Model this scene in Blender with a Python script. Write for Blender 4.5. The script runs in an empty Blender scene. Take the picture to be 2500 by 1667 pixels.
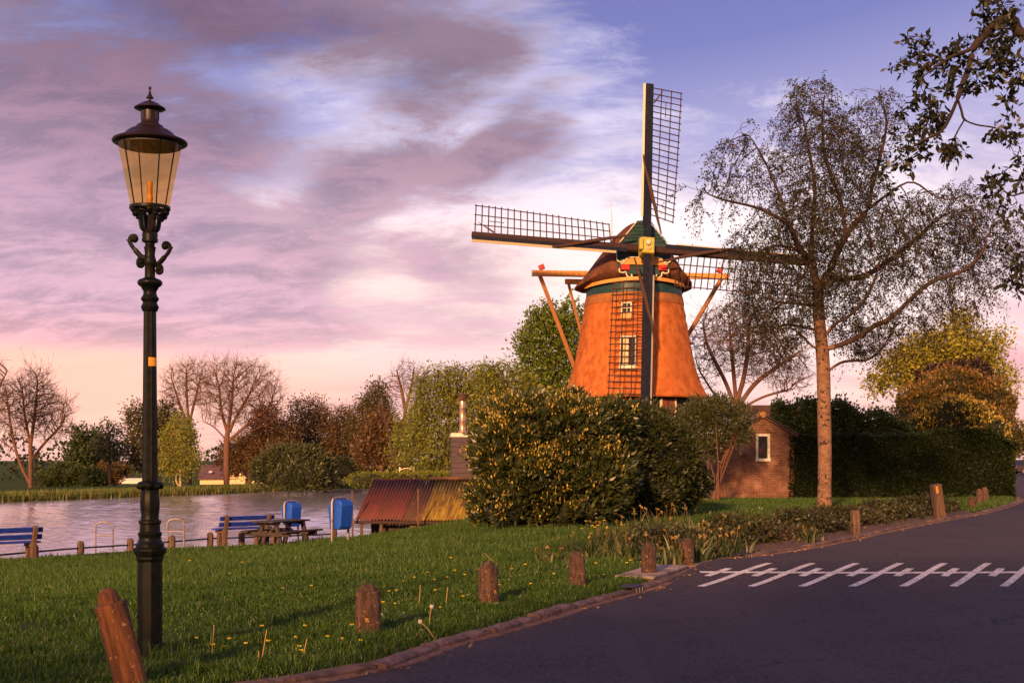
import bpy, bmesh, math, random
import numpy as np
from mathutils import Vector, Matrix
from mathutils.geometry import delaunay_2d_cdt

SC = bpy.context.scene
COL = SC.collection
R = math.radians
# ------------------------------------------------------------------ camera
HZ, CX, EYE = 1122.0, 1250.0, 1.5      # horizon row and middle column in photo pixels, eye height in metres
F0, K = 1700.0, 1.85                   # the plan below is drawn for focal length F0; depths are K times those on the plan
F = F0 * K                             # focal length in photo pixels
cam_d = bpy.data.cameras.new('camera')
cam = bpy.data.objects.new('camera', cam_d)
COL.objects.link(cam)
cam.location = (0, 0, EYE)
cam.rotation_euler = (R(90), 0, 0)
cam_d.sensor_width = 36.0
cam_d.lens = F / 2500.0 * 36.0
cam_d.shift_y = (HZ - 833.5) / 2500.0
cam_d.clip_start = 0.1
cam_d.clip_end = 5000
SC.camera = cam
SC.render.resolution_x, SC.render.resolution_y = 1024, 682
# ------------------------------------------------------------------ light
SUN_AZ = R(-163)            # where the sun stands, from +Y clockwise (behind the camera, to the left)
SUN_EL = R(16)
sun_dir = Vector((math.sin(SUN_AZ) * math.cos(SUN_EL), math.cos(SUN_AZ) * math.cos(SUN_EL), math.sin(SUN_EL)))
sd = bpy.data.lights.new('sun', 'SUN')
sd.energy = 5.0
sd.angle = R(3.5)
sd.color = (1.0, 0.52, 0.22)
sun = bpy.data.objects.new('sun', sd)
COL.objects.link(sun)
sun.rotation_euler = sun_dir.to_track_quat('Z', 'Y').to_euler()
SC.view_settings.view_transform = 'Standard'
SC.view_settings.look = 'None'
SC.view_settings.exposure = 0.46
SC.view_settings.gamma = 1
SC.cycles.max_bounces = 6
SC.cycles.diffuse_bounces = 3
SC.cycles.glossy_bounces = 3
SC.cycles.transparent_max_bounces = 12
SC.cycles.caustics_reflective = False
SC.cycles.caustics_refractive = False
SC.cycles.use_denoising = True


# ------------------------------------------------------------------ node helpers
class NT:
    def __init__(s, tree):
        s.t = tree
        s.n = tree.nodes
        s.l = tree.links

    def add(s, typ, **kw):
        n = s.n.new(typ)
        for k, v in kw.items():
            setattr(n, k, v)
        return n

    def put(s, sock, v):
        if hasattr(v, 'is_linked') or isinstance(v, bpy.types.NodeSocket):
            s.l.new(v, sock)
        else:
            if sock.type == 'RGBA' and len(v) == 3:
                v = (*v, 1)
            sock.default_value = v

    def math(s, op, a, b=0.0, c=0.0, clamp=False):
        n = s.add('ShaderNodeMath', operation=op, use_clamp=clamp)
        s.put(n.inputs[0], a); s.put(n.inputs[1], b); s.put(n.inputs[2], c)
        return n.outputs[0]

    def vmath(s, op, a, b=(0, 0, 0)):
        n = s.add('ShaderNodeVectorMath', operation=op)
        s.put(n.inputs[0], a)
        if op == 'SCALE':
            s.put(n.inputs[3], b)
        else:
            s.put(n.inputs[1], b)
        return n.outputs['Value'] if op in ('DOT_PRODUCT', 'LENGTH', 'DISTANCE') else n.outputs[0]

    def mix(s, f, a, b, blend='MIX'):
        n = s.add('ShaderNodeMix', data_type='RGBA', blend_type=blend)
        s.put(n.inputs[0], f); s.put(n.inputs[6], a); s.put(n.inputs[7], b)
        return n.outputs[2]

    def ramp(s, f, stops, interp='LINEAR'):
        n = s.add('ShaderNodeValToRGB')
        r = n.color_ramp
        r.interpolation = interp
        while len(r.elements) > 1:
            r.elements.remove(r.elements[-1])
        r.elements[0].position = stops[0][0]
        c = stops[0][1]
        r.elements[0].color = (*c, 1) if hasattr(c, '__len__') else (c, c, c, 1)
        for p, c in stops[1:]:
            e = r.elements.new(p)
            e.color = (*c, 1) if hasattr(c, '__len__') else (c, c, c, 1)
        s.put(n.inputs[0], f)
        return n.outputs[0]

    def noise(s, vec, scale, detail=4.0, rough=0.55, dist=0.0):
        n = s.add('ShaderNodeTexNoise')
        s.put(n.inputs['Vector'], vec)
        n.inputs['Scale'].default_value = scale
        n.inputs['Detail'].default_value = detail
        n.inputs['Roughness'].default_value = rough
        n.inputs['Distortion'].default_value = dist
        return n.outputs[0]

    def smooth(s, x, a, b):
        n = s.add('ShaderNodeMapRange', interpolation_type='SMOOTHSTEP')
        s.put(n.inputs[0], x)
        n.inputs[1].default_value = a
        n.inputs[2].default_value = b
        return n.outputs[0]

    def mapping(s, vec, loc=(0, 0, 0), rot=(0, 0, 0), scale=(1, 1, 1)):
        n = s.add('ShaderNodeMapping')
        s.put(n.inputs[0], vec)
        n.inputs[1].default_value = loc
        n.inputs[2].default_value = rot
        n.inputs[3].default_value = scale
        return n.outputs[0]


# ------------------------------------------------------------------ sky
world = bpy.data.worlds.new('World')
SC.world = world
world.use_nodes = True
world.cycles.sampling_method = 'MANUAL'
world.cycles.sample_map_resolution = 512
world.node_tree.nodes.clear()
W = NT(world.node_tree)
co_true = W.add('ShaderNodeTexCoord').outputs['Generated']
co = W.vmath('NORMALIZE', W.vmath('MULTIPLY', co_true, (1.0, 1.0 / K, 1.0)))
sep = W.add('ShaderNodeSeparateXYZ')
W.put(sep.inputs[0], co)
vx, vy, vz = sep.outputs
zc = W.math('MAXIMUM', vz, 0.0)
den = W.math('ADD', zc, 0.30)
comb = W.add('ShaderNodeCombineXYZ')
W.put(comb.inputs[0], W.math('DIVIDE', vx, den))
W.put(comb.inputs[1], W.math('DIVIDE', vy, den))
pl = comb.outputs[0]


def sky_dir(px, py):
    return Vector(((px - CX) / F0, 1.0, (HZ - py) / F0)).normalized()


def lobe(px, py, w0, w1):
    """soft cap of sky round the direction of a photo pixel"""
    d = sky_dir(px, py)
    return W.smooth(W.vmath('DOT_PRODUCT', co, tuple(d)), math.cos(R(w1)), math.cos(R(w0)))


def lobe2(px, py, wx, wy, rot=0.0):
    """soft oval patch of sky; half widths in degrees, rot turns it anticlockwise as seen"""
    c = sky_dir(px, py)
    t1 = c.cross(Vector((0, 0, 1))).normalized()
    t2 = t1.cross(c)
    a, b = math.cos(R(rot)), math.sin(R(rot))
    u, v = t1 * a + t2 * b, t2 * a - t1 * b
    x = W.vmath('DOT_PRODUCT', co, tuple(u / math.sin(R(wx))))
    y = W.vmath('DOT_PRODUCT', co, tuple(v / math.sin(R(wy))))
    q = W.math('ADD', W.math('MULTIPLY', x, x), W.math('MULTIPLY', y, y))
    f = W.smooth(q, 1.0, 0.0)
    return W.math('MULTIPLY', f, W.math('GREATER_THAN', W.vmath('DOT_PRODUCT', co, tuple(c)), 0.0))


nish = W.add('ShaderNodeTexSky', sky_type='NISHITA')
nish.sun_disc = False
nish.sun_elevation = SUN_EL
nish.sun_rotation = SUN_AZ
nish.air_density = 1.0
nish.dust_density = 1.5
nish.ozone_density = 2.0
clear = W.mix(1.0, W.vmath('SCALE', nish.outputs[0], 0.09), (0.95, 0.82, 1.25), 'MULTIPLY')
veil = W.ramp(vz, [(0.0, (0.86, 0.47, 0.38)), (0.06, (0.87, 0.50, 0.44)), (0.13, (0.84, 0.55, 0.53)), (0.22, (0.74, 0.54, 0.57)), (0.32, (0.58, 0.47, 0.60)),
                   (0.40, (0.40, 0.36, 0.57)), (0.50, (0.18, 0.185, 0.42)), (0.60, (0.13, 0.13, 0.33)), (1.0, (0.12, 0.11, 0.26))])
base = W.mix(0.86, clear, veil)
n1 = W.noise(W.mapping(pl, (3.1, 1.7, 0), (0, 0, R(-50)), (0.6, 1.9, 1)), 1.9, 9, 0.62, 0.5)
n2 = W.noise(W.mapping(pl, (2.3, 8.4, 0), (0, 0, R(-14)), (0.8, 1.2, 1)), 1.7, 9, 0.58, 0.35)
n3 = W.noise(W.mapping(pl, (1.3, 5.4, 0), (0, 0, R(-38)), (0.8, 1.9, 1)), 5.2, 12, 0.72, 0.35)
n4 = W.noise(W.mapping(pl, (9.1, 2.2, 0), (0, 0, R(5)), (0.30, 2.2, 1)), 2.2, 8, 0.6, 0.3)
blue = lobe2(2150, 20, 30, 18, -10)
bright = lobe2(1800, 600, 24, 14, 10)
# high thin veil in streaks, lit from below
pale = W.math('ADD', W.math('MULTIPLY', lobe2(1080, 330, 24, 14, 24), 0.16), W.math('MULTIPLY', bright, 0.20))
pale = W.math('SUBTRACT', pale, W.math('MULTIPLY', blue, 0.16))
hin = W.math('ADD', W.math('MULTIPLY', n1, 0.55), W.math('MULTIPLY', n3, 0.45))
hi = W.smooth(W.math('ADD', hin, pale), 0.48, 0.67)
lit = W.ramp(vz, [(0.0, (1.0, 0.60, 0.46)), (0.10, (1.0, 0.66, 0.57)), (0.20, (0.98, 0.74, 0.72)), (0.32, (0.84, 0.70, 0.78)), (0.45, (0.62, 0.56, 0.76)), (0.7, (0.4, 0.38, 0.56))])
lit = W.mix(W.math('MULTIPLY', bright, 0.6), lit, (1.0, 0.86, 0.82))
c1 = W.mix(W.math('MULTIPLY', hi, 0.92), base, lit)
# low horizontal bars near the horizon
bars = W.math('MULTIPLY', W.smooth(n4, 0.48, 0.66), W.smooth(vz, 0.26, 0.10))
c1 = W.mix(W.math('MULTIPLY', bars, 0.8), c1, W.ramp(vz, [(0.0, (0.80, 0.42, 0.36)), (0.12, (0.62, 0.36, 0.40)), (0.3, (0.50, 0.34, 0.46))]))
c1 = W.mix(W.math('MULTIPLY', lobe2(180, 935, 28, 4.6, 3), 0.85), c1, (1.0, 0.53, 0.40))
c1 = W.mix(W.math('MULTIPLY', lobe2(1000, 720, 26, 8, 6), 0.55), c1, (1.0, 0.70, 0.60))
# lower broken cloud, grey-mauve
cov = W.math('ADD', W.math('MULTIPLY', n2, 0.54), W.math('MULTIPLY', n3, 0.46))
for px_, py_, wx_, wy_, rt_, am_ in ((170, 90, 16, 11, -6, 0.15), (780, 0, 17, 6.5, -6, 0.15), (120, 400, 20, 8, 6, 0.12), (130, 610, 21, 7, 3, 0.21), (640, 650, 12, 5, 12, 0.15), (420, 790, 18, 3.5, 2, 0.17), (720, 400, 9, 4, -20, 0.08),
                                     (1050, 300, 16, 5, 36, 0.10), (1160, 640, 9, 3.6, -8, 0.17), (960, 470, 10, 4, 20, 0.14), (1000, 790, 14, 3, 4, 0.14), (1300, 290, 9, 2.6, 32, 0.10), (1250, 400, 8, 3.5, 28, 0.12), (2440, 860, 8, 5, 0, 0.14)):
    cov = W.math('ADD', cov, W.math('MULTIPLY', lobe2(px_, py_, wx_, wy_, rt_), am_))
cov = W.math('SUBTRACT', cov, W.math('MULTIPLY', blue, 0.06))
dk = W.smooth(cov, 0.525, 0.72)
shade = W.ramp(vz, [(0.0, (0.66, 0.33, 0.28)), (0.12, (0.52, 0.29, 0.34)), (0.20, (0.36, 0.23, 0.33)), (0.30, (0.28, 0.18, 0.27)), (0.40, (0.175, 0.105, 0.155)), (0.48, (0.11, 0.066, 0.092)), (0.6, (0.12, 0.08, 0.14)), (1.0, (0.10, 0.09, 0.18))])
shade = W.mix(W.smooth(n3, 0.36, 0.62), shade, W.vmath('MULTIPLY', shade, (1.75, 1.6, 1.45)))
c2 = W.mix(W.math('MULTIPLY', dk, 0.84), c1, shade)
# warm glow round the low sun, behind the photographer
glow = W.smooth(W.vmath('DOT_PRODUCT', co_true, tuple(sun_dir)), 0.15, 1.0)
c2 = W.mix(W.math('MULTIPLY', glow, 0.40), c2, (1.05, 0.55, 0.26))
bg = W.add('ShaderNodeBackground')
W.put(bg.inputs[0], c2)
bg.inputs[1].default_value = 0.95
wo = W.add('ShaderNodeOutputWorld')
W.l.new(bg.outputs[0], wo.inputs[0])

# ------------------------------------------------------------------ materials
MATS = {}


def new_mat(name):
    m = bpy.data.materials.new(name)
    m.use_nodes = True
    m.node_tree.nodes.clear()
    t = NT(m.node_tree)
    out = t.add('ShaderNodeOutputMaterial')
    MATS[name] = m
    return m, t, out


def mat(name, c1, c2=None, rough=0.7, scale=8.0, stretch=(1, 1, 1), bump=0.2, bscale=None, detail=5, c3=None, metal=0.0, spots=None, coat=0.0, dist=0.004, lo=0.38, hi=0.62, spec=0.5):
    """painted or natural surface: two or three tones by noise, fine relief"""
    m, t, out = new_mat(name)
    b = t.add('ShaderNodeBsdfPrincipled')
    tc = t.add('ShaderNodeTexCoord').outputs['Object']
    v = t.mapping(tc, scale=stretch)
    n = t.noise(v, scale, detail, 0.6)
    c2 = c2 or tuple(x * 0.7 for x in c1)
    col = t.mix(t.smooth(n, lo, hi), c1, c2)
    if c3:
        n2 = t.noise(t.mapping(tc, (5, 2, 7), scale=stretch), scale * 0.33, 4, 0.6)
        col = t.mix(t.smooth(n2, 0.5, 0.68), col, c3)
    if spots:
        sc, thr, sc_col = spots
        n3 = t.noise(t.mapping(tc, (1, 9, 3)), sc, 3, 0.6)
        col = t.mix(t.smooth(n3, thr, thr + 0.05), col, sc_col)
    t.put(b.inputs['Base Color'], col)
    rn = t.math('MULTIPLY_ADD', n, 0.25, rough - 0.12)
    t.put(b.inputs['Roughness'], rn)
    b.inputs['Metallic'].default_value = metal
    b.inputs['Coat Weight'].default_value = coat
    b.inputs['Specular IOR Level'].default_value = spec
    if bump:
        bn = t.add('ShaderNodeBump')
        bn.inputs['Strength'].default_value = min(1.0, bump)
        bn.inputs['Distance'].default_value = dist
        t.put(bn.inputs['Height'], t.noise(v, bscale or scale * 3, 6, 0.65))
        t.put(b.inputs['Normal'], bn.outputs[0])
    t.l.new(b.outputs[0], out.inputs[0])
    return m


def leaf_mat(name, stops, trans=0.3, gloss=0.04, rough=0.5):
    """foliage: colour differs from leaf to leaf (attribute rnd)"""
    m, t, out = new_mat(name)
    at = t.add('ShaderNodeAttribute', attribute_name='rnd')
    col = t.ramp(at.outputs['Fac'], stops)
    d = t.add('ShaderNodeBsdfDiffuse'); t.put(d.inputs[0], col)
    tr = t.add('ShaderNodeBsdfTranslucent'); t.put(tr.inputs[0], t.mix(1.0, col, (1.15, 1.1, 0.7), 'MULTIPLY'))
    ms = t.add('ShaderNodeMixShader'); ms.inputs[0].default_value = trans
    t.l.new(d.outputs[0], ms.inputs[1]); t.l.new(tr.outputs[0], ms.inputs[2])
    g = t.add('ShaderNodeBsdfGlossy'); g.inputs['Roughness'].default_value = rough
    m2 = t.add('ShaderNodeMixShader'); m2.inputs[0].default_value = gloss
    t.l.new(ms.outputs[0], m2.inputs[1]); t.l.new(g.outputs[0], m2.inputs[2])
    t.l.new(m2.outputs[0], out.inputs[0])
    return m


def glass_mat(name, tint, body, alpha):
    m, t, out = new_mat(name)
    tc = t.add('ShaderNodeTexCoord').outputs['Object']
    tr = t.add('ShaderNodeBsdfTransparent'); tr.inputs[0].default_value = (*tint, 1)
    tl = t.add('ShaderNodeBsdfTranslucent'); tl.inputs[0].default_value = (*body, 1)
    df = t.add('ShaderNodeBsdfDiffuse'); df.inputs[0].default_value = (*body, 1)
    m0 = t.add('ShaderNodeMixShader'); m0.inputs[0].default_value = 0.5
    t.l.new(tl.outputs[0], m0.inputs[1]); t.l.new(df.outputs[0], m0.inputs[2])
    ms = t.add('ShaderNodeMixShader')
    t.put(ms.inputs[0], t.math('MULTIPLY_ADD', t.smooth(t.noise(tc, 30, 5, 0.7), 0.45, 0.75), 0.07, alpha))
    t.l.new(tr.outputs[0], ms.inputs[1]); t.l.new(m0.outputs[0], ms.inputs[2])
    g = t.add('ShaderNodeBsdfGlossy'); g.inputs['Roughness'].default_value = 0.08
    m2 = t.add('ShaderNodeMixShader'); m2.inputs[0].default_value = 0.05
    t.l.new(ms.outputs[0], m2.inputs[1]); t.l.new(g.outputs[0], m2.inputs[2])
    t.l.new(m2.outputs[0], out.inputs[0])
    return m


mat('lamp_paint', (0.003, 0.0045, 0.0045), (0.006, 0.008, 0.007), 0.42, 18, bump=0.25, c3=(0.014, 0.010, 0.008), spots=(45, 0.68, (0.05, 0.025, 0.015)), spec=0.15)
mat('lamp_roof', (0.016, 0.008, 0.010), (0.026, 0.012, 0.014), 0.42, 10, bump=0.1, metal=0.2, spec=0.3)
mat('lamp_brass', (0.45, 0.24, 0.06), (0.3, 0.15, 0.04), 0.45, 20)
glass_mat('amber_glass', (0.97, 0.81, 0.46), (0.75, 0.45, 0.12), 0.03)
mat('sticker', (0.75, 0.32, 0.02), (0.65, 0.25, 0.02), 0.5, 30, bump=0)
mat('sticker_mark', (0.35, 0.13, 0.01), rough=0.5, bump=0)
mat('bollard', (0.045, 0.022, 0.016), (0.125, 0.066, 0.046), 0.9, 22, (1, 1, 0.3), bump=1.0, c3=(0.06, 0.03, 0.02), spots=(22, 0.62, (0.38, 0.20, 0.05)), dist=0.03)
mat('bollard_sunlit', (0.085, 0.028, 0.012), (0.22, 0.080, 0.024), 0.85, 16, (1, 1, 0.16), bump=1.0, c3=(0.055, 0.022, 0.014), spots=(26, 0.64, (0.5, 0.28, 0.12)), dist=0.03)  # warm sunlight on the near bollard, put into the base colour
mat('post_wood', (0.10, 0.055, 0.035), (0.16, 0.09, 0.055), 0.85, 20, (1, 1, 0.15), bump=0.6, c3=(0.06, 0.035, 0.025))
mat('dark_wood', (0.030, 0.021, 0.019), (0.055, 0.036, 0.03), 0.8, 22, (0.2, 1, 1), bump=0.5)
mat('bench_blue', (0.012, 0.035, 0.30), (0.02, 0.05, 0.36), 0.5, 12, (0.3, 1, 1), bump=0.2, spots=(35, 0.7, (0.08, 0.09, 0.2)))
mat('bin_blue', (0.010, 0.075, 0.50), (0.012, 0.09, 0.56), 0.42, 6, bump=0.05)
mat('steel', (0.34, 0.27, 0.25), (0.42, 0.35, 0.33), 0.45, 25, metal=0.7, bump=0.1, c3=(0.25, 0.16, 0.12))
mat('concrete', (0.26, 0.19, 0.165), (0.34, 0.26, 0.22), 0.92, 9, bump=0.6, c3=(0.15, 0.10, 0.085), spots=(60, 0.66, (0.10, 0.07, 0.05)), dist=0.006)
mat('kerb_stone', (0.12, 0.066, 0.055), (0.24, 0.14, 0.115), 0.92, 7, bump=1.0, c3=(0.065, 0.040, 0.032), spots=(24, 0.60, (0.045, 0.045, 0.018)), dist=0.012)
mat('kerb_dark', (0.085, 0.048, 0.040), (0.17, 0.095, 0.075), 0.92, 7, bump=1.0, c3=(0.055, 0.036, 0.028), spots=(24, 0.60, (0.04, 0.042, 0.016)), dist=0.012)
mat('gutter_grit', (0.17, 0.085, 0.060), (0.27, 0.145, 0.10), 0.95, 26, bump=1.0, c3=(0.10, 0.055, 0.04), dist=0.01)
mat('iron', (0.02, 0.018, 0.018), (0.04, 0.03, 0.028), 0.6, 20)
mat('paint_white', (0.80, 0.75, 0.71), (0.62, 0.57, 0.53), 0.75, 6, bump=0.4, bscale=60, spots=(22, 0.585, (0.13, 0.105, 0.105)), c3=(0.60, 0.54, 0.50))
mat('soil', (0.075, 0.042, 0.032), (0.12, 0.07, 0.05), 0.95, 14, bump=0.9, dist=0.02)
mat('brown_trim', (0.20, 0.09, 0.04), rough=0.7)
mat('thatch', (0.46, 0.125, 0.032), (0.66, 0.205, 0.055), 0.95, 2.4, (1, 1, 0.7), bump=1.0, bscale=20, c3=(0.58, 0.165, 0.042), dist=0.12, detail=14, spec=0.1, lo=0.38, hi=0.60)
mat('thatch_cap', (0.13, 0.052, 0.033), (0.19, 0.078, 0.045), 0.95, 3, (1, 1, 0.5), bump=1.0, bscale=22, c3=(0.10, 0.04, 0.028), dist=0.05, spec=0.1)
mat('thatch_top', (0.33, 0.12, 0.045), (0.42, 0.17, 0.06), 0.95, 3, bump=1.0, bscale=22, c3=(0.24, 0.09, 0.04), dist=0.05, spec=0.1)
mat('mill_green', (0.006, 0.034, 0.032), (0.009, 0.048, 0.044), 0.5, 6, (0.3, 1, 1), bump=0.15)
mat('mill_dark', (0.008, 0.011, 0.024), (0.013, 0.015, 0.030), 0.5, 5, (1, 1, 1), bump=0.15, spots=(5, 0.70, (0.10, 0.04, 0.03)), spec=0.12)
mat('mill_brown', (0.034, 0.018, 0.018), (0.048, 0.024, 0.022), 0.6, 5, bump=0.2, spec=0.15)
mat('mill_cream', (0.76, 0.64, 0.43), (0.68, 0.55, 0.36), 0.55, 10, bump=0.1)
mat('mill_white', (0.80, 0.72, 0.56), rough=0.5, bump=0.1)
mat('mill_ochre', (0.62, 0.26, 0.055), (0.70, 0.33, 0.08), 0.6, 7, bump=0.1)
mat('mill_red', (0.55, 0.018, 0.012), rough=0.5, bump=0.05)
mat('mill_yellow', (0.52, 0.44, 0.06), (0.42, 0.34, 0.05), 0.45, 9, bump=0.1, metal=0.2)
mat('mill_bar', (0.050, 0.022, 0.018), (0.075, 0.03, 0.022), 0.7, 10)
mat('sailcloth', (0.07, 0.034, 0.026), (0.05, 0.024, 0.018), 0.9, 14, bump=0.5)
mat('strut', (0.42, 0.17, 0.055), (0.5, 0.22, 0.08), 0.7, 8, bump=0.2)
mat('black_boards', (0.022, 0.018, 0.020), (0.035, 0.026, 0.027), 0.7, 14, (0.2, 1, 1), bump=0.3)
mat('shed_boards', (0.055, 0.036, 0.042), (0.085, 0.055, 0.06), 0.8, 12, (0.25, 1, 1), bump=0.4)
mat('door_red', (0.20, 0.055, 0.03), rough=0.6)
mat('pane_dark', (0.012, 0.012, 0.014), rough=0.12, bump=0)
mat('curtain', (0.80, 0.58, 0.30), rough=0.8, bump=0)
mat('roof_red', (0.125, 0.026, 0.020), (0.085, 0.028, 0.020), 0.75, 5, (1.5, 0.25, 1), bump=0.4, c3=(0.17, 0.030, 0.026), spots=(9, 0.66, (0.09, 0.05, 0.03)))
mat('roof_brown', (0.090, 0.034, 0.022), (0.060, 0.030, 0.020), 0.8, 5, (2, 0.25, 1), bump=0.4, c3=(0.16, 0.07, 0.03))
mat('roof_yellow', (0.27, 0.185, 0.014), (0.12, 0.062, 0.018), 0.85, 4, (3.0, 0.22, 1), bump=0.5, c3=(0.19, 0.11, 0.014))
mat('tile', (0.12, 0.07, 0.07), (0.18, 0.11, 0.10), 0.8, 6, bump=0.4, c3=(0.10, 0.07, 0.04))
mat('tile_lichen', (0.42, 0.20, 0.04), (0.30, 0.13, 0.05), 0.85, 14, bump=0.4)
mat('roof_far', (0.10, 0.05, 0.06), (0.13, 0.065, 0.07), 0.8, 2, bump=0.2)
mat('cream_wall', (0.75, 0.56, 0.30), (0.68, 0.50, 0.27), 0.8, 4, bump=0.1)
mat('white_wall', (0.78, 0.70, 0.60), rough=0.8, bump=0.1)
mat('boat_yellow', (0.70, 0.40, 0.04), (0.6, 0.32, 0.03), 0.5, 8, bump=0.1)
mat('boat_hull', (0.06, 0.06, 0.07), rough=0.5)
mat('motor_grey', (0.16, 0.13, 0.12), rough=0.5)
mat('terracotta', (0.42, 0.15, 0.06), rough=0.8)
mat('flue', (0.55, 0.36, 0.27), (0.45, 0.28, 0.20), 0.38, 8, metal=0.75, bump=0.15, spots=(14, 0.66, (0.12, 0.06, 0.04)))
mat('bark_birch', (0.36, 0.20, 0.12), (0.24, 0.12, 0.07), 0.9, 9, (1, 1, 3.5), bump=1.0, c3=(0.16, 0.085, 0.055), spots=(7.5, 0.575, (0.035, 0.02, 0.018)), dist=0.04)
mat('bark_limb', (0.036, 0.020, 0.017), (0.060, 0.032, 0.025), 0.9, 9, bump=0.6, dist=0.01)
mat('bark_black', (0.020, 0.013, 0.011), (0.034, 0.021, 0.017), 0.9, 9, bump=0.5)
mat('bark_dark', (0.050, 0.032, 0.026), (0.075, 0.048, 0.036), 0.9, 6, bump=0.5)
mat('bark_warm', (0.13, 0.058, 0.038), (0.17, 0.078, 0.050), 0.9, 4, bump=0.4)
mat('bark_pale', (0.60, 0.42, 0.22), (0.45, 0.28, 0.15), 0.8, 4, (1, 1, 3), bump=0.2)
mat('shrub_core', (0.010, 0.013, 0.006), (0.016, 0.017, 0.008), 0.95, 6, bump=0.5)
mat('car_dark', (0.035, 0.022, 0.026), rough=0.3, bump=0, coat=0.5)
mat('car_white', (0.72, 0.70, 0.70), rough=0.35, bump=0, coat=0.5)
mat('car_glass', (0.02, 0.025, 0.035), rough=0.08, bump=0)
mat('tyre', (0.02, 0.02, 0.02), rough=0.8)
mat('red_plastic', (0.6, 0.04, 0.03), rough=0.5, bump=0)
mat('reflector', (0.80, 0.42, 0.03), rough=0.4, bump=0)
mat('tail_red', (0.4, 0.01, 0.01), rough=0.3, bump=0)

leaf_mat('leaf_birch', [(0, (0.022, 0.018, 0.010)), (0.5, (0.045, 0.038, 0.016)), (0.85, (0.06, 0.062, 0.020)), (1, (0.10, 0.085, 0.03))], 0.25)
leaf_mat('leaf_overhang', [(0, (0.014, 0.016, 0.005)), (0.7, (0.030, 0.032, 0.009)), (1, (0.10, 0.085, 0.018))], 0.3)
leaf_mat('leaf_green', [(0, (0.085, 0.135, 0.010)), (0.6, (0.18, 0.24, 0.018)), (1, (0.19, 0.22, 0.03))], 0.45)
leaf_mat('leaf_willow', [(0, (0.13, 0.155, 0.012)), (0.6, (0.27, 0.29, 0.026)), (1, (0.36, 0.35, 0.04))], 0.45)
leaf_mat('leaf_yellowgreen', [(0, (0.20, 0.20, 0.014)), (0.6, (0.40, 0.36, 0.028)), (1, (0.52, 0.45, 0.05))], 0.4)
leaf_mat('leaf_brown', [(0, (0.085, 0.048, 0.018)), (0.6, (0.17, 0.098, 0.030)), (1, (0.22, 0.17, 0.035))], 0.35)
leaf_mat('leaf_olive', [(0, (0.055, 0.050, 0.013)), (0.6, (0.11, 0.092, 0.022)), (1, (0.16, 0.13, 0.03))], 0.35)
leaf_mat('leaf_darkgreen', [(0, (0.026, 0.045, 0.010)), (0.6, (0.055, 0.085, 0.016)), (1, (0.09, 0.12, 0.025))], 0.3)
leaf_mat('leaf_greyold', [(0, (0.045, 0.055, 0.020)), (0.6, (0.085, 0.095, 0.034)), (1, (0.13, 0.13, 0.05))], 0.25)
leaf_mat('leaf_laurel', [(0, (0.012, 0.020, 0.005)), (0.45, (0.036, 0.050, 0.011)), (0.85, (0.085, 0.090, 0.017)), (1, (0.17, 0.14, 0.025))], 0.12, 0.07, 0.42)
leaf_mat('leaf_shade', [(0, (0.018, 0.026, 0.007)), (0.6, (0.044, 0.056, 0.013)), (1, (0.095, 0.098, 0.022))], 0.28)
leaf_mat('leaf_hedge', [(0, (0.006, 0.013, 0.003)), (0.6, (0.016, 0.027, 0.006)), (1, (0.034, 0.048, 0.009))], 0.12, 0.02)
leaf_mat('leaf_thuja', [(0, (0.018, 0.034, 0.008)), (0.6, (0.040, 0.062, 0.012)), (1, (0.065, 0.085, 0.018))], 0.15)
leaf_mat('leaf_ochre', [(0, (0.10, 0.05, 0.012)), (0.5, (0.20, 0.10, 0.018)), (1, (0.34, 0.18, 0.04))], 0.25)
leaf_mat('leaf_maroon', [(0, (0.020, 0.010, 0.009)), (1, (0.045, 0.020, 0.016))], 0.15)
leaf_mat('flower_candle', [(0, (0.26, 0.16, 0.018)), (0.5, (0.46, 0.31, 0.034)), (1, (0.68, 0.50, 0.09))], 0.3)
leaf_mat('grass', [(0, (0.024, 0.058, 0.005)), (0.45, (0.052, 0.118, 0.006)), (0.85, (0.088, 0.160, 0.009)), (0.97, (0.13, 0.15, 0.018)), (1, (0.22, 0.17, 0.05))], 0.3)
leaf_mat('reed', [(0, (0.075, 0.105, 0.014)), (0.6, (0.13, 0.16, 0.022)), (1, (0.27, 0.18, 0.05))], 0.3)
leaf_mat('iris_leaf', [(0, (0.030, 0.050, 0.014)), (0.6, (0.060, 0.085, 0.022)), (1, (0.12, 0.12, 0.04))], 0.25)
leaf_mat('bed_leaf', [(0, (0.026, 0.024, 0.010)), (0.45, (0.046, 0.042, 0.014)), (0.8, (0.060, 0.070, 0.016)), (1, (0.095, 0.040, 0.025))], 0.25)
leaf_mat('petal_yellow', [(0, (0.78, 0.50, 0.01)), (1, (0.88, 0.66, 0.03))], 0.2)
leaf_mat('petal_white', [(0, (0.60, 0.52, 0.44)), (1, (0.8, 0.74, 0.66))], 0.2)
leaf_mat('petal_dry', [(0, (0.22, 0.12, 0.03)), (1, (0.46, 0.30, 0.07))], 0.2)
leaf_mat('dry_stalk', [(0, (0.40, 0.26, 0.08)), (1, (0.55, 0.38, 0.14))], 0.1)


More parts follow.
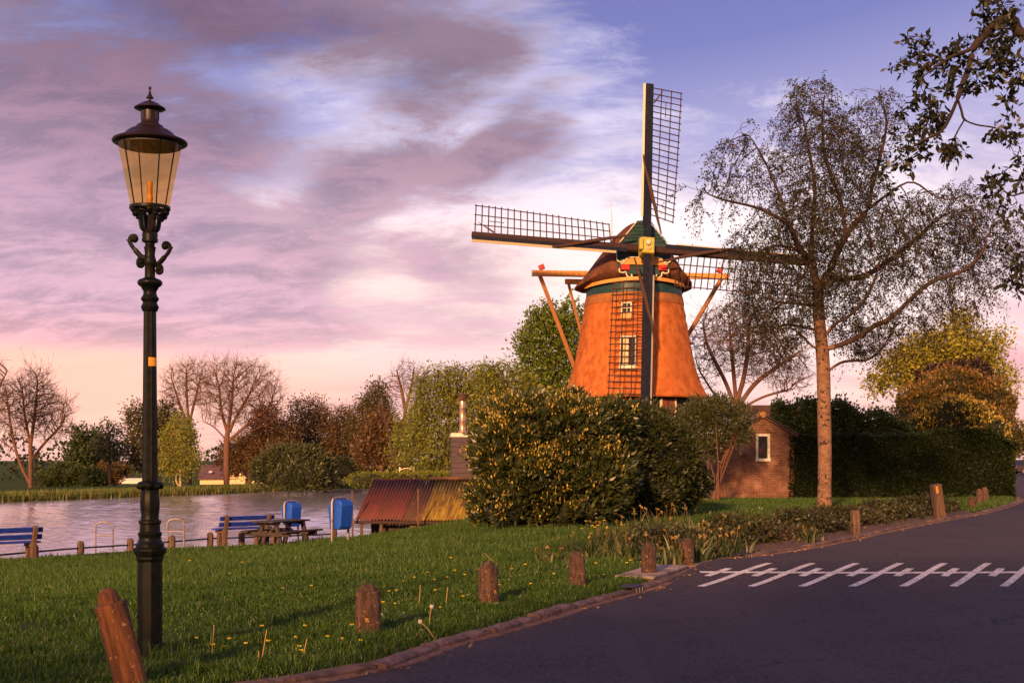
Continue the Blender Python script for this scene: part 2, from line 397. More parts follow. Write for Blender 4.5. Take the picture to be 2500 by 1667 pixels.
def special_mats():
    # ground under the grass
    m, t, out = new_mat('ground')
    b = t.add('ShaderNodeBsdfPrincipled')
    tc = t.add('ShaderNodeTexCoord').outputs['Object']
    a = t.noise(tc, 0.35, 6, 0.6); c = t.noise(tc, 9, 5, 0.7)
    col = t.mix(t.smooth(a, 0.35, 0.65), (0.034, 0.060, 0.008), (0.055, 0.080, 0.010))
    col = t.mix(t.smooth(c, 0.55, 0.75), col, (0.045, 0.036, 0.014))
    t.put(b.inputs['Base Color'], col)
    b.inputs['Roughness'].default_value = 0.95
    b.inputs['Specular IOR Level'].default_value = 0.1
    bn = t.add('ShaderNodeBump'); bn.inputs['Strength'].default_value = 0.8; bn.inputs['Distance'].default_value = 0.06
    t.put(bn.inputs['Height'], t.noise(tc, 14, 5, 0.7)); t.put(b.inputs['Normal'], bn.outputs[0])
    t.l.new(b.outputs[0], out.inputs[0])
    # asphalt
    m, t, out = new_mat('asphalt')
    b = t.add('ShaderNodeBsdfPrincipled')
    tc = t.add('ShaderNodeTexCoord').outputs['Object']
    big = t.noise(tc, 0.45, 5, 0.6); mid = t.noise(tc, 2.3, 6, 0.65); fine = t.noise(tc, 26, 4, 0.85); gr = t.noise(t.mapping(tc, (3, 1, 2)), 85, 2, 0.8)
    col = t.mix(t.smooth(big, 0.35, 0.65), (0.029, 0.019, 0.022), (0.054, 0.037, 0.041))
    col = t.mix(t.smooth(mid, 0.50, 0.68), col, (0.019, 0.013, 0.015))
    col = t.mix(t.math('MULTIPLY', t.smooth(t.noise(t.mapping(tc, (2, 8, 1)), 11, 5, 0.8), 0.50, 0.62), 0.7), col, (0.084, 0.059, 0.062))
    col = t.mix(t.math('MULTIPLY', t.smooth(t.noise(t.mapping(tc, (6, 3, 1), (0, 0, R(-28)), (2.2, 0.12, 1)), 0.8, 3, 0.5), 0.54, 0.68), 0.45), col, (0.076, 0.054, 0.058))
    col = t.mix(t.smooth(fine, 0.44, 0.66), col, (0.112, 0.080, 0.084))
    col = t.mix(t.smooth(gr, 0.56, 0.66), col, (0.012, 0.009, 0.011))
    col = t.mix(t.smooth(t.noise(t.mapping(tc, (7, 3, 1)), 30, 2, 0.6), 0.70, 0.74), col, (0.20, 0.155, 0.145))
    # hairline cracks
    vo = t.add('ShaderNodeTexVoronoi', feature='DISTANCE_TO_EDGE'); vo.inputs['Scale'].default_value = 0.42
    wn = t.add('ShaderNodeTexNoise'); wn.inputs['Scale'].default_value = 1.6; wn.inputs['Detail'].default_value = 5; t.put(wn.inputs['Vector'], tc)
    t.put(vo.inputs['Vector'], t.vmath('ADD', tc, t.vmath('SCALE', wn.outputs[1], 0.9)))
    crack = t.math('MULTIPLY', t.smooth(vo.outputs[0], 0.010, 0.002), t.smooth(big, 0.50, 0.60))
    col = t.mix(t.math('MULTIPLY', crack, 0.8), col, (0.010, 0.008, 0.009))
    t.put(b.inputs['Base Color'], col)
    b.inputs['Roughness'].default_value = 0.8
    b.inputs['Specular IOR Level'].default_value = 0.28
    bn = t.add('ShaderNodeBump'); bn.inputs['Strength'].default_value = 0.7; bn.inputs['Distance'].default_value = 0.006
    t.put(bn.inputs['Height'], t.noise(tc, 60, 4, 0.8)); t.put(b.inputs['Normal'], bn.outputs[0])
    t.l.new(b.outputs[0], out.inputs[0])
    # water
    m, t, out = new_mat('water')
    b = t.add('ShaderNodeBsdfPrincipled')
    tc = t.add('ShaderNodeTexCoord').outputs['Object']
    b.inputs['Base Color'].default_value = (0.90, 0.87, 0.91, 1)
    b.inputs['Metallic'].default_value = 0.8
    b.inputs['Roughness'].default_value = 0.12
    b.inputs['IOR'].default_value = 1.33
    h = t.noise(t.mapping(tc, (0, 0, 0), (0, 0, R(25)), (0.55, 1.7, 1)), 1.5, 6, 0.62, 0.4)
    h2 = t.noise(t.mapping(tc, (0, 0, 0), (0, 0, R(35)), (0.7, 1.4, 1)), 6.0, 4, 0.6, 0.3)
    bn = t.add('ShaderNodeBump'); bn.inputs['Strength'].default_value = 1.0; bn.inputs['Distance'].default_value = 0.012
    t.put(bn.inputs['Height'], t.math('MULTIPLY_ADD', h2, 0.25, h))
    t.put(b.inputs['Normal'], bn.outputs[0])
    t.l.new(b.outputs[0], out.inputs[0])
    # brickwork too small in the picture to build brick by brick
    m, t, out = new_mat('brick_wall')
    b = t.add('ShaderNodeBsdfPrincipled')
    tc = t.add('ShaderNodeTexCoord').outputs['UV']
    br = t.add('ShaderNodeTexBrick')
    t.put(br.inputs['Vector'], tc)
    br.inputs['Scale'].default_value = 1.0
    br.inputs['Brick Width'].default_value = 0.22
    br.inputs['Row Height'].default_value = 0.068
    br.inputs['Mortar Size'].default_value = 0.010
    br.inputs['Mortar Smooth'].default_value = 0.3
    br.inputs['Bias'].default_value = -0.1
    br.inputs['Color1'].default_value = (0.20, 0.085, 0.048, 1)
    br.inputs['Color2'].default_value = (0.30, 0.135, 0.070, 1)
    br.inputs['Mortar'].default_value = (0.075, 0.045, 0.035, 1)
    n = t.noise(tc, 2.2, 5, 0.65); n2 = t.noise(t.mapping(tc, (4, 1, 0)), 1.1, 5, 0.6)
    col = t.mix(t.smooth(n, 0.45, 0.7), br.outputs[0], t.mix(1.0, br.outputs[0], (0.55, 0.5, 0.5), 'MULTIPLY'))
    col = t.mix(t.math('MULTIPLY', t.smooth(n2, 0.52, 0.66), 0.65), col, (0.42, 0.22, 0.15))
    t.put(b.inputs['Base Color'], col)
    b.inputs['Roughness'].default_value = 0.9
    bn = t.add('ShaderNodeBump'); bn.inputs['Strength'].default_value = 0.9; bn.inputs['Distance'].default_value = 0.012; bn.invert = True
    t.put(bn.inputs['Height'], br.outputs[1]); t.put(b.inputs['Normal'], bn.outputs[0])
    t.l.new(b.outputs[0], out.inputs[0])


special_mats()


# ------------------------------------------------------------------ object helpers
def link(o):
    COL.objects.link(o)
    return o


def tag(o, label=None, cat=None, group=None, kind=None):
    if label: o['label'] = label
    if cat: o['category'] = cat
    if group: o['group'] = group
    if kind: o['kind'] = kind
    return o


def thing(name, label, cat, loc=(0, 0, 0), rotz=0.0, group=None):
    o = link(bpy.data.objects.new(name, None))
    o.location = loc
    o.rotation_euler = (0, 0, rotz)
    o.empty_display_size = 0.2
    return tag(o, label, cat, group)


def mesh_obj(name, me, m, parent=None):
    o = link(bpy.data.objects.new(name, me))
    if m and len(me.materials) == 0:
        me.materials.append(MATS[m])
    if parent is not None:
        o.parent = parent
    return o


def np_mesh(name, verts, polys, rnd=None, smooth=False):
    """verts (N,3); polys list of index arrays (M,k)"""
    me = bpy.data.meshes.new(name)
    verts = np.ascontiguousarray(verts, np.float32)
    me.vertices.add(len(verts))
    me.vertices.foreach_set('co', verts.ravel())
    tot = sum(p.size for p in polys)
    npol = sum(len(p) for p in polys)
    me.loops.add(tot)
    me.polygons.add(npol)
    me.loops.foreach_set('vertex_index', np.concatenate([p.ravel() for p in polys]).astype(np.int32))
    counts = np.concatenate([np.full(len(p), p.shape[1], np.int32) for p in polys])
    starts = np.concatenate([[0], np.cumsum(counts)[:-1]]).astype(np.int32)
    me.polygons.foreach_set('loop_start', starts)
    if smooth:
        me.polygons.foreach_set('use_smooth', np.ones(npol, bool))
    if rnd is not None:
        a = me.attributes.new('rnd', 'FLOAT', 'POINT')
        a.data.foreach_set('value', np.ascontiguousarray(rnd, np.float32))
    me.update(calc_edges=True)
    me.validate()
    return me


class MB:
    """collects simple solids, then links them as one mesh object"""
    def __init__(s):
        s.v = []
        s.f = []

    def add(s, vs, fs):
        n = len(s.v)
        s.v += [tuple(v) for v in vs]
        s.f += [tuple(i + n for i in f) for f in fs]
        return s

    def box(s, c, size, rot=None, taper=1.0):
        c = Vector(c)
        hx, hy, hz = (x / 2 for x in size)
        vs = []
        for z in (-1, 1):
            k = taper if z > 0 else 1
            for y in (-1, 1):
                for x in (-1, 1):
                    v = Vector((x * hx * k, y * hy * k, z * hz))
                    if rot is not None: v = rot @ v
                    vs.append(v + c)
        return s.add(vs, [(0, 2, 3, 1), (4, 5, 7, 6), (0, 1, 5, 4), (2, 6, 7, 3), (0, 4, 6, 2), (1, 3, 7, 5)])

    def beam(s, a, b, w, h, up=(0, 0, 1)):
        """box from a to b, width w sideways, height h along up"""
        a, b = Vector(a), Vector(b)
        d = (b - a)
        L = d.length
        d.normalize()
        u = Vector(up)
        x = d.cross(u)
        if x.length < 1e-4: x = d.cross(Vector((1, 0, 0)))
        x.normalize()
        u = x.cross(d).normalized()
        m = Matrix((x, d, u)).transposed()
        return s.box((a + b) / 2, (w, L, h), m)

    def tube(s, pts, r, n=8, caps=True, closed=False):
        pts = [Vector(p) for p in pts]
        rs = r if hasattr(r, '__len__') else [r] * len(pts)
        N = len(pts)
        vs, fs = [], []
        ref = None
        for i, p in enumerate(pts):
            if closed:
                t = (pts[(i + 1) % N] - pts[i - 1]).normalized()
            else:
                t = (pts[min(i + 1, N - 1)] - pts[max(i - 1, 0)]).normalized()
            if ref is None:
                ref = t.cross(Vector((0, 0, 1)) if abs(t.z) < 0.9 else Vector((1, 0, 0))).normalized()
            ref = (ref - t * ref.dot(t)).normalized()
            b = t.cross(ref)
            for k in range(n):
                a = 2 * math.pi * k / n
                vs.append(p + (ref * math.cos(a) + b * math.sin(a)) * rs[i])
        rng_ = N if closed else N - 1
        for i in range(rng_):
            j = (i + 1) % N
            for k in range(n):
                l = (k + 1) % n
                fs.append((i * n + k, i * n + l, j * n + l, j * n + k))
        if caps and not closed:
            fs.append(tuple(range(n))[::-1])
            fs.append(tuple((N - 1) * n + k for k in range(n)))
        return s.add(vs, fs)

    def lathe(s, prof, n=20, c=(0, 0), ph=0.0, caps=True, wob=None):
        """prof: list of (radius, z)"""
        vs, fs = [], []
        for i, (r, z) in enumerate(prof):
            for k in range(n):
                a = 2 * math.pi * k / n + ph
                rr = r * (wob(a, z) if wob else 1)
                vs.append((c[0] + rr * math.cos(a), c[1] + rr * math.sin(a), z))
        for i in range(len(prof) - 1):
            for k in range(n):
                l = (k + 1) % n
                fs.append((i * n + k, i * n + l, (i + 1) * n + l, (i + 1) * n + k))
        if caps:
            fs.append(tuple(range(n))[::-1])
            fs.append(tuple((len(prof) - 1) * n + k for k in range(n)))
        return s.add(vs, fs)

    def prism(s, poly, a, b, plane='xz'):
        """polygon (2-D, counter-clockwise) swept from a to b along the third axis"""
        n = len(poly)
        def pt(p, t):
            return {'xz': (p[0], t, p[1]), 'yz': (t, p[0], p[1]), 'xy': (p[0], p[1], t)}[plane]
        vs = [pt(p, a) for p in poly] + [pt(p, b) for p in poly]
        fs = [tuple(range(n)), tuple(range(2 * n - 1, n - 1, -1))]
        fs += [(i, n + i, n + (i + 1) % n, (i + 1) % n) for i in range(n)]
        return s.add(vs, fs)

    def ball(s, c, r, n=10, m=7, sq=(1, 1, 1)):
        vs, fs = [], []
        for i in range(1, m):
            th = math.pi * i / m
            for k in range(n):
                a = 2 * math.pi * k / n
                vs.append((c[0] + r * sq[0] * math.sin(th) * math.cos(a), c[1] + r * sq[1] * math.sin(th) * math.sin(a), c[2] + r * sq[2] * math.cos(th)))
        t = len(vs); vs.append((c[0], c[1], c[2] + r * sq[2])); vs.append((c[0], c[1], c[2] - r * sq[2]))
        for i in range(m - 2):
            for k in range(n):
                l = (k + 1) % n
                fs.append((i * n + k, (i + 1) * n + k, (i + 1) * n + l, i * n + l))
        for k in range(n):
            l = (k + 1) % n
            fs.append((t, k, l)); fs.append((t + 1, (m - 2) * n + l, (m - 2) * n + k))
        return s.add(vs, fs)

    def build(s, name, m, parent=None, smooth=False, bevel=0.0, fix=True):
        me = bpy.data.meshes.new(name)
        me.from_pydata(s.v, [], s.f)
        if fix or bevel:
            bm = bmesh.new(); bm.from_mesh(me)
            bmesh.ops.recalc_face_normals(bm, faces=bm.faces)
            if bevel:
                bmesh.ops.bevel(bm, geom=list(bm.edges), offset=bevel, segments=1, affect='EDGES', clamp_overlap=True)
            bm.to_mesh(me); bm.free()
        if smooth:
            me.polygons.foreach_set('use_smooth', [True] * len(me.polygons))
            try:
                me.set_sharp_from_angle(angle=R(40))
            except Exception:
                pass
        me.update()
        return mesh_obj(name, me, m, parent)


def copy_tree(o, parent=None):
    c = o.copy()
    link(c)
    c.parent = parent
    for ch in list(o.children):
        copy_tree(ch, c)
    return c


def catmull(pts, k=6):
    pts = [np.array(p, float) for p in pts]
    out = []
    for i in range(len(pts) - 1):
        p0 = pts[max(i - 1, 0)]; p1 = pts[i]; p2 = pts[i + 1]; p3 = pts[min(i + 2, len(pts) - 1)]
        for j in range(k):
            t = j / k
            out.append(0.5 * ((2 * p1) + (-p0 + p2) * t + (2 * p0 - 5 * p1 + 4 * p2 - p3) * t * t + (-p0 + 3 * p1 - 3 * p2 + p3) * t ** 3))
    out.append(pts[-1])
    return np.array(out)


def P(px, py, Y):
    """point seen at a photo pixel, at plan depth Y"""
    return Vector(((px - CX) / F0 * Y, K * Y, EYE - (py - HZ) / F0 * Y))


def sstep(x, a, b):
    t = np.clip((np.asarray(x, float) - a) / (b - a), 0, 1)
    return t * t * (3 - 2 * t)


# ------------------------------------------------------------------ the lie of the land
KERB = catmull([(-46, -24), (-20, -7.5), (-9, 0.0), (-4.3, 2.95), (-2.4, 4.05), (-1.35, 4.72), (-0.86, 5.06), (-0.48, 5.62), (0.02, 6.17), (0.79, 7.14), (1.51, 7.97),
                (2.33, 9.1), (2.83, 9.85), (3.92, 10.9), (5.71, 12.4), (8.8, 15.45), (13.5, 19.8), (17.6, 24.2), (19.8, 27.2), (22.0, 31.5), (27, 41), (45, 70), (75, 118)], 5)
KERB[:, 1] *= K
ROAD_R = [(-40, -58), (-16, -24), (-4, -7.5), (5.5, 3), (11.3, 12), (18.5, 25), (26, 37), (60, 89), (130, 207)]
RIV_NEAR = [(-260, -128), (-60, -9.3), (-24, 12.2), (-13.5, 18.4), (-9.6, 20.8), (-6.2, 22.4), (-5.4, 22.2), (-4.9, 21.2), (-0.5, 20.8), (-0.3, 25.5), (-4.4, 27.5), (-6.0, 33), (-9.5, 50), (-14.2, 70)]
RIV_FAR = [(-15.0, 75), (-17.5, 73), (-27, 60), (-36, 49.5), (-60, 33), (-110, 5), (-260, -70)]
RIV_NEAR = [(x, y * K) for x, y in RIV_NEAR]
RIV_FAR = [(x, y * K) for x, y in RIV_FAR]
RIVER = RIV_NEAR + RIV_FAR
WATER_Z = -1.5


def poly_dist(x, y, line):
    x = np.asarray(x, float); y = np.asarray(y, float)
    best = np.full(x.shape, 1e9); side = np.zeros(x.shape); arc = np.zeros(x.shape)
    acc = 0.0
    for (ax, ay), (bx, by) in zip(line[:-1], line[1:]):
        dx, dy = bx - ax, by - ay
        L2 = dx * dx + dy * dy
        t = np.clip(((x - ax) * dx + (y - ay) * dy) / L2, 0, 1)
        qx, qy = ax + t * dx, ay + t * dy
        d = np.hypot(x - qx, y - qy)
        cr = dx * (y - ay) - dy * (x - ax)
        m = d < best
        best = np.where(m, d, best); side = np.where(m, np.sign(cr), side); arc = np.where(m, acc + t * math.sqrt(L2), arc)
        acc += math.sqrt(L2)
    return best, side, arc


def in_poly(x, y, poly):
    x = np.asarray(x, float); y = np.asarray(y, float)
    r = np.zeros(x.shape, bool)
    j = len(poly) - 1
    for i in range(len(poly)):
        xi, yi = poly[i]; xj, yj = poly[j]
        c = ((yi > y) != (yj > y)) & (x < (xj - xi) * (y - yi) / (yj - yi + 1e-12) + xi)
        r ^= c
        j = i
    return r


KL = [tuple(p) for p in KERB]
ROAD_POLY = KL + ROAD_R[::-1]


def wave2(x, y):
    return (np.sin(x * 1.3 + y * 0.7) + np.sin(x * 0.53 - y * 1.71 + 1.3) + np.sin(x * 2.9 + y * 2.1 + 0.4) * 0.5 + np.sin(-x * 4.1 + y * 3.3) * 0.3) / 2.8


def hump(x, y):
    u = np.clip((np.asarray(y, float) / K - 9.6) / 1.45, -1, 1)
    return 0.09 * np.cos(u * math.pi / 2) ** 2 * sstep(x, 0.5, 2.2) * (1 - sstep(x, 13, 16))


def gz(x, y):
    """height of the ground"""
    x = np.asarray(x, float); y = np.asarray(y, float)
    dk, _, _ = poly_dist(x, y, KL)
    dr, _, _ = poly_dist(x, y, RIV_NEAR)
    t = dk / (dk + dr + 1e-6)
    z = -1.12 * sstep(t, 0.02, 1.0) ** 0.9 * (1 - sstep(x, -7.6, 1.6))
    z = z + 0.035 * wave2(x, y) * sstep(dk, 0.1, 1.2) * (1 - sstep(y / K, 30, 45))
    z = z + 0.045 * (1 - sstep(dk, 0.0, 3.0)) 
    z = z - 0.09 * (1 - sstep(dk, 0.14, 0.32))
    far = 1 - sstep(x + 0.205 * y / K, -4.0, 0.0)
    far = far * sstep(y / K + 0.62 * x, 20, 30)
    zf = -1.15 - 1.5 * sstep(np.hypot(x, y / K), 78, 120)
    return z * (1 - far) + zf * far


def gz1(x, y):
    return float(gz(np.array([x]), np.array([y]))[0])


def hit(px, py, y0=3.0, y1=120.0):
    """ground point seen at a photo pixel"""
    ys = np.arange(y0, y1, 0.04) * K
    xs = (px - CX) / F * ys
    d = (EYE - (py - HZ) / F * ys) - gz(xs, ys)
    i = int(np.argmax(d < 0))
    if d[i] >= 0: i = len(ys) - 1
    return Vector((xs[i], ys[i], gz1(xs[i], ys[i])))


def make_land():
    rng = np.random.default_rng(5)
    pts = []
    def grid(x0, x1, y0, y1, d, hole=None):
        xs, ys = np.meshgrid(np.arange(x0, x1, d), np.arange(y0, y1, d))
        p = np.stack([xs.ravel(), ys.ravel()], 1).astype(float)
        p += rng.uniform(-0.15, 0.15, p.shape) * d
        if hole:
            m = (p[:, 0] > hole[0]) & (p[:, 0] < hole[1]) & (p[:, 1] > hole[2]) & (p[:, 1] < hole[3])
            p = p[~m]
        pts.append(p)
    hb = (1.3, 8.5, 7.9, 11.3)
    grid(hb[0], hb[1], hb[2], hb[3], 0.22)
    a = (-16, 22, 1, 31)
    grid(*a, 0.6, hb)
    b = (-70, 70, -20, 140)
    grid(*b, 3.0, a)
    c = (-400, 400, -200, 800)
    grid(*c, 40, b)
    grid(-3000, 3001, -600, 3601, 300, c)
    P2 = np.concatenate(pts)
    P2[:, 1] *= K
    keep = np.ones(len(P2), bool)
    for ln in (KL, ROAD_R, RIVER + [RIVER[0]]):
        d, _, _ = poly_dist(P2[:, 0], P2[:, 1], ln)
        keep &= d > 0.12
    P2 = P2[keep]
    verts = [Vector(p) for p in P2]
    edges = []
    def chain(line, closed=False):
        n0 = len(verts)
        for p in line: verts.append(Vector(p[:2]))
        for i in range(len(line) - 1): edges.append((n0 + i, n0 + i + 1))
        if closed: edges.append((n0 + len(line) - 1, n0))
    chain(KL); chain(ROAD_R)
    dense = []
    ring = RIVER + [RIVER[0]]
    for p, q in zip(ring[:-1], ring[1:]):
        L = math.hypot(q[0] - p[0], q[1] - p[1])
        k = max(1, int(L / 1.5)) if L < 40 else max(1, int(L / 8))
        for i in range(k):
            t = i / k
            j = 0.12 * math.sin(i * 2.3 + p[0]) if 0 < i else 0
            dense.append((p[0] + (q[0] - p[0]) * t + j, p[1] + (q[1] - p[1]) * t - j))
    chain(dense, True)
    vo, eo, fo, _, _, _ = delaunay_2d_cdt(verts, edges, [], 0, 1e-4)
    V = np.array([(v.x, v.y) for v in vo])
    T = np.array([f for f in fo if len(f) == 3])
    C = V[T].mean(1)
    riv = in_poly(C[:, 0], C[:, 1], dense)
    road = in_poly(C[:, 0], C[:, 1], ROAD_POLY)
    Z = gz(V[:, 0], V[:, 1])
    # soil and grass on the land side
    sel = T[~riv & ~road]
    me = np_mesh('ground', np.column_stack([V, Z]), [sel], smooth=True)
    bm = bmesh.new(); bm.from_mesh(me)
    bmesh.ops.delete(bm, geom=[v for v in bm.verts if not v.link_faces], context='VERTS')
    be = [e for e in bm.edges if len(e.link_faces) == 1]
    ex = bmesh.ops.extrude_edge_only(bm, edges=be)
    for v in [g for g in ex['geom'] if isinstance(g, bmesh.types.BMVert)]:
        v.co.z -= 0.9
    bmesh.ops.recalc_face_normals(bm, faces=bm.faces)
    bm.to_mesh(me); bm.free()
    o = mesh_obj('ground', me, 'ground'); tag(o, kind='structure')
    sel = T[road & ~riv]
    me = np_mesh('road', np.column_stack([V, hump(V[:, 0], V[:, 1])]), [sel], smooth=True)
    bm = bmesh.new(); bm.from_mesh(me)
    bmesh.ops.delete(bm, geom=[v for v in bm.verts if not v.link_faces], context='VERTS')
    bm.to_mesh(me); bm.free()
    r = mesh_obj('road', me, 'asphalt'); tag(r, kind='structure')
    # flat sheet below, real ripples on top where the river lies in view
    rw = np.random.default_rng(12)
    ys = 17.5 * np.exp(np.arange(0, 1.52, 0.0034))
    gx = np.linspace(-1.12, -0.02, 250)
    X, Yg = gx[None] * ys[:, None], np.repeat(ys[:, None], len(gx), 1) * K
    Zw = np.zeros_like(X)
    for k in range(26):
        lam = 0.35 * 1.13 ** (k % 13) * rw.uniform(0.9, 1.1)
        a = R(62) + rw.normal() * 0.55
        amp = 0.0055 * lam ** 0.85 * (0.6 + 0.4 * np.sin(0.21 * X * rw.uniform(.6, 1.4) + 0.17 * Yg + k))
        kx = 2 * math.pi / lam
        arg = kx * (math.cos(a) * X + math.sin(a) * Yg) + rw.uniform(0, 6.28) + 0.9 * np.sin(0.31 * X + 0.22 * Yg + k)
        Zw += amp * np.sin(arg)
    G = np.column_stack([X.ravel(), Yg.ravel(), (WATER_Z + Zw).ravel()])
    idx = np.arange(X.size).reshape(X.shape)
    Qw = np.stack([idx[:-1, :-1], idx[:-1, 1:], idx[1:, 1:], idx[1:, :-1]], -1).reshape(-1, 4)
    cw = G[Qw].mean(1)
    Qw = Qw[in_poly(cw[:, 0], cw[:, 1], dense)]
    wm = np_mesh('river', np.concatenate([np.column_stack([V, np.full(len(V), WATER_Z - 0.12)]), G]), [T[riv], Qw + len(V)], smooth=True)
    bm = bmesh.new(); bm.from_mesh(wm)
    bmesh.ops.delete(bm, geom=[v for v in bm.verts if not v.link_faces], context='VERTS')
    bm.to_mesh(wm); bm.free()
    wo_ = mesh_obj('river', wm, 'water'); tag(wo_, kind='structure')
    return o, r


GROUND, ROAD = make_land()


# ------------------------------------------------------------------ plants: shared machinery
def tubes_np(paths, radii, n=3):
    """paths (T,K,3), radii (T,K) -> verts, quads"""
    T_, K, _ = paths.shape
    tan = np.gradient(paths, axis=1)
    tan /= np.linalg.norm(tan, axis=2, keepdims=True) + 1e-9
    ref = np.where(np.abs(tan[..., 2:3]) < 0.9, np.array([0, 0, 1.0]), np.array([1.0, 0, 0]))
    a = np.cross(tan, ref); a /= np.linalg.norm(a, axis=2, keepdims=True) + 1e-9
    b = np.cross(tan, a)
    ang = np.arange(n) * 2 * np.pi / n
    ring = a[:, :, None, :] * np.cos(ang)[None, None, :, None] + b[:, :, None, :] * np.sin(ang)[None, None, :, None]
    v = paths[:, :, None, :] + ring * radii[:, :, None, None]
    idx = np.arange(T_ * K * n).reshape(T_, K, n)
    q = np.stack([idx[:, :-1, :], np.roll(idx[:, :-1, :], -1, 2), np.roll(idx[:, 1:, :], -1, 2), idx[:, 1:, :]], -1)
    return v.reshape(-1, 3), q.reshape(-1, 4)


def unit(v):
    return v / (np.linalg.norm(v, axis=-1, keepdims=True) + 1e-9)


def leaves_np(rng, pos, dirs, size, wid=0.5, fold=0.0):
    """one pointed four-cornered leaf per row"""
    N = len(pos)
    dirs = unit(dirs)
    r = unit(np.cross(dirs, unit(rng.normal(size=(N, 3)))))
    nrm = np.cross(dirs, r)
    s = size[:, None]
    mid = pos + dirs * s * 0.45
    v = np.stack([pos, mid + r * s * wid * 0.5 + nrm * s * fold, pos + dirs * s, mid - r * s * wid * 0.5 + nrm * s * fold], 1)
    q = np.arange(N * 4).reshape(N, 4)
    return v.reshape(-1, 3), q


def sample_blobs(rng, blobs, n, shell=0.0):
    """blobs rows: cx cy cz rx ry rz"""
    B = np.array(blobs, float)
    vol = B[:, 3] * B[:, 4] * B[:, 5]
    k = rng.choice(len(B), n, p=vol / vol.sum())
    u = unit(rng.normal(size=(n, 3)))
    rad = rng.uniform(shell, 1, n) ** (1 / 3.0) if shell < 0.98 else np.ones(n)
    return B[k, :3] + u * rad[:, None] * B[k, 3:], u, k


def px_blob(px, py, rx, ry, Y, rY):
    c = P(px, py, Y)
    return (c.x, c.y, c.z, rx * Y / F0, rY, ry * Y / F0)


def colonize(rng, nodes, parents, attr, step, kill, iters=120, up=0.1, jit=0.15):
    pos = [np.array(p, float) for p in nodes]
    par = list(parents)
    A = np.array(attr)
    Np = np.array(pos)
    D = np.linalg.norm(A[:, None, :] - Np[None], axis=2)
    bi = D.argmin(1); bd = D.min(1)
    made = set()
    for it in range(iters):
        alive = bd > kill
        if not alive.any(): break
        A = A[alive]; bi = bi[alive]; bd = bd[alive]
        d = unit(A - Np[bi])
        acc = np.zeros((len(Np), 3))
        np.add.at(acc, bi, d)
        cnt = np.bincount(bi, minlength=len(Np))
        act = np.nonzero(cnt)[0]
        dirv = unit(acc[act]) + np.array([0, 0, up]) + rng.normal(size=(len(act), 3)) * jit
        newp = Np[act] + unit(dirv) * step
        # a node that keeps shooting into the same place stops
        ok = []
        for i, a in enumerate(act):
            key = (a, tuple(np.round(newp[i] / (step * 0.5)).astype(int)))
            if key in made: continue
            made.add(key); ok.append(i)
        if not ok: break
        n0 = len(Np)
        newp = newp[ok]
        par += [int(act[i]) for i in ok]
        Np = np.vstack([Np, newp])
        D = np.linalg.norm(A[:, None, :] - newp[None], axis=2)
        j = D.argmin(1); m = D.min(1)
        better = m < bd
        bi = np.where(better, n0 + j, bi); bd = np.where(better, m, bd)
        if len(Np) > 9000: break
    return Np, np.array(par)


def skeleton_mesh(Np, par, r_tip, r_base, lock=0):
    n = len(Np)
    kids = [[] for _ in range(n)]
    for i, p in enumerate(par):
        if p >= 0: kids[p].append(i)
    cnt = np.ones(n)
    for i in range(n - 1, -1, -1):
        if kids[i]:
            cnt[i] = sum(cnt[k] for k in kids[i])
    e = math.log(max(cnt[0], 2)) / math.log(r_base / r_tip)
    rad = r_tip * cnt ** (1 / e)
    tips = np.array([i for i in range(n) if not kids[i]])
    V, Q = [], []
    nv = 0
    stack = [(0, -1)]
    chains = []
    while stack:
        s, p = stack.pop()
        ch = [p] if p >= 0 else []
        i = s
        while True:
            ch.append(i)
            if not kids[i]: break
            ks = sorted(kids[i], key=lambda k: -cnt[k])
            for k in ks[1:]: stack.append((k, i))
            i = ks[0]
        if len(ch) > 1: chains.append(ch)
    for ch in chains:
        pts = Np[ch].copy()
        rr = rad[ch].copy()
        if len(ch) > 1 and par[ch[0]] != -1 or ch[0] != 0:
            rr[0] = min(rr[0], rr[1] * 1.25)
        if len(pts) > 3:
            pts[1:-1] = pts[1:-1] * 0.5 + (pts[:-2] + pts[2:]) * 0.25
        m = 8 if rr.max() > 0.09 else (5 if rr.max() > 0.03 else 3)
        v, q = tubes_np(pts[None], rr[None], m)
        V.append(v); Q.append(q + nv); nv += len(v)
    return V, Q, nv, rad, tips, kids


def polyline_nodes(limbs, step):
    """limbs: list of (points, parent limb index or -1); returns nodes, parents"""
    nodes, par = [], []
    for pts, pl_ in limbs:
        pts = [np.array(p, float) for p in pts]
        pts = list(catmull(pts, 4)) if len(pts) > 2 else pts
        dense = [pts[0]]
        for a, b in zip(pts[:-1], pts[1:]):
            k = max(1, int(round(np.linalg.norm(b - a) / step)))
            for i in range(1, k + 1): dense.append(a + (b - a) * i / k)
        if pl_ < 0 and not nodes:
            last = -1
        else:
            d = np.linalg.norm(np.array(nodes) - dense[0], axis=1)
            last = int(d.argmin())
            dense = dense[1:]
        for p in dense:
            nodes.append(p); par.append(last); last = len(nodes) - 1
    return nodes, par


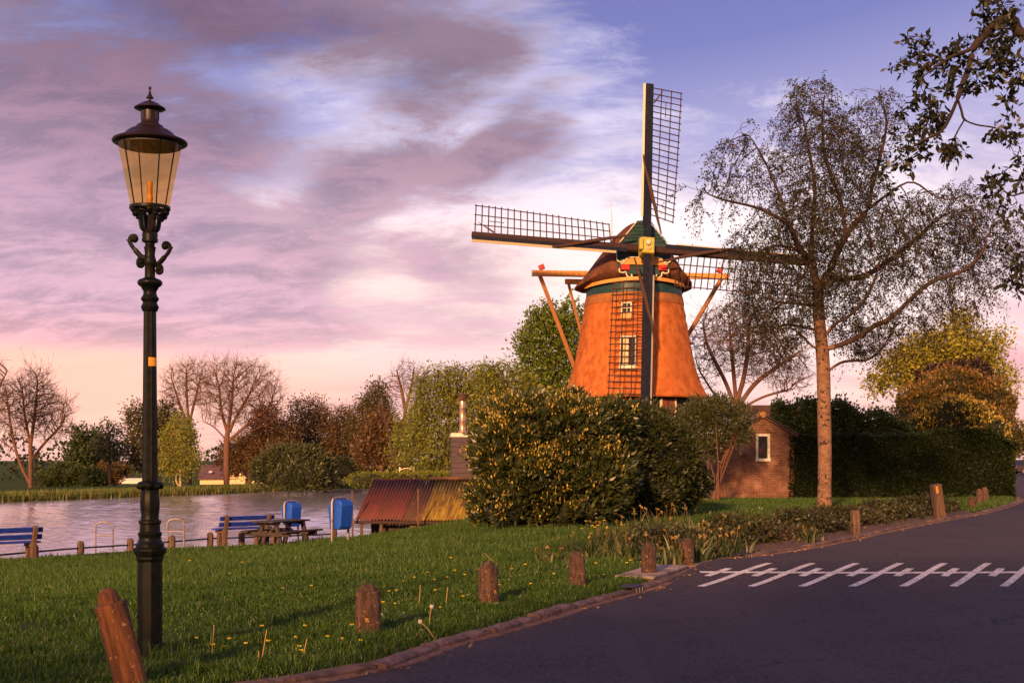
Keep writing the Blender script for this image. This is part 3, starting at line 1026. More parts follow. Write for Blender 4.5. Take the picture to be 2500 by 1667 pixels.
def tree(name, label, seed, base, limbs, blobs, n_attr, step, r_base, r_tip=0.01, bark='bark_dark', up=0.1, jit=0.15, kill=1.6,
         twig=(3, 0.5, 0.3), leaf=None, n_leaf=6, leaf_size=0.15, leaf_wid=0.55, droop=0.0, spread=0.3, group=None, cat='tree', twig_mat=None, twig_r=0.4, crown_name='crown', shell=0.0, clump=0.0, max_leaf=10**9, droop_twig=None):
    """limbs and blobs in world coordinates; trunk with limbs is one part, the crown another"""
    rng = np.random.default_rng(seed)
    base = Vector(base)
    root = thing(name, label, cat, base, 0, group)
    b0 = np.array(base)
    attr, _, _ = sample_blobs(rng, blobs, n_attr, shell)
    nodes, par = polyline_nodes(limbs, step)
    Np, par = colonize(rng, nodes, par, attr, step, kill * step, up=up, jit=jit)
    V, Q, nv, rad, tips, kids = skeleton_mesh(Np, par, r_tip, r_base)
    me = np_mesh('trunk', np.concatenate(V) - b0, [np.concatenate(Q)], smooth=True)
    mesh_obj('trunk', me, bark, root)
    # twigs
    k, tl, td = twig
    ends = np.array([i for i in range(len(Np)) if rad[i] < r_tip * 2.3 and i >= len(nodes) * 0])
    src = ends if len(ends) else tips
    if clump:
        fld = wave2(Np[src, 0] * 2.1 + Np[src, 1], Np[src, 2] * 2.1 - Np[src, 1] * 1.7) + 0.5 * wave2(Np[src, 0] * 4.7, Np[src, 2] * 4.3 + Np[src, 1] * 3)
        src = src[(fld + rng.normal(size=len(src)) * 0.25) > -clump]
    pdir = unit(Np[src] - Np[np.maximum(par[src], 0)])
    src_r = np.repeat(src, k); pd = np.repeat(pdir, k, 0)
    d0 = unit(pd + rng.normal(size=pd.shape) * 0.65)
    L = tl * rng.uniform(0.5, 1.3, len(src_r))
    K = 3
    tt = np.linspace(0, 1, K)
    dd = td if droop_twig is None else droop_twig
    path = Np[src_r][:, None, :] + d0[:, None, :] * (L[:, None] * tt)[:, :, None]
    path[:, :, 2] -= dd * L[:, None] * (tt ** 1.8)[None]
    path += rng.normal(size=path.shape) * (tl * 0.04)
    path[:, 0] = Np[src_r]
    rr = np.repeat((r_tip * twig_r * np.linspace(1, 0.35, K))[None], len(path), 0)
    v, q = tubes_np(path, rr, 3)
    if leaf:
        tw = np_mesh('twigs', v - b0, [q])
        tag(mesh_obj('twigs', tw, twig_mat or bark, root), kind='stuff')
        N = len(path) * n_leaf
        pi = np.repeat(np.arange(len(path)), n_leaf)
        f = rng.uniform(0.1, 1.0, N)
        seg = np.minimum((f * (K - 1)).astype(int), K - 2); fr = f * (K - 1) - seg
        pos = path[pi, seg] * (1 - fr)[:, None] + path[pi, seg + 1] * fr[:, None]
        pos = pos + rng.normal(size=pos.shape) * spread * tl * 0.25
        dirs = unit(rng.normal(size=pos.shape) + d0[pi] * 0.5 + np.array([0, 0, -droop]))
        if N > max_leaf:
            sel = rng.choice(N, max_leaf, replace=False); pos = pos[sel]; dirs = dirs[sel]; N = max_leaf
        sz = leaf_size * rng.uniform(0.55, 1.3, N)
        lv, lq = leaves_np(rng, pos, dirs, sz, leaf_wid)
        rn = np.clip(rng.beta(2, 2, N) * 0.9 + 0.12 * wave2(pos[:, 0] * 1.5, pos[:, 2] * 1.5 + pos[:, 1]), 0, 1)
        me = np_mesh(crown_name, lv - b0, [lq], np.repeat(rn, 4))
        mesh_obj(crown_name, me, leaf, root)
    else:
        kk = 1
        pi = np.repeat(np.arange(len(path)), kk); N = len(pi)
        seg = rng.integers(0, K, N)
        pos = path[pi, seg]
        dirs = unit(d0[pi] * 1.1 + rng.normal(size=pos.shape) * 0.55 + np.array([0, 0, 0.25]))
        lv, lq = leaves_np(rng, pos, dirs, tl * 0.75 * rng.uniform(0.5, 1.3, N), 2.2 * r_tip * twig_r / (tl * 0.75))
        tw = np_mesh(crown_name, np.concatenate([v, lv]) - b0, [np.concatenate([q, lq + len(v)])])
        mesh_obj(crown_name, tw, twig_mat or bark, root)
    return root


def shrub(name, label, seed, base, blobs, n_clump, per, leaf, leaf_size, clump_r, core=0.78, group=None, cat='shrub', stems=0, candle=None, leaf_wid=0.42, up=0.5, out=0.8, shellmin=0.80, trim=None, stem_mat='bark_dark', lump=0.10, cname='foliage', inner=0.52):
    """bush: leaf clumps spread over an uneven volume, solid dark core inside"""
    rng = np.random.default_rng(seed)
    base = Vector(base); b0 = np.array(base)
    root = thing(name, label, cat, base, 0, group)
    B = np.array(blobs, float)
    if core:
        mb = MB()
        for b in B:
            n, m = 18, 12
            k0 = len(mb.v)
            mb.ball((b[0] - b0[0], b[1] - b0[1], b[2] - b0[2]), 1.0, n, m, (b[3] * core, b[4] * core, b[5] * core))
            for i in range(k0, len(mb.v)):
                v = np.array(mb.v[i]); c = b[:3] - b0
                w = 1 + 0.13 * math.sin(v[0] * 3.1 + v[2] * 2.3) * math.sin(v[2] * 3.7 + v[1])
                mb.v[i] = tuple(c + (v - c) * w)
        mb.build('branches', 'shrub_core', root, smooth=True)  # solid dark core added to block the view through the leaves
    # clumps
    cen, u, k = sample_blobs(rng, B, n_clump * 3, 0.99)
    f = rng.uniform(shellmin, 1.0, len(cen)) + lump * wave2(u[:, 0] * 5 + k, u[:, 2] * 5 + u[:, 1] * 3)
    f = f + np.where(rng.uniform(size=len(f)) < 0.16, rng.exponential(0.09, len(f)), 0.0)
    cen = B[k, :3] + u * f[:, None] * B[k, 3:]
    inside = np.zeros(len(cen), bool)
    for b in B:
        inside |= (((cen - b[:3]) / b[3:]) ** 2).sum(1) < inner
    gzz = gz(cen[:, 0], cen[:, 1])
    ok = ~inside & (cen[:, 2] > gzz + 0.05)
    if trim is not None: ok &= trim(cen)
    cen = cen[ok][:n_clump]; u = u[ok][:n_clump]
    nC = len(cen)
    ci = np.repeat(np.arange(nC), per)
    N = len(ci)
    off = unit(rng.normal(size=(N, 3)))
    pos = cen[ci] + off * clump_r * rng.uniform(0.1, 1, N)[:, None]
    dirs = unit(off * 0.9 + u[ci] * out + np.array([0, 0, up]))
    sz = leaf_size * rng.uniform(0.35, 1.35, N)
    lv, lq = leaves_np(rng, pos, dirs, sz, leaf_wid)
    cr = rng.beta(2, 2.2, nC)
    rn = np.clip(cr[ci] * 0.6 + rng.uniform(0, 0.4, N), 0, 1)
    me = np_mesh(cname, lv - b0, [lq], np.repeat(rn, 4))
    mesh_obj(cname, me, leaf, root)
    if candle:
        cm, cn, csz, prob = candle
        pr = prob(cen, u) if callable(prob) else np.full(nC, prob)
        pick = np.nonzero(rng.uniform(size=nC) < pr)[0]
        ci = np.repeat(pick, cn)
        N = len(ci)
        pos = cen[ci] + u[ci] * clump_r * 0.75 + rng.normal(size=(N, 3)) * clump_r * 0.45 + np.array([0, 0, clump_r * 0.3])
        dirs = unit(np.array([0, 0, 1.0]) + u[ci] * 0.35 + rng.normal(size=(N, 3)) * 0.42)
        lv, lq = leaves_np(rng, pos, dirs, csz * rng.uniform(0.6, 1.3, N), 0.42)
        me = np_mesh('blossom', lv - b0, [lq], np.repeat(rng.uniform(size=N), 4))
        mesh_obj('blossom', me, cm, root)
    if stems:
        mb = MB()
        for i in range(stems):
            b = B[rng.integers(len(B))]
            a = np.array([rng.normal() * 0.15, rng.normal() * 0.15, 0.0])
            top = b[:3] - b0 + rng.normal(size=3) * b[3:] * 0.3
            mid = a * 0.6 + top * 0.4 + rng.normal(size=3) * 0.08
            mb.tube([tuple(a - np.array([0, 0, 0.1])), tuple(mid), tuple(top)], [0.035, 0.025, 0.012], 5)
        mb.build('stem', stem_mat, root, smooth=True)
    return root


# ================================================================== THE WINDMILL
MILL_A, MILL_I, MILL_R, MILL_T = R(7), R(11), 9.8, R(3.8)
MILL_S = 1.028
HUB = P(1577, 607, 40.1)
n_h = Vector((math.sin(MILL_A), -math.cos(MILL_A), 0))
AX = Vector((HUB.x - n_h.x * 3.4 * MILL_S + 0.05, HUB.y - n_h.y * 3.4 * MILL_S, EYE * (1 - MILL_S)))


def oct_r(a, round_=0.62):
    """eight-sided plan with softened corners"""
    s = math.pi / 4
    q = (a + s / 2) % s - s / 2
    return (1 - round_) * (math.cos(s / 2) ** 0.5 / math.cos(q)) + round_


def windmill():
    root = thing('windmill', 'thatched orange windmill with four lattice sails rising behind the bushes', 'windmill', AX, 0)
    root.scale = (MILL_S, MILL_S, MILL_S)
    L = lambda v: (Vector(v) - AX) / MILL_S
    ph = MILL_A
    prof = [(5.0, 4.22), (5.02, 4.30), (5.12, 4.34), (5.45, 4.12), (5.9, 3.90), (6.5, 3.68), (7.2, 3.49), (8.0, 3.33), (9.0, 3.15), (10.0, 2.98), (10.55, 2.88)]

    def rad(z):
        zs = [p[0] for p in prof[2:]]; rs = [p[1] for p in prof[2:]]
        return float(np.interp(z, zs, rs))
    n = 64
    def lath(pr, name, m, nn=n):
        mb = MB()
        mb.lathe([(r, z) for z, r in pr], nn, wob=lambda a, z: oct_r(a - ph) * (1 + 0.004 * math.sin(a * 23 + z * 5) + 0.003 * math.sin(z * 9)))
        return mb.build(name, m, root, smooth=True)
    # thatch in courses, each lapping the one below
    fine = [prof[0], prof[1], prof[2]]
    for z in np.arange(5.2, 10.5, 0.105):
        fine.append((z, rad(z) + 0.026 * ((z * 1.9) % 1.0 - 0.5)))
    fine.append((10.5, 2.885))
    lath(fine, 'thatched_tower', 'thatch')
    lath([(10.44, 2.90), (10.46, 2.93), (10.75, 2.89), (10.98, 2.84), (11.0, 2.80)], 'thatch_collar', 'thatch_top')
    lath([(10.98, 2.78), (11.0, 2.82), (11.5, 2.78), (11.55, 2.70)], 'tower_band', 'mill_green')
    lath([(2.6, 3.62), (4.2, 3.62), (5.06, 3.62)], 'tower_boarding', 'black_boards', 32)
    lath([(-0.2, 3.8), (2.62, 3.72)], 'tower_base', 'brick_wall', 32)

    # --- openings in the tower
    def frame_at(ang, z):
        a = -math.pi / 2 + ang
        r = rad(z) * oct_r(a - ph)
        o = Vector((math.cos(a) * r, math.sin(a) * r, z))
        out = Vector((math.cos(a), math.sin(a), 0))
        side = Vector((-math.sin(a), math.cos(a), 0))
        return o, out, side

    def window(px, z0, z1, w, deep, bars, curtain, sill=True, below=None):
        dx = ((px - CX) / F * (AX.y - 3.4) - AX.x) / MILL_S
        ang = math.asin(dx / rad((z0 + z1) / 2))
        o, out, side = frame_at(ang, z1)
        o2, _, _ = frame_at(ang, z0)
        oz = (o - o2).normalized()
        out = side.cross(oz)
        M = Matrix((side, -out, oz)).transposed()
        c = (o + o2) / 2 + out * deep
        h = z1 - z0
        def bx(mb, x, y, z, sx, sy, sz):
            mb.box(c + side * x - out * y + oz * z, (sx, sy, sz), M)
        mb = MB()
        t = 0.075
        for sg in (-1, 1): bx(mb, sg * (w / 2 - t / 2), 0, 0, t, 0.16, h - 2 * t - 0.004)
        bx(mb, 0, 0, h / 2 - t / 2, w, 0.165, t); bx(mb, 0, 0, -h / 2 + t / 2, w, 0.165, t)
        f = mb.build('window', 'mill_white', root, bevel=0.008)
        mb = MB(); bx(mb, 0, 0.02, 0, w - 2 * t - 0.004, 0.03, h - 2 * t - 0.004); mb.build('pane', 'pane_dark', f)
        if curtain:
            mb = MB(); bx(mb, -w * 0.14, -0.003, 0.02, w * 0.36, 0.012, h - 2 * t - 0.12); mb.build('curtain', 'curtain', f)
        mb = MB()
        for k in range(1, bars): bx(mb, 0, -0.025, -h / 2 + t + (h - 2 * t) * k / bars, w - 2 * t, 0.025, 0.026)
        bx(mb, w * 0.04, -0.022, 0, 0.035, 0.022, h - 2 * t); mb.build('glazing_bar', 'mill_white' if not curtain else 'mill_dark', f)
        if sill:
            mb = MB(); bx(mb, 0, -0.07, -h / 2 - 0.10, w + 0.08, 0.2, 0.19); mb.build('sill', 'mill_cream', f, bevel=0.01)
        if below:
            mb = MB(); bx(mb, 0, -0.04, -h / 2 - below / 2 - 0.012, w, 0.14, below); mb.build('apron_board', 'mill_ochre', f)
        # thatch eyebrow over the opening
        mb = MB()
        pts = [c + side * x - out * (-0.02) + oz * (h / 2 + 0.05 + 0.04 * (1 - (2 * x / (w + .3)) ** 2)) for x in np.linspace(-w / 2 - 0.16, w / 2 + 0.16, 7)]
        mb.tube(pts, [0.03, 0.07, 0.09, 0.1, 0.09, 0.07, 0.03], 6); mb.build('thatch_lintel', 'thatch', f, smooth=True)
        return f
    window(1534, 6.62, 8.42, 0.92, 0.14, 4, True)
    window(1532, 9.68, 10.34, 0.60, 0.10, 2, False, sill=False, below=0.36)
    # door and wall openings under the skirt
    mb = MB()
    o, out, side = frame_at(R(26), 5.0)
    dc = Vector((out.x * 3.66, out.y * 3.66, 4.35))
    M = Matrix((side, -out, Vector((0, 0, 1)))).transposed()
    mb.box(dc, (0.86, 0.1, 1.15), M)
    d = mb.build('door', 'door_red', root, bevel=0.01)
    mb = MB()
    for x in (-0.47, 0.47): mb.box(dc + side * x + out * 0.03, (0.08, 0.14, 1.2), M)
    mb.box(dc + out * 0.03 + Vector((0, 0, -0.63)), (1.1, 0.2, 0.07), M)
    mb.build('door_frame', 'mill_cream', d)
    mb = MB(); mb.box(dc + out * 0.06, (0.03, 0.03, 1.1), M); mb.build('door_joint', 'black_boards', d)
    # small vent hood on the right flank
    mb = MB()
    o, out, side = frame_at(R(84), 8.3)
    mb.ball(tuple(o + Vector((0, 0, -0.02))), 0.2, 8, 6, (1.1, 0.9, 0.5)); mb.build('vent_hood', 'thatch_cap', root, smooth=True)

    # --- the cap; s runs from the front gable (-) to the tail (+)
    fwd, sd_ = n_h, Vector((math.cos(MILL_A), math.sin(MILL_A), 0))
    secs = []
    #        s     hw   z0     ztop  shoulder
    for s, hw, z0, zt in [(-2.50, 2.05, 12.25, 15.00), (-2.35, 2.28, 12.08, 15.10), (-1.9, 2.75, 11.85, 15.16), (-1.2, 3.18, 11.62, 15.2), (-0.3, 3.42, 11.5, 15.15), (0.8, 3.40, 11.45, 14.95),
                          (1.8, 3.05, 11.5, 14.5), (2.6, 2.45, 11.6, 13.8), (3.15, 1.6, 11.8, 12.9), (3.35, 0.7, 12.0, 12.4)]:
        H = zt - z0
        half = [(hw * 0.90, z0 - 0.04), (hw, z0 + 0.04), (hw * 1.0, z0 + 0.17), (hw * 0.85, z0 + 0.20 * H), (hw * 0.69, z0 + 0.40 * H), (hw * 0.55, z0 + 0.58 * H), (hw * 0.38, z0 + 0.78 * H), (hw * 0.20, z0 + 0.94 * H), (0.0, zt)]
        ring = [(-x, z) for x, z in half] + [(x, z) for x, z in half[:-1][::-1]]
        secs.append((s, ring))
    vs, fs = [], []
    m = len(secs[0][1])
    for s, ring in secs:
        for x, z in ring:
            v = fwd * (-s) + sd_ * x
            vs.append((v.x, v.y, z + 0.02 * math.sin(x * 7 + s * 3)))
    for i in range(len(secs) - 1):
        for k in range(m):
            l = (k + 1) % m
            fs.append((i * m + k, i * m + l, (i + 1) * m + l, (i + 1) * m + k))
    fs.append(tuple(range(m))); fs.append(tuple((len(secs) - 1) * m + k for k in range(m)))
    mb = MB(); mb.add(vs, fs)
    cap = mb.build('cap', 'thatch_cap', root, smooth=True)
    MF = Matrix((sd_, -fwd, Vector((0, 0, 1)))).transposed()      # local x to the right, y into the mill, z up

    def fr(mb, x, dep, z, sx, sy, sz, rot=0.0):
        mb.box(fwd * dep + sd_ * x + Vector((0, 0, z)), (sx, sy, sz), MF @ Matrix.Rotation(rot, 3, 'Y'))
    # front gable of lapped boards
    def gw(z):
        return float(np.interp(z, [12.3, 12.9, 13.75, 14.95], [1.50, 1.52, 1.40, 0.36]))
    z = 12.35
    while z < 14.9:
        h = 0.20 if z > 13.6 else 0.30
        w0, w1 = gw(z), gw(z + h)
        mb = MB()
        y0, y1 = 2.60, 2.545
        pts = [(-w0, y0, z - 0.012), (w0, y0, z - 0.012), (w1, y1, z + h - 0.02), (-w1, y1, z + h - 0.02)]
        pts2 = [(x, y - 0.05, zz) for x, y, zz in pts]
        V = [fwd * y + sd_ * x + Vector((0, 0, zz)) for x, y, zz in pts + pts2]
        mb.add(V, [(0, 1, 2, 3), (7, 6, 5, 4), (0, 4, 5, 1), (1, 5, 6, 2), (2, 6, 7, 3), (3, 7, 4, 0)])
        mb.build('gable_board', 'mill_green', root)
        z += h
    # pale edge boards up the gable
    for sg in (-1, 1):
        mb = MB()
        a = fwd * 2.64 + sd_ * (sg * 1.43) + Vector((0, 0, 13.72)); b = fwd * 2.6 + sd_ * (sg * 0.40) + Vector((0, 0, 14.98))
        mb.beam(a, b, 0.05, 0.07, up=fwd); mb.build('gable_edge', 'mill_white', root)
        mb = MB()
        pts = [(1.56, 13.55), (1.57, 12.95), (1.50, 12.72), (1.30, 12.66), (1.14, 12.78)]
        mb.tube([fwd * 2.66 + sd_ * (sg * x) + Vector((0, 0, zz)) for x, zz in catmull(pts, 4)], 0.042, 6)
        mb.build('shield_trim', 'mill_white', root, smooth=True)
        mb = MB(); fr(mb, sg * 1.08, 2.70, 12.36, 0.50, 0.12, 0.30); mb.build('red_block', 'mill_red', root, bevel=0.01)
        mb = MB()
        sc = [(1.42, 12.30), (1.40, 12.10), (1.22, 12.06), (1.05, 12.10), (1.0, 11.92), (0.84, 11.80), (0.70, 11.86), (0.74, 11.98)]
        mb.tube([fwd * 2.70 + sd_ * (sg * x) + Vector((0, 0, zz)) for x, zz in catmull(sc, 4)], 0.045, 6)
        mb.build('scroll', 'mill_white', root, smooth=True)
    # ochre beard board across the front, white outlined
    prof2 = [(-1.36, 12.55), (-1.25, 12.56), (-1.0, 12.85), (-0.9, 12.92), (0.9, 12.92), (1.0, 12.85), (1.25, 12.56), (1.36, 12.55), (1.36, 12.52), (-1.36, 12.52)]
    mb = MB()
    V = [fwd * 2.74 + sd_ * x + Vector((0, 0, zz)) for x, zz in prof2] + [fwd * 2.66 + sd_ * x + Vector((0, 0, zz)) for x, zz in prof2]
    k = len(prof2)
    mb.add(V, [tuple(range(k)), tuple(range(2 * k - 1, k - 1, -1))] + [(i, k + i, k + (i + 1) % k, (i + 1) % k) for i in range(k)])
    bd = mb.build('beard_board', 'mill_ochre', root)
    mb = MB(); mb.tube([fwd * 2.76 + sd_ * x + Vector((0, 0, zz)) for x, zz in prof2[:8]], 0.035, 6); mb.build('beard_edge', 'mill_white', bd)
    mb = MB(); fr(mb, 0, 2.58, 12.2, 1.9, 0.12, 0.45); mb.build('lower_board', 'mill_green', root)  # plain green board below the beard
    # ring beam under the thatch
    mb = MB()
    ring = []
    for a in np.linspace(R(-172), R(-8), 22):
        ring.append((math.cos(a + MILL_A) * 2.98, math.sin(a + MILL_A) * 2.98, 11.72 - 0.22 * abs(math.cos(a)) ** 2))
    for p, q in zip(ring[:-1], ring[1:]): mb.beam(p, q, 0.10, 0.19)
    mb.build('ring_beam', 'mill_ochre', root)

    # --- beams through the cap and braces down to the tail
    yb = AX.y + 1.2
    zb = (EYE + (HZ - 671) / F * yb - AX.z) / MILL_S
    xl = ((1306 - CX) / F * (yb - .6) - AX.x) / MILL_S; xr = ((1786 - CX) / F * (yb + .6) - AX.x) / MILL_S
    A = sd_ * xl - fwd * 1.2; B = sd_ * xr - fwd * 1.2
    A.z = B.z = zb
    mb = MB(); mb.beam(A, B, 0.26, 0.34); mb.build('long_beam', 'mill_ochre', root, bevel=0.02)
    for E_, sg in ((A, -1), (B, 1)):
        mb = MB(); mb.box(E_ - sd_ * sg * 0.5 + Vector((0, 0, 0.36)), (0.34, 0.3, 0.3), Matrix.Rotation(0.4 * sg, 3, 'Y')); mb.build('beam_end_block', 'mill_red', root, bevel=0.03)
        mb = MB(); mb.box(E_ + sd_ * sg * 0.04, (0.07, 0.3, 0.38), MF); mb.build('beam_end', 'mill_white', root)
    tail = -fwd * 6.6 + Vector((0, 0, 1.2))
    for E_ in (A, B):
        off = sd_ * (0.55 if E_ is A else -0.55)
        mb = MB(); mb.tube([E_ + off * 0.7 + Vector((0, 0, -0.1)), tail], 0.13, 6); mb.build('brace', 'strut', root)
    s2 = 2.0
    A2 = sd_ * -3.75 - fwd * s2; B2 = sd_ * 3.75 - fwd * s2
    A2.z = B2.z = 12.15
    mb = MB(); mb.beam(A2, B2, 0.24, 0.3); mb.build('short_beam', 'mill_ochre', root, bevel=0.02)
    for E_ in (A2, B2):
        mb = MB(); mb.tube([E_ * 0.95 + Vector((0, 0, 0.5)), tail + Vector((0, 0, 0.8))], 0.10, 6); mb.build('brace', 'strut', root)
    mb = MB(); mb.tube([-fwd * 2.4 + Vector((0, 0, 12.6)), tail - fwd * 0.6 + Vector((0, 0, -0.9))], 0.2, 8); mb.build('tail_pole', 'strut', root)
    mb = MB()
    lr = fwd * 0.2 + sd_ * -1.35
    mb.tube([lr + Vector((0, 0, 14.2)), lr + Vector((-0.05, 0, 16.9))], [0.03, 0.012], 5)
    mb.tube([lr + Vector((0.09, 0, 14.2)), lr + Vector((0.0, 0, 16.0))], [0.02, 0.008], 5)
    mb.build('lightning_rod', 'mill_white', root)

    # --- hub, stocks and sails
    hub = L(HUB)
    n3 = (fwd * math.cos(MILL_I) + Vector((0, 0, math.sin(MILL_I)))).normalized()
    t0 = sd_
    v0 = t0.cross(n3) * -1
    if v0.z < 0: v0 = -v0
    tt = t0 * math.cos(MILL_T) - v0 * math.sin(MILL_T)
    vv = v0 * math.cos(MILL_T) + t0 * math.sin(MILL_T)
    mb = MB(); mb.tube([hub - n3 * 1.6, hub - n3 * 0.2], [0.36, 0.36], 10); mb.build('windshaft', 'mill_brown', root, smooth=True)
    H3 = Matrix((tt, vv, n3)).transposed()
    mb = MB()
    mb.box(hub + n3 * 0.30, (0.86, 1.12, 0.62), H3, 0.82)
    mb.box(hub + n3 * 0.62 + tt * -0.42, (0.22, 0.7, 0.30), H3)
    hb = mb.build('hub', 'mill_yellow', root, bevel=0.04)
    mb = MB(); mb.ball(tuple(hub + n3 * 0.68 + vv * 0.12), 0.17, 10, 7); mb.tube([hub + n3 * 0.66 + vv * 0.05 + tt * x + vv * y for x, y in ((-0.18, 0), (-0.15, -0.22), (0, -0.34), (0.15, -0.22), (0.18, 0))], 0.03, 5)
    mb.build('hub_cap', 'mill_cream', hb, smooth=True)
    dirs = [(vv, tt, 0.30), (-vv, -tt, 0.30), (tt, -vv, -0.10), (-tt, vv, -0.10)]
    for ax, name, off in ((vv, 'stock', 0.30), (tt, 'stock', -0.10)):
        mb = MB()
        lat = n3.cross(ax).normalized()
        for sg in (-1, 1):
            a = hub + n3 * off; b = hub + n3 * off + ax * sg * (MILL_R)
            M = Matrix((lat, n3, ax * sg)).transposed()
            mb.box((a + b) / 2, (0.36, 0.32, MILL_R), M, 0.80)
        mb.build(name, 'mill_dark' if ax is vv else 'mill_brown', root, bevel=0.02)
    random.seed(3)
    for u, lat, off in dirs:
        o = hub + n3 * off
        # wind boards: dark sloping panel on the leading side
        def P3(r, x, w, back=0.0):
            return o + u * r + lat * (x * math.cos(w)) - n3 * (x * math.sin(w) + back)
        twist = lambda r: R(np.interp(r, [1.5, 9.7], [30, 10]))
        mb = MB()
        rs = np.linspace(1.1, MILL_R - 0.02, 12)
        vs, fs = [], []
        for r in rs:
            w = twist(r) * 0.6
            a = P3(r, -0.10, w, -0.155); b = P3(r, -0.34, w, -0.10)
            vs += [a, b, a - n3 * 0.04, b - n3 * 0.04]
        for i in range(len(rs) - 1):
            k = i * 4; j = k + 4
            fs += [(k, k + 1, j + 1, j), (k + 2, j + 2, j + 3, k + 3), (k, j, j + 2, k + 2), (k + 1, k + 3, j + 3, j + 1)]
        fs += [(0, 2, 3, 1), (len(vs) - 4, len(vs) - 3, len(vs) - 1, len(vs) - 2)]
        mb.add(vs, fs)
        sail = mb.build('sail', 'mill_dark', root)
        mb = MB()
        wid_e = 0.14
        vs, fs = [], []
        r_end = MILL_R - 0.02 if u is not dirs[1][0] else MILL_R - 0.7
        for r in np.linspace(1.7, r_end, 10):
            w = twist(r) * 0.6
            a = P3(r, -0.335, w, -0.13); b = P3(r, -0.335 - wid_e * 0.75, w, 0.0)
            vs += [a, b, a - n3 * 0.03, b - n3 * 0.03]
        for i in range(9):
            k = i * 4; j = k + 4
            fs += [(k, k + 1, j + 1, j), (k + 2, j + 2, j + 3, k + 3), (k, j, j + 2, k + 2), (k + 1, k + 3, j + 3, j + 1)]
        fs += [(0, 2, 3, 1), (len(vs) - 4, len(vs) - 3, len(vs) - 1, len(vs) - 2)]
        mb.add(vs, fs); mb.build('leading_board', 'mill_cream', sail)
        # lattice
        bars = np.linspace(1.95, 9.62, 22)
        wl = 1.95
        for i, r in enumerate(bars):
            mb = MB(); w = twist(r)
            mb.tube([P3(r, 0.0, w), P3(r + random.uniform(-.01, .01), wl + (0.05 if i % 7 else 0.0), w)], 0.033, 4); mb.build('sail_bar', 'mill_bar', sail)
        for x in (0.68, 1.30, 1.90):
            mb = MB(); mb.tube([P3(r, x, twist(r), 0.03) for r in np.linspace(1.9, 9.68, 12)], 0.030, 4); mb.build('sail_lath', 'mill_bar', sail)
        mb = MB()
        x = 0.98
        mb.tube([P3(r, x, twist(r), 0.03) for r in np.linspace(8.0, 8.9, 4)], 0.022, 4); mb.build('sail_lath', 'mill_bar', sail)
        # furled sailcloth wound round the stock
        mb = MB()
        pts = []
        for k, q in enumerate(np.linspace(0, 1, 14)):
            r = 0.75 + 4.6 * q
            x = 0.75 * (1 - q) ** 1.2 * (1 if q < 0.72 else 0.7) - 0.42 * q
            pts.append(P3(r, x, 0.1, -0.24 - 0.10 * math.sin(q * 3.1) - 0.02 * math.sin(k * 2.0)))
        mb.tube(pts, [0.02 + 0.085 * math.sin(math.pi * (0.08 + 0.87 * q)) for q in np.linspace(0, 1, 14)], 7)
        mb.build('furled_sailcloth', 'sailcloth', sail, smooth=True)
        mb = MB()
        mb.tube([P3(8.6, 0.16, 0, -0.2), P3(8.9, 0.36, 0.1, -0.2), P3(9.5, 0.75, 0.1, -0.12)], [0.05, 0.045, 0.012], 5); mb.build('sail_rope', 'sailcloth', sail)
    return root


windmill()


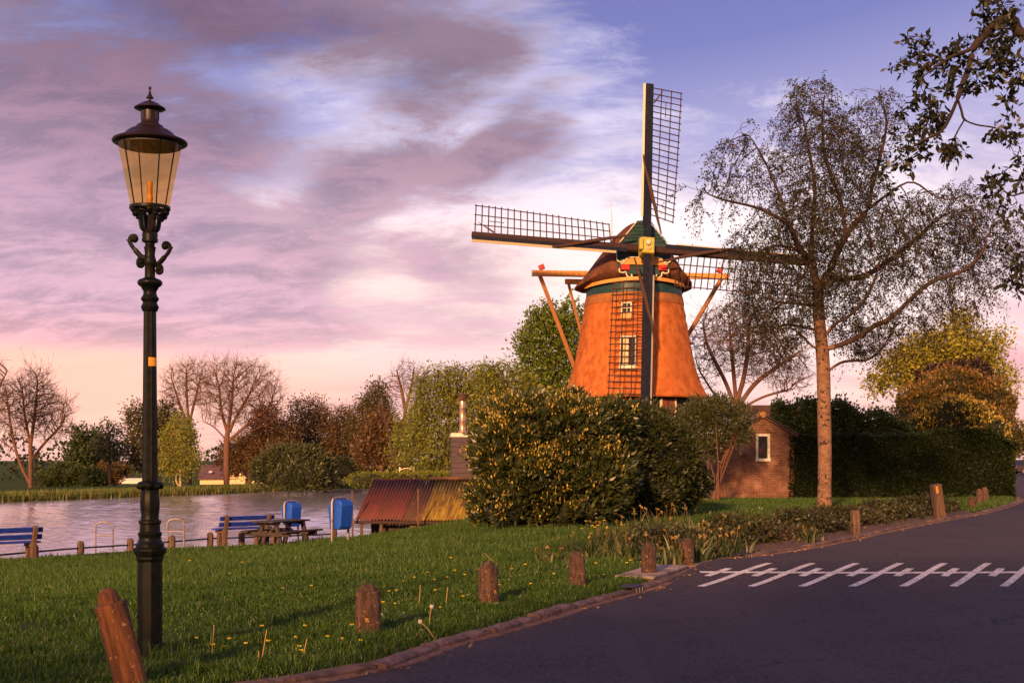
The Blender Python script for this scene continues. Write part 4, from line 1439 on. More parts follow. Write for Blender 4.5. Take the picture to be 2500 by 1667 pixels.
# ================================================================== STREET LAMP
def street_lamp():
    g = hit(366, 1597, 3, 9)
    Y = g.y
    root = thing('street_lamp', 'tall black cast iron street lamp with amber lantern beside the leaning bollard', 'street lamp', g)
    s = Y / F
    zz = lambda y: (1597 - y) * s
    col = [(1660, 33), (1600, 31), (1560, 30), (1372, 30), (1366, 33), (1360, 33), (1357, 35), (1346, 40), (1340, 40), (1337, 34), (1330, 34), (1327, 31), (1319, 27), (1311, 26.5), (1308, 28.5), (1302, 28.5), (1299, 24.5), (1282, 24),
           (1279, 27), (1273, 27), (1270, 22), (1260, 21), (1245, 23), (1228, 23.5), (1212, 22), (1200, 20.5), (1194, 22), (1187, 29.5), (1181, 30), (1178, 25), (1176, 19)]
    mb = MB(); mb.lathe([(r * s, zz(y)) for y, r in col[:9]], 8, ph=R(22.5)); pl_ = mb.build('plinth', 'lamp_paint', root, bevel=0.004)
    mb = MB()
    mb.lathe([(r * s, zz(y)) for y, r in col[8:]], 32, wob=lambda a, z: 1 + (0.035 * math.cos(a * 10) if zz(1262) < z < zz(1196) else 0.0))
    mb.build('base_vase', 'lamp_paint', root, smooth=True)
    mb = MB()
    for k in range(8):
        a = 2 * math.pi * k / 8 + 0.2
        c = (math.cos(a) * 25 * s, math.sin(a) * 25 * s, zz(1189)); mb.ball(c, 8 * s, 8, 6, (1, 1, 1.0))
    mb.build('leaf_collar', 'lamp_paint', root, smooth=True)
    mb = MB()
    mb.lathe([(18.6 * s, zz(1178)), (15.0 * s, zz(766)), (15 * s, zz(760))], 24, wob=lambda a, z: 1 + 0.03 * math.cos(a * 12))
    mb.build('shaft', 'lamp_paint', root, smooth=True)
    top = [(764, 15.5), (760, 19), (752, 21.5), (745, 18), (741, 16.5), (735, 21), (731, 21.5), (726, 18), (720, 15.5), (713, 16), (709, 19), (704, 21), (700, 27), (695, 30), (690, 29.5), (686, 26), (683, 18), (680, 12.5), (652, 12.2), (648, 15), (636, 15),
           (632, 13), (625, 12), (614, 13), (607, 14.5), (603, 11), (596, 12), (594, 18.5), (588, 19.5), (584, 18), (578, 19), (572, 18), (568, 14), (564, 12)]
    mb = MB(); mb.lathe([(r * s, zz(y)) for y, r in top], 24); mb.build('capital', 'lamp_paint', root, smooth=True)
    # ladder arms, ending in scrolls
    for sg, dz in ((-1, 9), (1, -6)):
        mb = MB()
        ya = 0.35 * sg
        def q(x, y): return (sg * x * s * 0.94, x * s * ya * 0.5, zz(y - dz))
        arm = [q(8, 640), q(20, 640), q(32, 628), q(44, 614), q(50, 601), q(46, 591), q(37, 589), q(33, 597), q(38, 603)]
        mb.tube([tuple(p) for p in catmull(arm, 4)], [6.5 * s] * 10 + [5 * s] * 23, 7)
        mb.ball(q(38, 597), 9 * s, 8, 6)
        mb.tube([q(50, 606), q(58, 598)], [3 * s, 1 * s], 5)
        low = [q(10, 646), q(20, 641), q(28, 648), q(28, 660), q(20, 662), q(17, 654)]
        mb.tube([tuple(p) for p in catmull(low, 4)], 5.5 * s, 6)
        mb.ball(q(22, 652), 8 * s, 8, 6)
        mb.build('ladder_arm', 'lamp_paint', root, smooth=True)
    # lantern carrier
    mb = MB(); mb.tube([(0, 0, zz(566)), (0, 0, zz(508))], [6 * s, 4.5 * s], 8); mb.build('lantern_stem', 'lamp_paint', root, smooth=True)
    for k in range(4):
        a = R(38) + k * math.pi / 2
        mb = MB()
        def q(r, y): return (math.cos(a) * r * s, math.sin(a) * r * s, zz(y))
        mb.tube([tuple(p) for p in catmull([q(12, 568), q(20, 560), q(23, 545), q(26, 530), q(36, 522), q(44, 516)], 4)], [6 * s] * 10 + [7 * s] * 11, 7)
        mb.ball(q(37, 528), 8 * s, 8, 6); mb.ball(q(42, 518), 8 * s, 8, 6); mb.ball(q(31, 537), 5 * s, 8, 6)
        mb.build('bracket', 'lamp_paint', root, smooth=True)
    mb = MB(); mb.lathe([(41 * s, zz(514)), (49 * s, zz(514)), (49 * s, zz(507)), (41 * s, zz(507)), (41 * s, zz(514))], 32, caps=False)
    mb.build('lantern_ring', 'lamp_paint', root, smooth=True)
    mb = MB()
    for k in range(4):
        a = R(38) + k * math.pi / 2
        mb.tube([(math.cos(a) * 10 * s, math.sin(a) * 10 * s, zz(511)), (math.cos(a) * 43 * s, math.sin(a) * 43 * s, zz(511))], 4 * s, 6)
    mb.lathe([(11 * s, zz(514)), (11 * s, zz(505))], 16)
    mb.build('lantern_floor', 'lamp_paint', root)
    mb = MB(); mb.lathe([(45.5 * s, zz(507)), (76.5 * s, zz(352))], 40, caps=False); mb.build('lantern_glass', 'amber_glass', root, smooth=True)
    mb = MB(); mb.lathe([(75.5 * s, zz(361)), (75.5 * s, zz(358))], 32); mb.build('lantern_lid', 'iron', root)
    for a in (R(-126), R(-56), R(56), R(126)):
        mb = MB()
        mb.tube([(math.cos(a) * 46.5 * s, math.sin(a) * 46.5 * s, zz(507)), (math.cos(a) * 77.5 * s, math.sin(a) * 77.5 * s, zz(352))], 1.7 * s, 6)
        mb.build('glazing_bar', 'lamp_paint', root)
    mb = MB(); mb.lathe([(7 * s, zz(508)), (8 * s, zz(500)), (6.5 * s, zz(494)), (8 * s, zz(487)), (6 * s, zz(480)), (6.5 * s, zz(474)), (6.8 * s, zz(448)), (6 * s, zz(446))], 14); mb.build('lamp_bulb', 'lamp_brass', root, smooth=True)
    roof = [(83, 356), (89, 353), (90, 350), (88, 347), (79, 343), (70, 341), (64, 337), (56, 328), (46, 321), (36, 317), (33, 314), (32, 311), (27, 308), (22, 304), (20.5, 298), (20.5, 274)]
    mb = MB(); mb.lathe([(r * s, zz(y)) for r, y in roof], 40); mb.build('lantern_roof', 'lamp_roof', root, smooth=True)
    mb = MB()
    for k in range(8):
        a = 2 * math.pi * k / 8 + 0.25
        mb.box((math.cos(a) * 20.2 * s, math.sin(a) * 20.2 * s, zz(287)), (3.5 * s, 3.5 * s, 20 * s), Matrix.Rotation(a, 3, 'Z'))
    mb.build('vent_slot', 'iron', root)
    mb = MB(); mb.lathe([(r * s, zz(y)) for r, y in [(20, 274), (34, 271), (37.5, 269), (37, 267), (30, 263), (22, 257), (13, 252.5), (6, 250.5)]], 32); mb.build('chimney_cap', 'lamp_roof', root, smooth=True)
    mb = MB(); mb.lathe([(r * s, zz(y)) for r, y in [(5, 252), (3.2, 249), (3, 245), (8.5, 243.5), (9, 241), (6, 238), (3.6, 233), (2.2, 225), (1.8, 222), (3.6, 220.5), (4, 218), (3, 215.5), (1, 214.5)]], 14); mb.build('finial', 'lamp_roof', root, smooth=True)
    mb = MB()
    vs, fs = [], []
    for i in range(7):
        a = R(-90) + R(4) + R(13) * i
        for y in (897, 876):
            r = 16.9 * s
            vs.append((math.cos(a) * r, math.sin(a) * r, zz(y)))
    for i in range(6): fs.append((i * 2, i * 2 + 2, i * 2 + 3, i * 2 + 1))
    mb.add(vs, fs); st = mb.build('sticker', 'sticker', root)
    mb = MB()
    for y in (880, 885, 892):
        mb.add([(math.cos(R(-82) + t) * 17.1 * s, math.sin(R(-82) + t) * 17.1 * s, zz(yy)) for t, yy in ((0, y), (R(48), y), (R(48), y + 1.2), (0, y + 1.2))], [(0, 1, 2, 3)])
    mb.build('sticker_print', 'sticker_mark', st)


street_lamp()


# ================================================================== BOLLARDS AND POSTS ALONG THE KERB
def bollard_mesh(seed, h, r, dome=True, n=18):
    rng = random.Random(seed)
    ks = [(rng.uniform(0.6, 2.5), rng.uniform(0, 6)) for _ in range(5)]
    def wob(a, z):
        return 1 + 0.022 * math.sin(a * 3 + ks[0][1] + z * 9) + 0.020 * math.sin(a * 7 + z * 17 + ks[1][1]) + 0.016 * math.sin(a * 11 + z * 41 + ks[2][1]) - 0.03 * max(0.0, math.sin(a * 5 + ks[3][1] + 0.8 * math.sin(z * 7))) ** 6
    pr = [(r * 1.02, -0.25), (r * 1.03, 0.0)]
    for k in range(1, 9): pr.append((r * (1.02 - 0.006 * k), h * 0.80 * k / 8))
    pr += [(r * 0.99, h * 0.83), (r * 0.94, h * 0.845), (r * 0.68, h * 0.852), (r * 0.67, h * 0.88), (r * 0.62, h * 0.925), (r * 0.50, h * 0.965), (r * 0.28, h * 0.992), (r * 0.05, h)]
    mb = MB(); mb.lathe(pr, n, wob=wob)
    return mb


def bollards():
    spec = [  # px, base y, top y, width px, lean x, lean y, label
        (900, 1542, 1425, 62, -1, 2, 'weathered stone bollard on the grass, second from the street lamp along the kerb'),
        (1194, 1470, 1370, 50, -2, 0, 'weathered stone bollard on the grass, third from the street lamp along the kerb'),
        (1411, 1432, 1345, 42, 1, -3, 'stone bollard with yellow lichen on its face at the edge of the iris clumps'),
        (1584, 1402, 1322, 37, -3, -2, 'stone bollard in front of the irises, on the left of the pale paving slabs'),
        (1678, 1386, 1313, 34, 0, 0, 'stone bollard in front of the irises, on the right of the pale paving slabs'),
    ]
    for i, (px, by, ty, w, lx, ly, lab) in enumerate(spec):
        g = hit(px, by, 3, 25)
        s = g.y / F
        root = thing('stone_bollard', lab, 'bollard', g, i * 0.7, 'stone bollards along the kerb')
        root.rotation_euler = (R(ly), R(lx), i * 0.7)
        b = bollard_mesh(i, (by - ty) * s, w * s / 2)
        b.build('post', 'bollard', root, smooth=True)
    # the near one, leaning; orange sunlight is put into its colour
    g = Vector(((322 - CX) / F0 * 4.5, 4.5 * K, 0)); g.z = gz1(g.x, g.y)
    root = thing('stone_bollard', 'nearest bollard, coloured a sunlit orange-brown and leaning left beside the street lamp', 'bollard', g, 0, 'stone bollards along the kerb')
    root.rotation_euler = (R(3), R(-14), 0)
    b = bollard_mesh(11, 0.66, 0.103, n=24)
    b.build('post', 'bollard_sunlit', root, smooth=True)
    # three at the far end by the hedge corner
    for i, (px, by, ty, w, lab) in enumerate([(2374, 1240, 1211, 18, 'shortest of the three stubs by the hedge corner'), (2392, 1229, 1193, 17, 'middle of the three stubs by the hedge corner'), (2408, 1222, 1188, 17, 'stub nearest the hedge corner and the road')]):
        g = hit(px, by, 10, 40); s = g.y / F
        root = thing('stone_bollard', lab, 'bollard', g, i, 'stone bollards along the kerb')
        root.rotation_euler = (R(2 - 3 * i), R(4 * i - 2), i)
        bollard_mesh(20 + i, (by - ty) * s, w * s / 2, n=12).build('post', 'bollard', root, smooth=True)
    # wooden posts
    for px, by, ty, w, lean, lab, refl in [(2089, 1303, 1245, 22, -3, 'short brown wooden post standing in the planting bed near the birch', False), (2284, 1270, 1182, 24, -10, 'tall leaning wooden post with a yellow reflector in the planting bed', True)]:
        g = hit(px + (10 if refl else 0), by, 8, 30); s = g.y / F
        root = thing('wooden_post', lab, 'post', g, 0.2)
        root.rotation_euler = (R(2), R(lean), R(12))
        h = (by - ty) * s
        ww = w * s
        mb = MB()
        mb.box((0, 0, h / 2 - 0.1), (ww * 0.88, ww * 0.8, h + 0.2), None, 0.96)
        mb.build('timber', 'post_wood', root, bevel=0.015)
        if refl:
            mb = MB(); mb.box((-ww * 0.05, -ww * 0.42, h * 0.86), (ww * 0.24, 0.012, h * 0.2)); mb.build('reflector', 'reflector', root)
            mb = MB(); mb.box((ww * 0.50, -ww * 0.1, h * 0.48), (ww * 0.2, ww * 0.5, h * 1.02)); mb.build('batten', 'post_wood', root, bevel=0.008)


bollards()


# ================================================================== KERB, ROAD MARKINGS, PAVING
def kerb_and_marks():
    seg = np.array(KL)
    ln = np.concatenate([[0], np.cumsum(np.linalg.norm(np.diff(seg, axis=0), axis=1))])
    def at(s):
        x = np.interp(s, ln, seg[:, 0]); y = np.interp(s, ln, seg[:, 1])
        x2 = np.interp(s + 0.05, ln, seg[:, 0]); y2 = np.interp(s + 0.05, ln, seg[:, 1])
        return Vector((x, y, 0)), math.atan2(y2 - y, x2 - x)
    d, _, a0 = poly_dist(np.array([-4.3]), np.array([2.95 * K]), KL)
    _, _, a1 = poly_dist(np.array([19.8]), np.array([27.2 * K]), KL)
    # bedding strip under the stones
    mb = MB(); vs, fs = [], []
    ss = np.arange(a0[0], a1[0] + 6, 0.5)
    for s in ss:
        p, th = at(s); nx, ny = -math.sin(th), math.cos(th)
        for o, z in ((-0.075 - 0.03 * math.sin(s * 3.1) * math.sin(s * 1.3), 0.010), (-0.12, -0.2), (0.20, 0.02), (0.20, -0.2)):
            vs.append((p.x + nx * o, p.y + ny * o, z))
    for i in range(len(ss) - 1):
        k, j = i * 4, i * 4 + 4
        fs += [(k, k + 2, j + 2, j), (k, j, j + 1, k + 1), (k + 2, k + 3, j + 3, j + 2)]
    mb.add(vs, fs); kerb = mb.build('kerb', 'gutter_grit', None); tag(kerb, kind='structure')
    meshes = []
    rng = random.Random(8)
    for i in range(6):
        mb = MB()
        nx = 7
        Ls = 0.972
        hh = 0.0
        prof = [(0.0, -0.12), (0.0, 0.050), (0.012, 0.062), (0.112, 0.068), (0.124, 0.055), (0.124, -0.12)]
        vs, fs = [], []
        for k in range(nx):
            x = -Ls / 2 + Ls * k / (nx - 1)
            for (y, z) in prof:
                vs.append((x, y + rng.uniform(-.007, .007), z + (rng.uniform(-.007, .007) if z > 0 else 0)))
        m = len(prof)
        for k in range(nx - 1):
            for q in range(m - 1):
                fs.append((k * m + q, (k + 1) * m + q, (k + 1) * m + q + 1, k * m + q + 1))
        fs.append(tuple(range(m))); fs.append(tuple((nx - 1) * m + q for q in range(m)))
        me = bpy.data.meshes.new('kerb_stone'); me.from_pydata(vs, [], fs)
        bm = bmesh.new(); bm.from_mesh(me); bmesh.ops.recalc_face_normals(bm, faces=bm.faces); bm.to_mesh(me); bm.free()
        me.materials.append(MATS['kerb_stone' if i % 2 else 'kerb_dark'])
        meshes.append(me)
    s = a0[0]; i = 0
    gully_s = [poly_dist(np.array([1.40]), np.array([7.85 * K]), KL)[2][0], poly_dist(np.array([3.55]), np.array([10.6 * K]), KL)[2][0]]
    slab_s = poly_dist(np.array([2.2]), np.array([8.95 * K]), KL)[2][0]
    while s < a1[0]:
        p, th = at(s + 0.5)
        o = link(bpy.data.objects.new('kerb_stone', meshes[rng.randrange(6)]))
        drop = 0.02 if abs(s + 0.5 - slab_s) < 1.0 else 0.0
        o.location = (p.x, p.y, rng.uniform(-0.022, 0.004) - drop); o.rotation_euler = (rng.uniform(-.03, .03), rng.uniform(-.006, .006), th + rng.uniform(-.012, .012))
        o.scale = (1.0, 1.0, 1.0)
        o.parent = kerb
        s += 1.003; i += 1
    for k, gs in enumerate(gully_s):
        p, th = at(gs)
        root = thing('road_gully', ['iron gully inlet in the kerb on the near side of the hump', 'iron gully inlet in the kerb just beyond the hump'][k], 'drain', (p.x, p.y, 0), th, 'gully inlets in the kerb')
        mb = MB(); mb.box((0, -0.010, 0.035), (0.34, 0.03, 0.07)); mb.box((0, 0.08, 0.076), (0.36, 0.19, 0.014)); mb.build('housing', 'iron', root, bevel=0.006)
        for x in (-0.11, 0, 0.11):
            mb = MB(); mb.box((x, -0.028, 0.035), (0.022, 0.012, 0.055)); mb.build('grate_bar', 'concrete', root)
    # painted lines over the hump
    def strip(pts, w, name):
        """pts centre line in plan, ribbon with width w across it"""
        mb = MB(); vs, fs = [], []
        pts = [np.array(p) * np.array([1, K]) for p in pts]
        for i, p in enumerate(pts):
            t = pts[min(i + 1, len(pts) - 1)] - pts[max(i - 1, 0)]; t = t / np.linalg.norm(t)
            nn = np.array([-t[1], t[0]])
            for q in (p - nn * w / 2, p + nn * w / 2):
                vs.append((q[0], q[1], float(hump(np.array([q[0]]), np.array([q[1]]))[0]) + 0.005))
        for i in range(len(pts) - 1): fs.append((i * 2, i * 2 + 1, i * 2 + 3, i * 2 + 2))
        mb.add(vs, fs)
        return mb.build(name, 'paint_white', ROAD)
    strip([(x, 8.95 + 0.02 * math.sin(x)) for x in np.arange(2.42, 11.0, 0.2)], 0.15, 'painted_line')
    dv = np.array([1.24, 1.22]); 
    for k in range(11):
        x0 = 2.23 + 0.598 * k
        strip([np.array([x0, 8.24]) + dv * f * (1.0) for f in np.linspace(0, 1.03, 12)], 0.095, 'painted_stroke')
        c = np.array([2.64 + 0.598 * k, 8.95])
        strip([c + dv * f for f in np.linspace(-0.15, 0.17, 6)], 0.095, 'painted_stroke')
    # a short line at the hedge corner and across the far street
    strip([(33.5, 44.6), (45, 47.5)], 0.5, 'painted_line')
    # paving slabs between the bollards
    pav = MB()
    c = Vector((1.95, 9.25, 0.0))
    p, th = at(slab_s)
    pm = MB(); pm.box((0, 0, 0), (1.9, 0.5, 0.06)); pv = pm.build('pavement', 'soil'); tag(pv, kind='structure')
    nx, ny = -math.sin(th), math.cos(th)
    pv.location = (p.x + nx * 0.42, p.y + ny * 0.42, 0.012); pv.rotation_euler = (0, 0, th)
    for i, x in enumerate((-0.62, 0.0, 0.62)):
        mb = MB(); mb.box((x, 0, 0.038), (0.605, 0.5, 0.05)); mb.build('paving_slab', 'concrete', pv, bevel=0.008)


kerb_and_marks()


# ================================================================== THE WATERSIDE
RD = Vector((0.85, 0.53 * K * 0.8, 0)).normalized()          # along the river edge
RN = Vector((-RD.y, RD.x, 0))                      # towards the water
RTH = math.atan2(RD.y, RD.x)


def bench(px_right, base_y, label, length=1.95):
    g = hit(px_right, base_y, 10, 30)
    root = thing('park_bench', label, 'bench', g, RTH, 'blue benches facing the river')
    s = 1.0
    for x in (-0.22, -length + 0.22):
        mb = MB()
        mb.beam((x, 0.0, -0.25), (x, -0.06, 0.42), 0.13, 0.16, up=(0, 1, 0)); mb.beam((x, -0.05, 0.36), (x, -0.20, 0.86), 0.12, 0.10, up=(0, 1, 0)); mb.beam((x, -0.05, 0.36), (x, 0.46, 0.36), 0.12, 0.10)
        mb.beam((x, 0.30, -0.25), (x, 0.30, 0.32), 0.12, 0.12, up=(0, 1, 0))
        mb.build('support', 'post_wood', root, bevel=0.012)
    for (y, z, ty) in ((-0.215, 0.77, 0.3), (-0.155, 0.58, 0.3)):
        mb = MB(); mb.box((-length / 2, y + 0.085, z), (length, 0.045, 0.135), Matrix.Rotation(0.3, 3, 'X')); mb.build('back_plank', 'bench_blue', root, bevel=0.008)
    for y in (0.06, 0.21, 0.36):
        mb = MB(); mb.box((-length / 2, y, 0.435), (length, 0.135, 0.045)); mb.build('seat_plank', 'bench_blue', root, bevel=0.008)
    return root


bench(100, 1362, 'blue slatted bench at the left edge of the lawn, seen from behind')
bench(664, 1320, 'blue slatted bench standing behind the dark picnic table')


def picnic_table():
    g = hit(648, 1333, 10, 30)
    th = math.atan2(-0.42, 0.9)
    root = thing('picnic_table', 'dark weathered picnic table with attached seats near the river', 'picnic table', g, th)
    L = 1.9
    # local x across, y along the table (away from the camera)
    for i, x in enumerate((-0.30, -0.10, 0.10, 0.30)):
        mb = MB(); mb.box((x, L / 2 - 0.1, 0.74), (0.19, L + 0.1, 0.045)); mb.build('top_plank', 'dark_wood', root, bevel=0.008)
    for sg in (-1, 1):
        mb = MB(); mb.box((sg * 0.72, L / 2 - 0.05, 0.44), (0.26, L + 0.1, 0.05)); mb.build('seat_plank', 'dark_wood', root, bevel=0.008)
    for y in (0.12, L - 0.35):
        mb = MB(); mb.box((0, y, 0.36), (1.66, 0.09, 0.13)); mb.box((0, y, 0.675), (0.76, 0.09, 0.085)); mb.build('cross_beam', 'dark_wood', root, bevel=0.008)
        for sg in (-1, 1):
            mb = MB(); mb.beam((sg * 0.24, y + 0.08, 0.70), (sg * 0.46, y + 0.08, -0.08), 0.14, 0.075, up=(0, 1, 0)); mb.build('leg', 'dark_wood', root, bevel=0.008)
    for a, b in (((0, 0.2, 0.4), (0, 0.75, 0.69)), ((0, L - 0.43, 0.4), (0, 0.95, 0.69))):
        mb = MB(); mb.beam(a, b, 0.06, 0.05); mb.build('diagonal_brace', 'steel', root)
    mb = MB(); mb.lathe([(0.055, -0.15), (0.055, 0.30), (0.045, 0.33)], 10, c=(-0.03, -0.28)); 
    pg = hit(625, 1333, 10, 30)
    r2 = thing('round_post', 'short round wooden stub in the grass in front of the picnic table', 'post', pg)
    mb = MB(); mb.lathe([(0.065, -0.15), (0.065, 0.22), (0.05, 0.27), (0.02, 0.29)], 12); mb.build('stub', 'post_wood', r2, smooth=True)


picnic_table()


def litter_bin(px, base_y, label, h=1.08, hide=0.0):
    g = hit(px, base_y, 10, 30)
    root = thing('litter_bin', label, 'litter bin', g, R(-38), 'blue litter bins on steel hoops')
    # body: six-sided in profile, wide at the shoulder; local x = front to back
    prof = [(-0.20, 0.36), (0.14, 0.36), (0.20, 0.42), (0.26, 1.02), (0.20, 1.14), (-0.05, 1.18), (-0.28, 0.98)]
    mb = MB(); mb.prism(prof, -0.23, 0.23, 'xz'); b = mb.build('bin_body', 'bin_blue', root, bevel=0.025)
    mb = MB(); mb.add([(-0.075, -0.16, 1.165), (-0.075, 0.16, 1.165), (-0.265, 0.16, 1.0), (-0.265, -0.16, 1.0)], [(0, 1, 2, 3)])
    for i, v in enumerate(list(mb.v)): mb.v[i] = (v[0] - 0.006, v[1], v[2] + 0.006)
    mb.build('bin_mouth', 'iron', b)
    hoop = [(-0.02, -0.30, -0.3), (-0.02, -0.30, 0.6), (-0.02, -0.30, 1.10), (-0.02, -0.26, 1.18), (-0.02, -0.16, 1.215), (-0.02, 0.16, 1.215), (-0.02, 0.26, 1.18), (-0.02, 0.30, 1.10), (-0.02, 0.30, 0.6), (-0.02, 0.30, -0.3)]
    mb = MB(); mb.tube(hoop, 0.036, 8); mb.build('hoop_frame', 'steel', root, smooth=True)
    return root


litter_bin(832, 1324, 'blue litter bin standing free on the grass beside the boat shed')
litter_bin(712, 1311, 'blue litter bin half hidden behind the picnic table')


def quay():
    # low posts with a rail on the brink
    a = hit(-160, 1372, 10, 30)
    pxs = [-25, 85, 197, 318, 420, 513, 590, 668, 745, 815]
    root = None
    tops = []
    for px in pxs:
        y = np.interp(px, [-25, 197, 318, 420, 513, 815], [1366, 1346, 1338, 1330, 1322, 1311])
        g = hit(px, float(y), 10, 30)
        if root is None:
            root = thing('quay_rail', 'low rail on squat posts along the near river edge', 'rail', g)
            org = g
        p = g - org
        mb = MB(); mb.lathe([(0.105, -0.5), (0.105, 0.22), (0.10, 0.245), (0.07, 0.285), (0.015, 0.305)], 8, c=(p.x, p.y))
        mb.v = [(v[0], v[1], v[2] + p.z) for v in mb.v]
        mb.build('post', 'post_wood', root, bevel=0.0)
        tops.append(p + Vector((0, 0, 0.10)))
    for p, q in zip(tops[:-1], tops[1:]):
        mb = MB(); mb.tube([p + Vector((0, -0.0, 0)), q], 0.028, 6); mb.build('rail', 'iron', root)
    # edge boards holding the bank
    for i, (p, q) in enumerate(zip(RIV_NEAR[2:8], RIV_NEAR[3:9])):
        pass
    for i, (px, base, lab) in enumerate([(258, 1341, 'arched steel ladder hoop on the brink, left of the street lamp'), (433, 1331, 'arched steel ladder hoop on the brink, right of the street lamp')]):
        g = hit(px, base, 10, 30) + RN * 0.1
        r = thing('ladder_hoop', lab, 'ladder', g, 0.06, 'steel ladder hoops at the river')
        w, h = 0.25, 0.80
        pts = [(-w, 0, -0.9), (-w, 0, h * 0.5), (-w, 0, h * 0.84), (-w * 0.78, 0, h * 0.94), (-w * 0.35, 0, h * 0.985), (0, 0, h), (w * 0.35, 0, h * 0.985), (w * 0.78, 0, h * 0.94), (w, 0, h * 0.84), (w, 0, h * 0.5), (w, 0, -0.9)]
        mb = MB(); mb.tube(pts, 0.026, 8); mb.build('hoop', 'steel', r, smooth=True)
        mb = MB(); mb.tube([(-w, 0, h * 0.52), (w, 0, h * 0.52)], 0.02, 8); mb.build('cross_rung', 'steel', r)
        for k in range(3):
            mb = MB(); mb.tube([(-w, 0, -0.1 - 0.28 * k), (w, 0, -0.1 - 0.28 * k)], 0.018, 6); mb.build('rung', 'steel', r)


quay()


def boat_shed():
    E0 = P(869, 1268, 21.6)
    th = R(-10)
    root = thing('boat_shed', 'low open boat shed with rust red and lichen yellow corrugated roof', 'boat shed', (E0.x, E0.y, WATER_Z), th)
    ze = E0.z - WATER_Z                    # eave above the water
    run, rise = 2.05, 1.22
    Lx = 4.3
    edges = [0.0, 0.72, 1.44, 2.12, 2.85, 3.57, 4.3]
    mats = ['roof_red', 'roof_red', 'roof_brown', 'roof_yellow', 'roof_yellow', 'roof_brown']
    pitch = 0.105
    for side in (0, 1):
        for i in range(6):
            x0, x1 = edges[i] - 0.02, edges[i + 1] + 0.02
            nx = int((x1 - x0) / pitch * 6)
            vs, fs = [], []
            for k in range(nx + 1):
                x = x0 + (x1 - x0) * k / nx
                zz = 0.028 * math.cos(x / pitch * 2 * math.pi) + 0.004 * (i % 2)
                for v in (0, 0.5, 1):
                    if side == 0:
                        vs.append((x, run * v, ze + rise * v + zz - 0.02 * math.sin(v * 3.1) + 0.012 * math.sin(i * 2.2)))
                    else:
                        vs.append((x, run + run * (1 - v), ze + rise * v + zz + 0.012 * math.sin(i * 2.2)))
            for k in range(nx):
                for v in range(2):
                    a = k * 3 + v
                    fs.append((a, a + 3, a + 4, a + 1))
            mb = MB(); mb.add(vs, fs)
            o = mb.build('roof_sheet', mats[i], root, smooth=True, fix=False)
            sm = o.modifiers.new('thick', 'SOLIDIFY'); sm.thickness = 0.012
    mb = MB()
    for x in np.arange(1.85, 4.2, 0.48): mb.tube([(x, run - 0.02, ze + rise + 0.035), (x + 0.49, run - 0.02, ze + rise + 0.035)], 0.05, 6)
    mb.build('ridge_cap', 'roof_brown', root)
    mb = MB(); mb.beam((-0.06, 0.02, ze - 0.075), (Lx, 0.02, ze - 0.075), 0.05, 0.09); mb.build('eave_board', 'mill_brown', root)
    for x, m in ((0.14, 'post_wood'), (0.78, 'post_wood'), (2.62, 'post_wood'), (4.1, 'dark_wood')):
        mb = MB(); mb.lathe([(0.055, -1.2), (0.05, ze - 0.12)], 8, c=(x, 0.12)); mb.build('post', m, root)
    rr = random.Random(4)
    for k in range(14):
        x = 0.62 + k * 0.105
        mb = MB(); mb.box((x, 0.62 + rr.uniform(-.02, .02), ze / 2 - 0.35), (0.095, 0.03, ze + 0.6)); mb.build('wall_plank', 'dark_wood' if k % 3 else 'post_wood', root)
    for k in range(9):
        y = 0.8 + k * 0.32
        mb = MB(); mb.box((0.30, y, ze / 2 - 0.15 + 0.1 * min(k, 8 - k)), (0.03, 0.27, ze + 0.9)); mb.build('side_plank', 'dark_wood', root)
    mb = MB(); mb.box((2.25, run * 2 - 0.15, ze / 2), (3.9, 0.05, ze + 0.9)); mb.build('back_wall', 'black_boards', root)
    mb = MB(); mb.beam((1.25, 0.25, ze - 0.62), (1.9, 0.25, ze - 0.1), 0.09, 0.12); mb.build('diagonal_brace', 'post_wood', root)
    # thin poles in front
    for px, ty, by, Y, lab in ((861, 1197, 1306, 21.4, 'thin upright mooring pole at the left corner of the boat shed'), (1022, 1193, 1296, 21.1, 'thin upright mooring pole in front of the middle of the boat shed')):
        b = P(px, by, Y); t = P(px - 1, ty, Y)
        r = thing('mooring_pole', lab, 'pole', b)
        mb = MB(); mb.tube([(0, 0, -0.6), tuple(t - b)], [0.03, 0.024], 8); mb.build('pole_shaft', 'bark_warm', r, smooth=True)
    # rowing boat under the roof
    bb = Vector((E0.x, E0.y, WATER_Z))
    r = thing('rowing_boat', 'small rowing boat with yellow gunwale moored under the shed roof', 'boat', (E0.x + 3.55, E0.y - 0.05, WATER_Z), th + R(4))
    n = 13
    vs, fs, gun1, gun2 = [], [], [], []
    for i in range(n):
        t = i / (n - 1)
        x = -1.25 + 3.0 * t
        w = 0.62 * (1 - abs(2 * t - 0.8) ** 2.6 * 0.5) if t > 0.4 else 0.62 * (0.80 + 0.2 * t / 0.4)
        w = max(w * (1 - max(0, t - 0.75) * 3.2), 0.03)
        zg = 0.46 + 0.10 * abs(2 * t - 0.8) ** 2
        vs += [(x, -w, zg), (x, -w * 0.8, 0.05), (x, 0, -0.1), (x, w * 0.8, 0.05), (x, w, zg)]
        gun1.append((x, -w, zg)); gun2.append((x, w, zg))
    for i in range(n - 1):
        for k in range(4): fs.append((i * 5 + k, (i + 1) * 5 + k, (i + 1) * 5 + k + 1, i * 5 + k + 1))
    fs.append((0, 1, 2, 3, 4))
    mb = MB(); mb.add(vs, fs); hull = mb.build('hull', 'boat_hull', r, smooth=True, fix=False)
    hull.modifiers.new('thick', 'SOLIDIFY').thickness = 0.03
    for g_ in (gun1, gun2):
        mb = MB(); mb.tube(g_, 0.036, 6); mb.build('gunwale', 'boat_yellow', r, smooth=True)
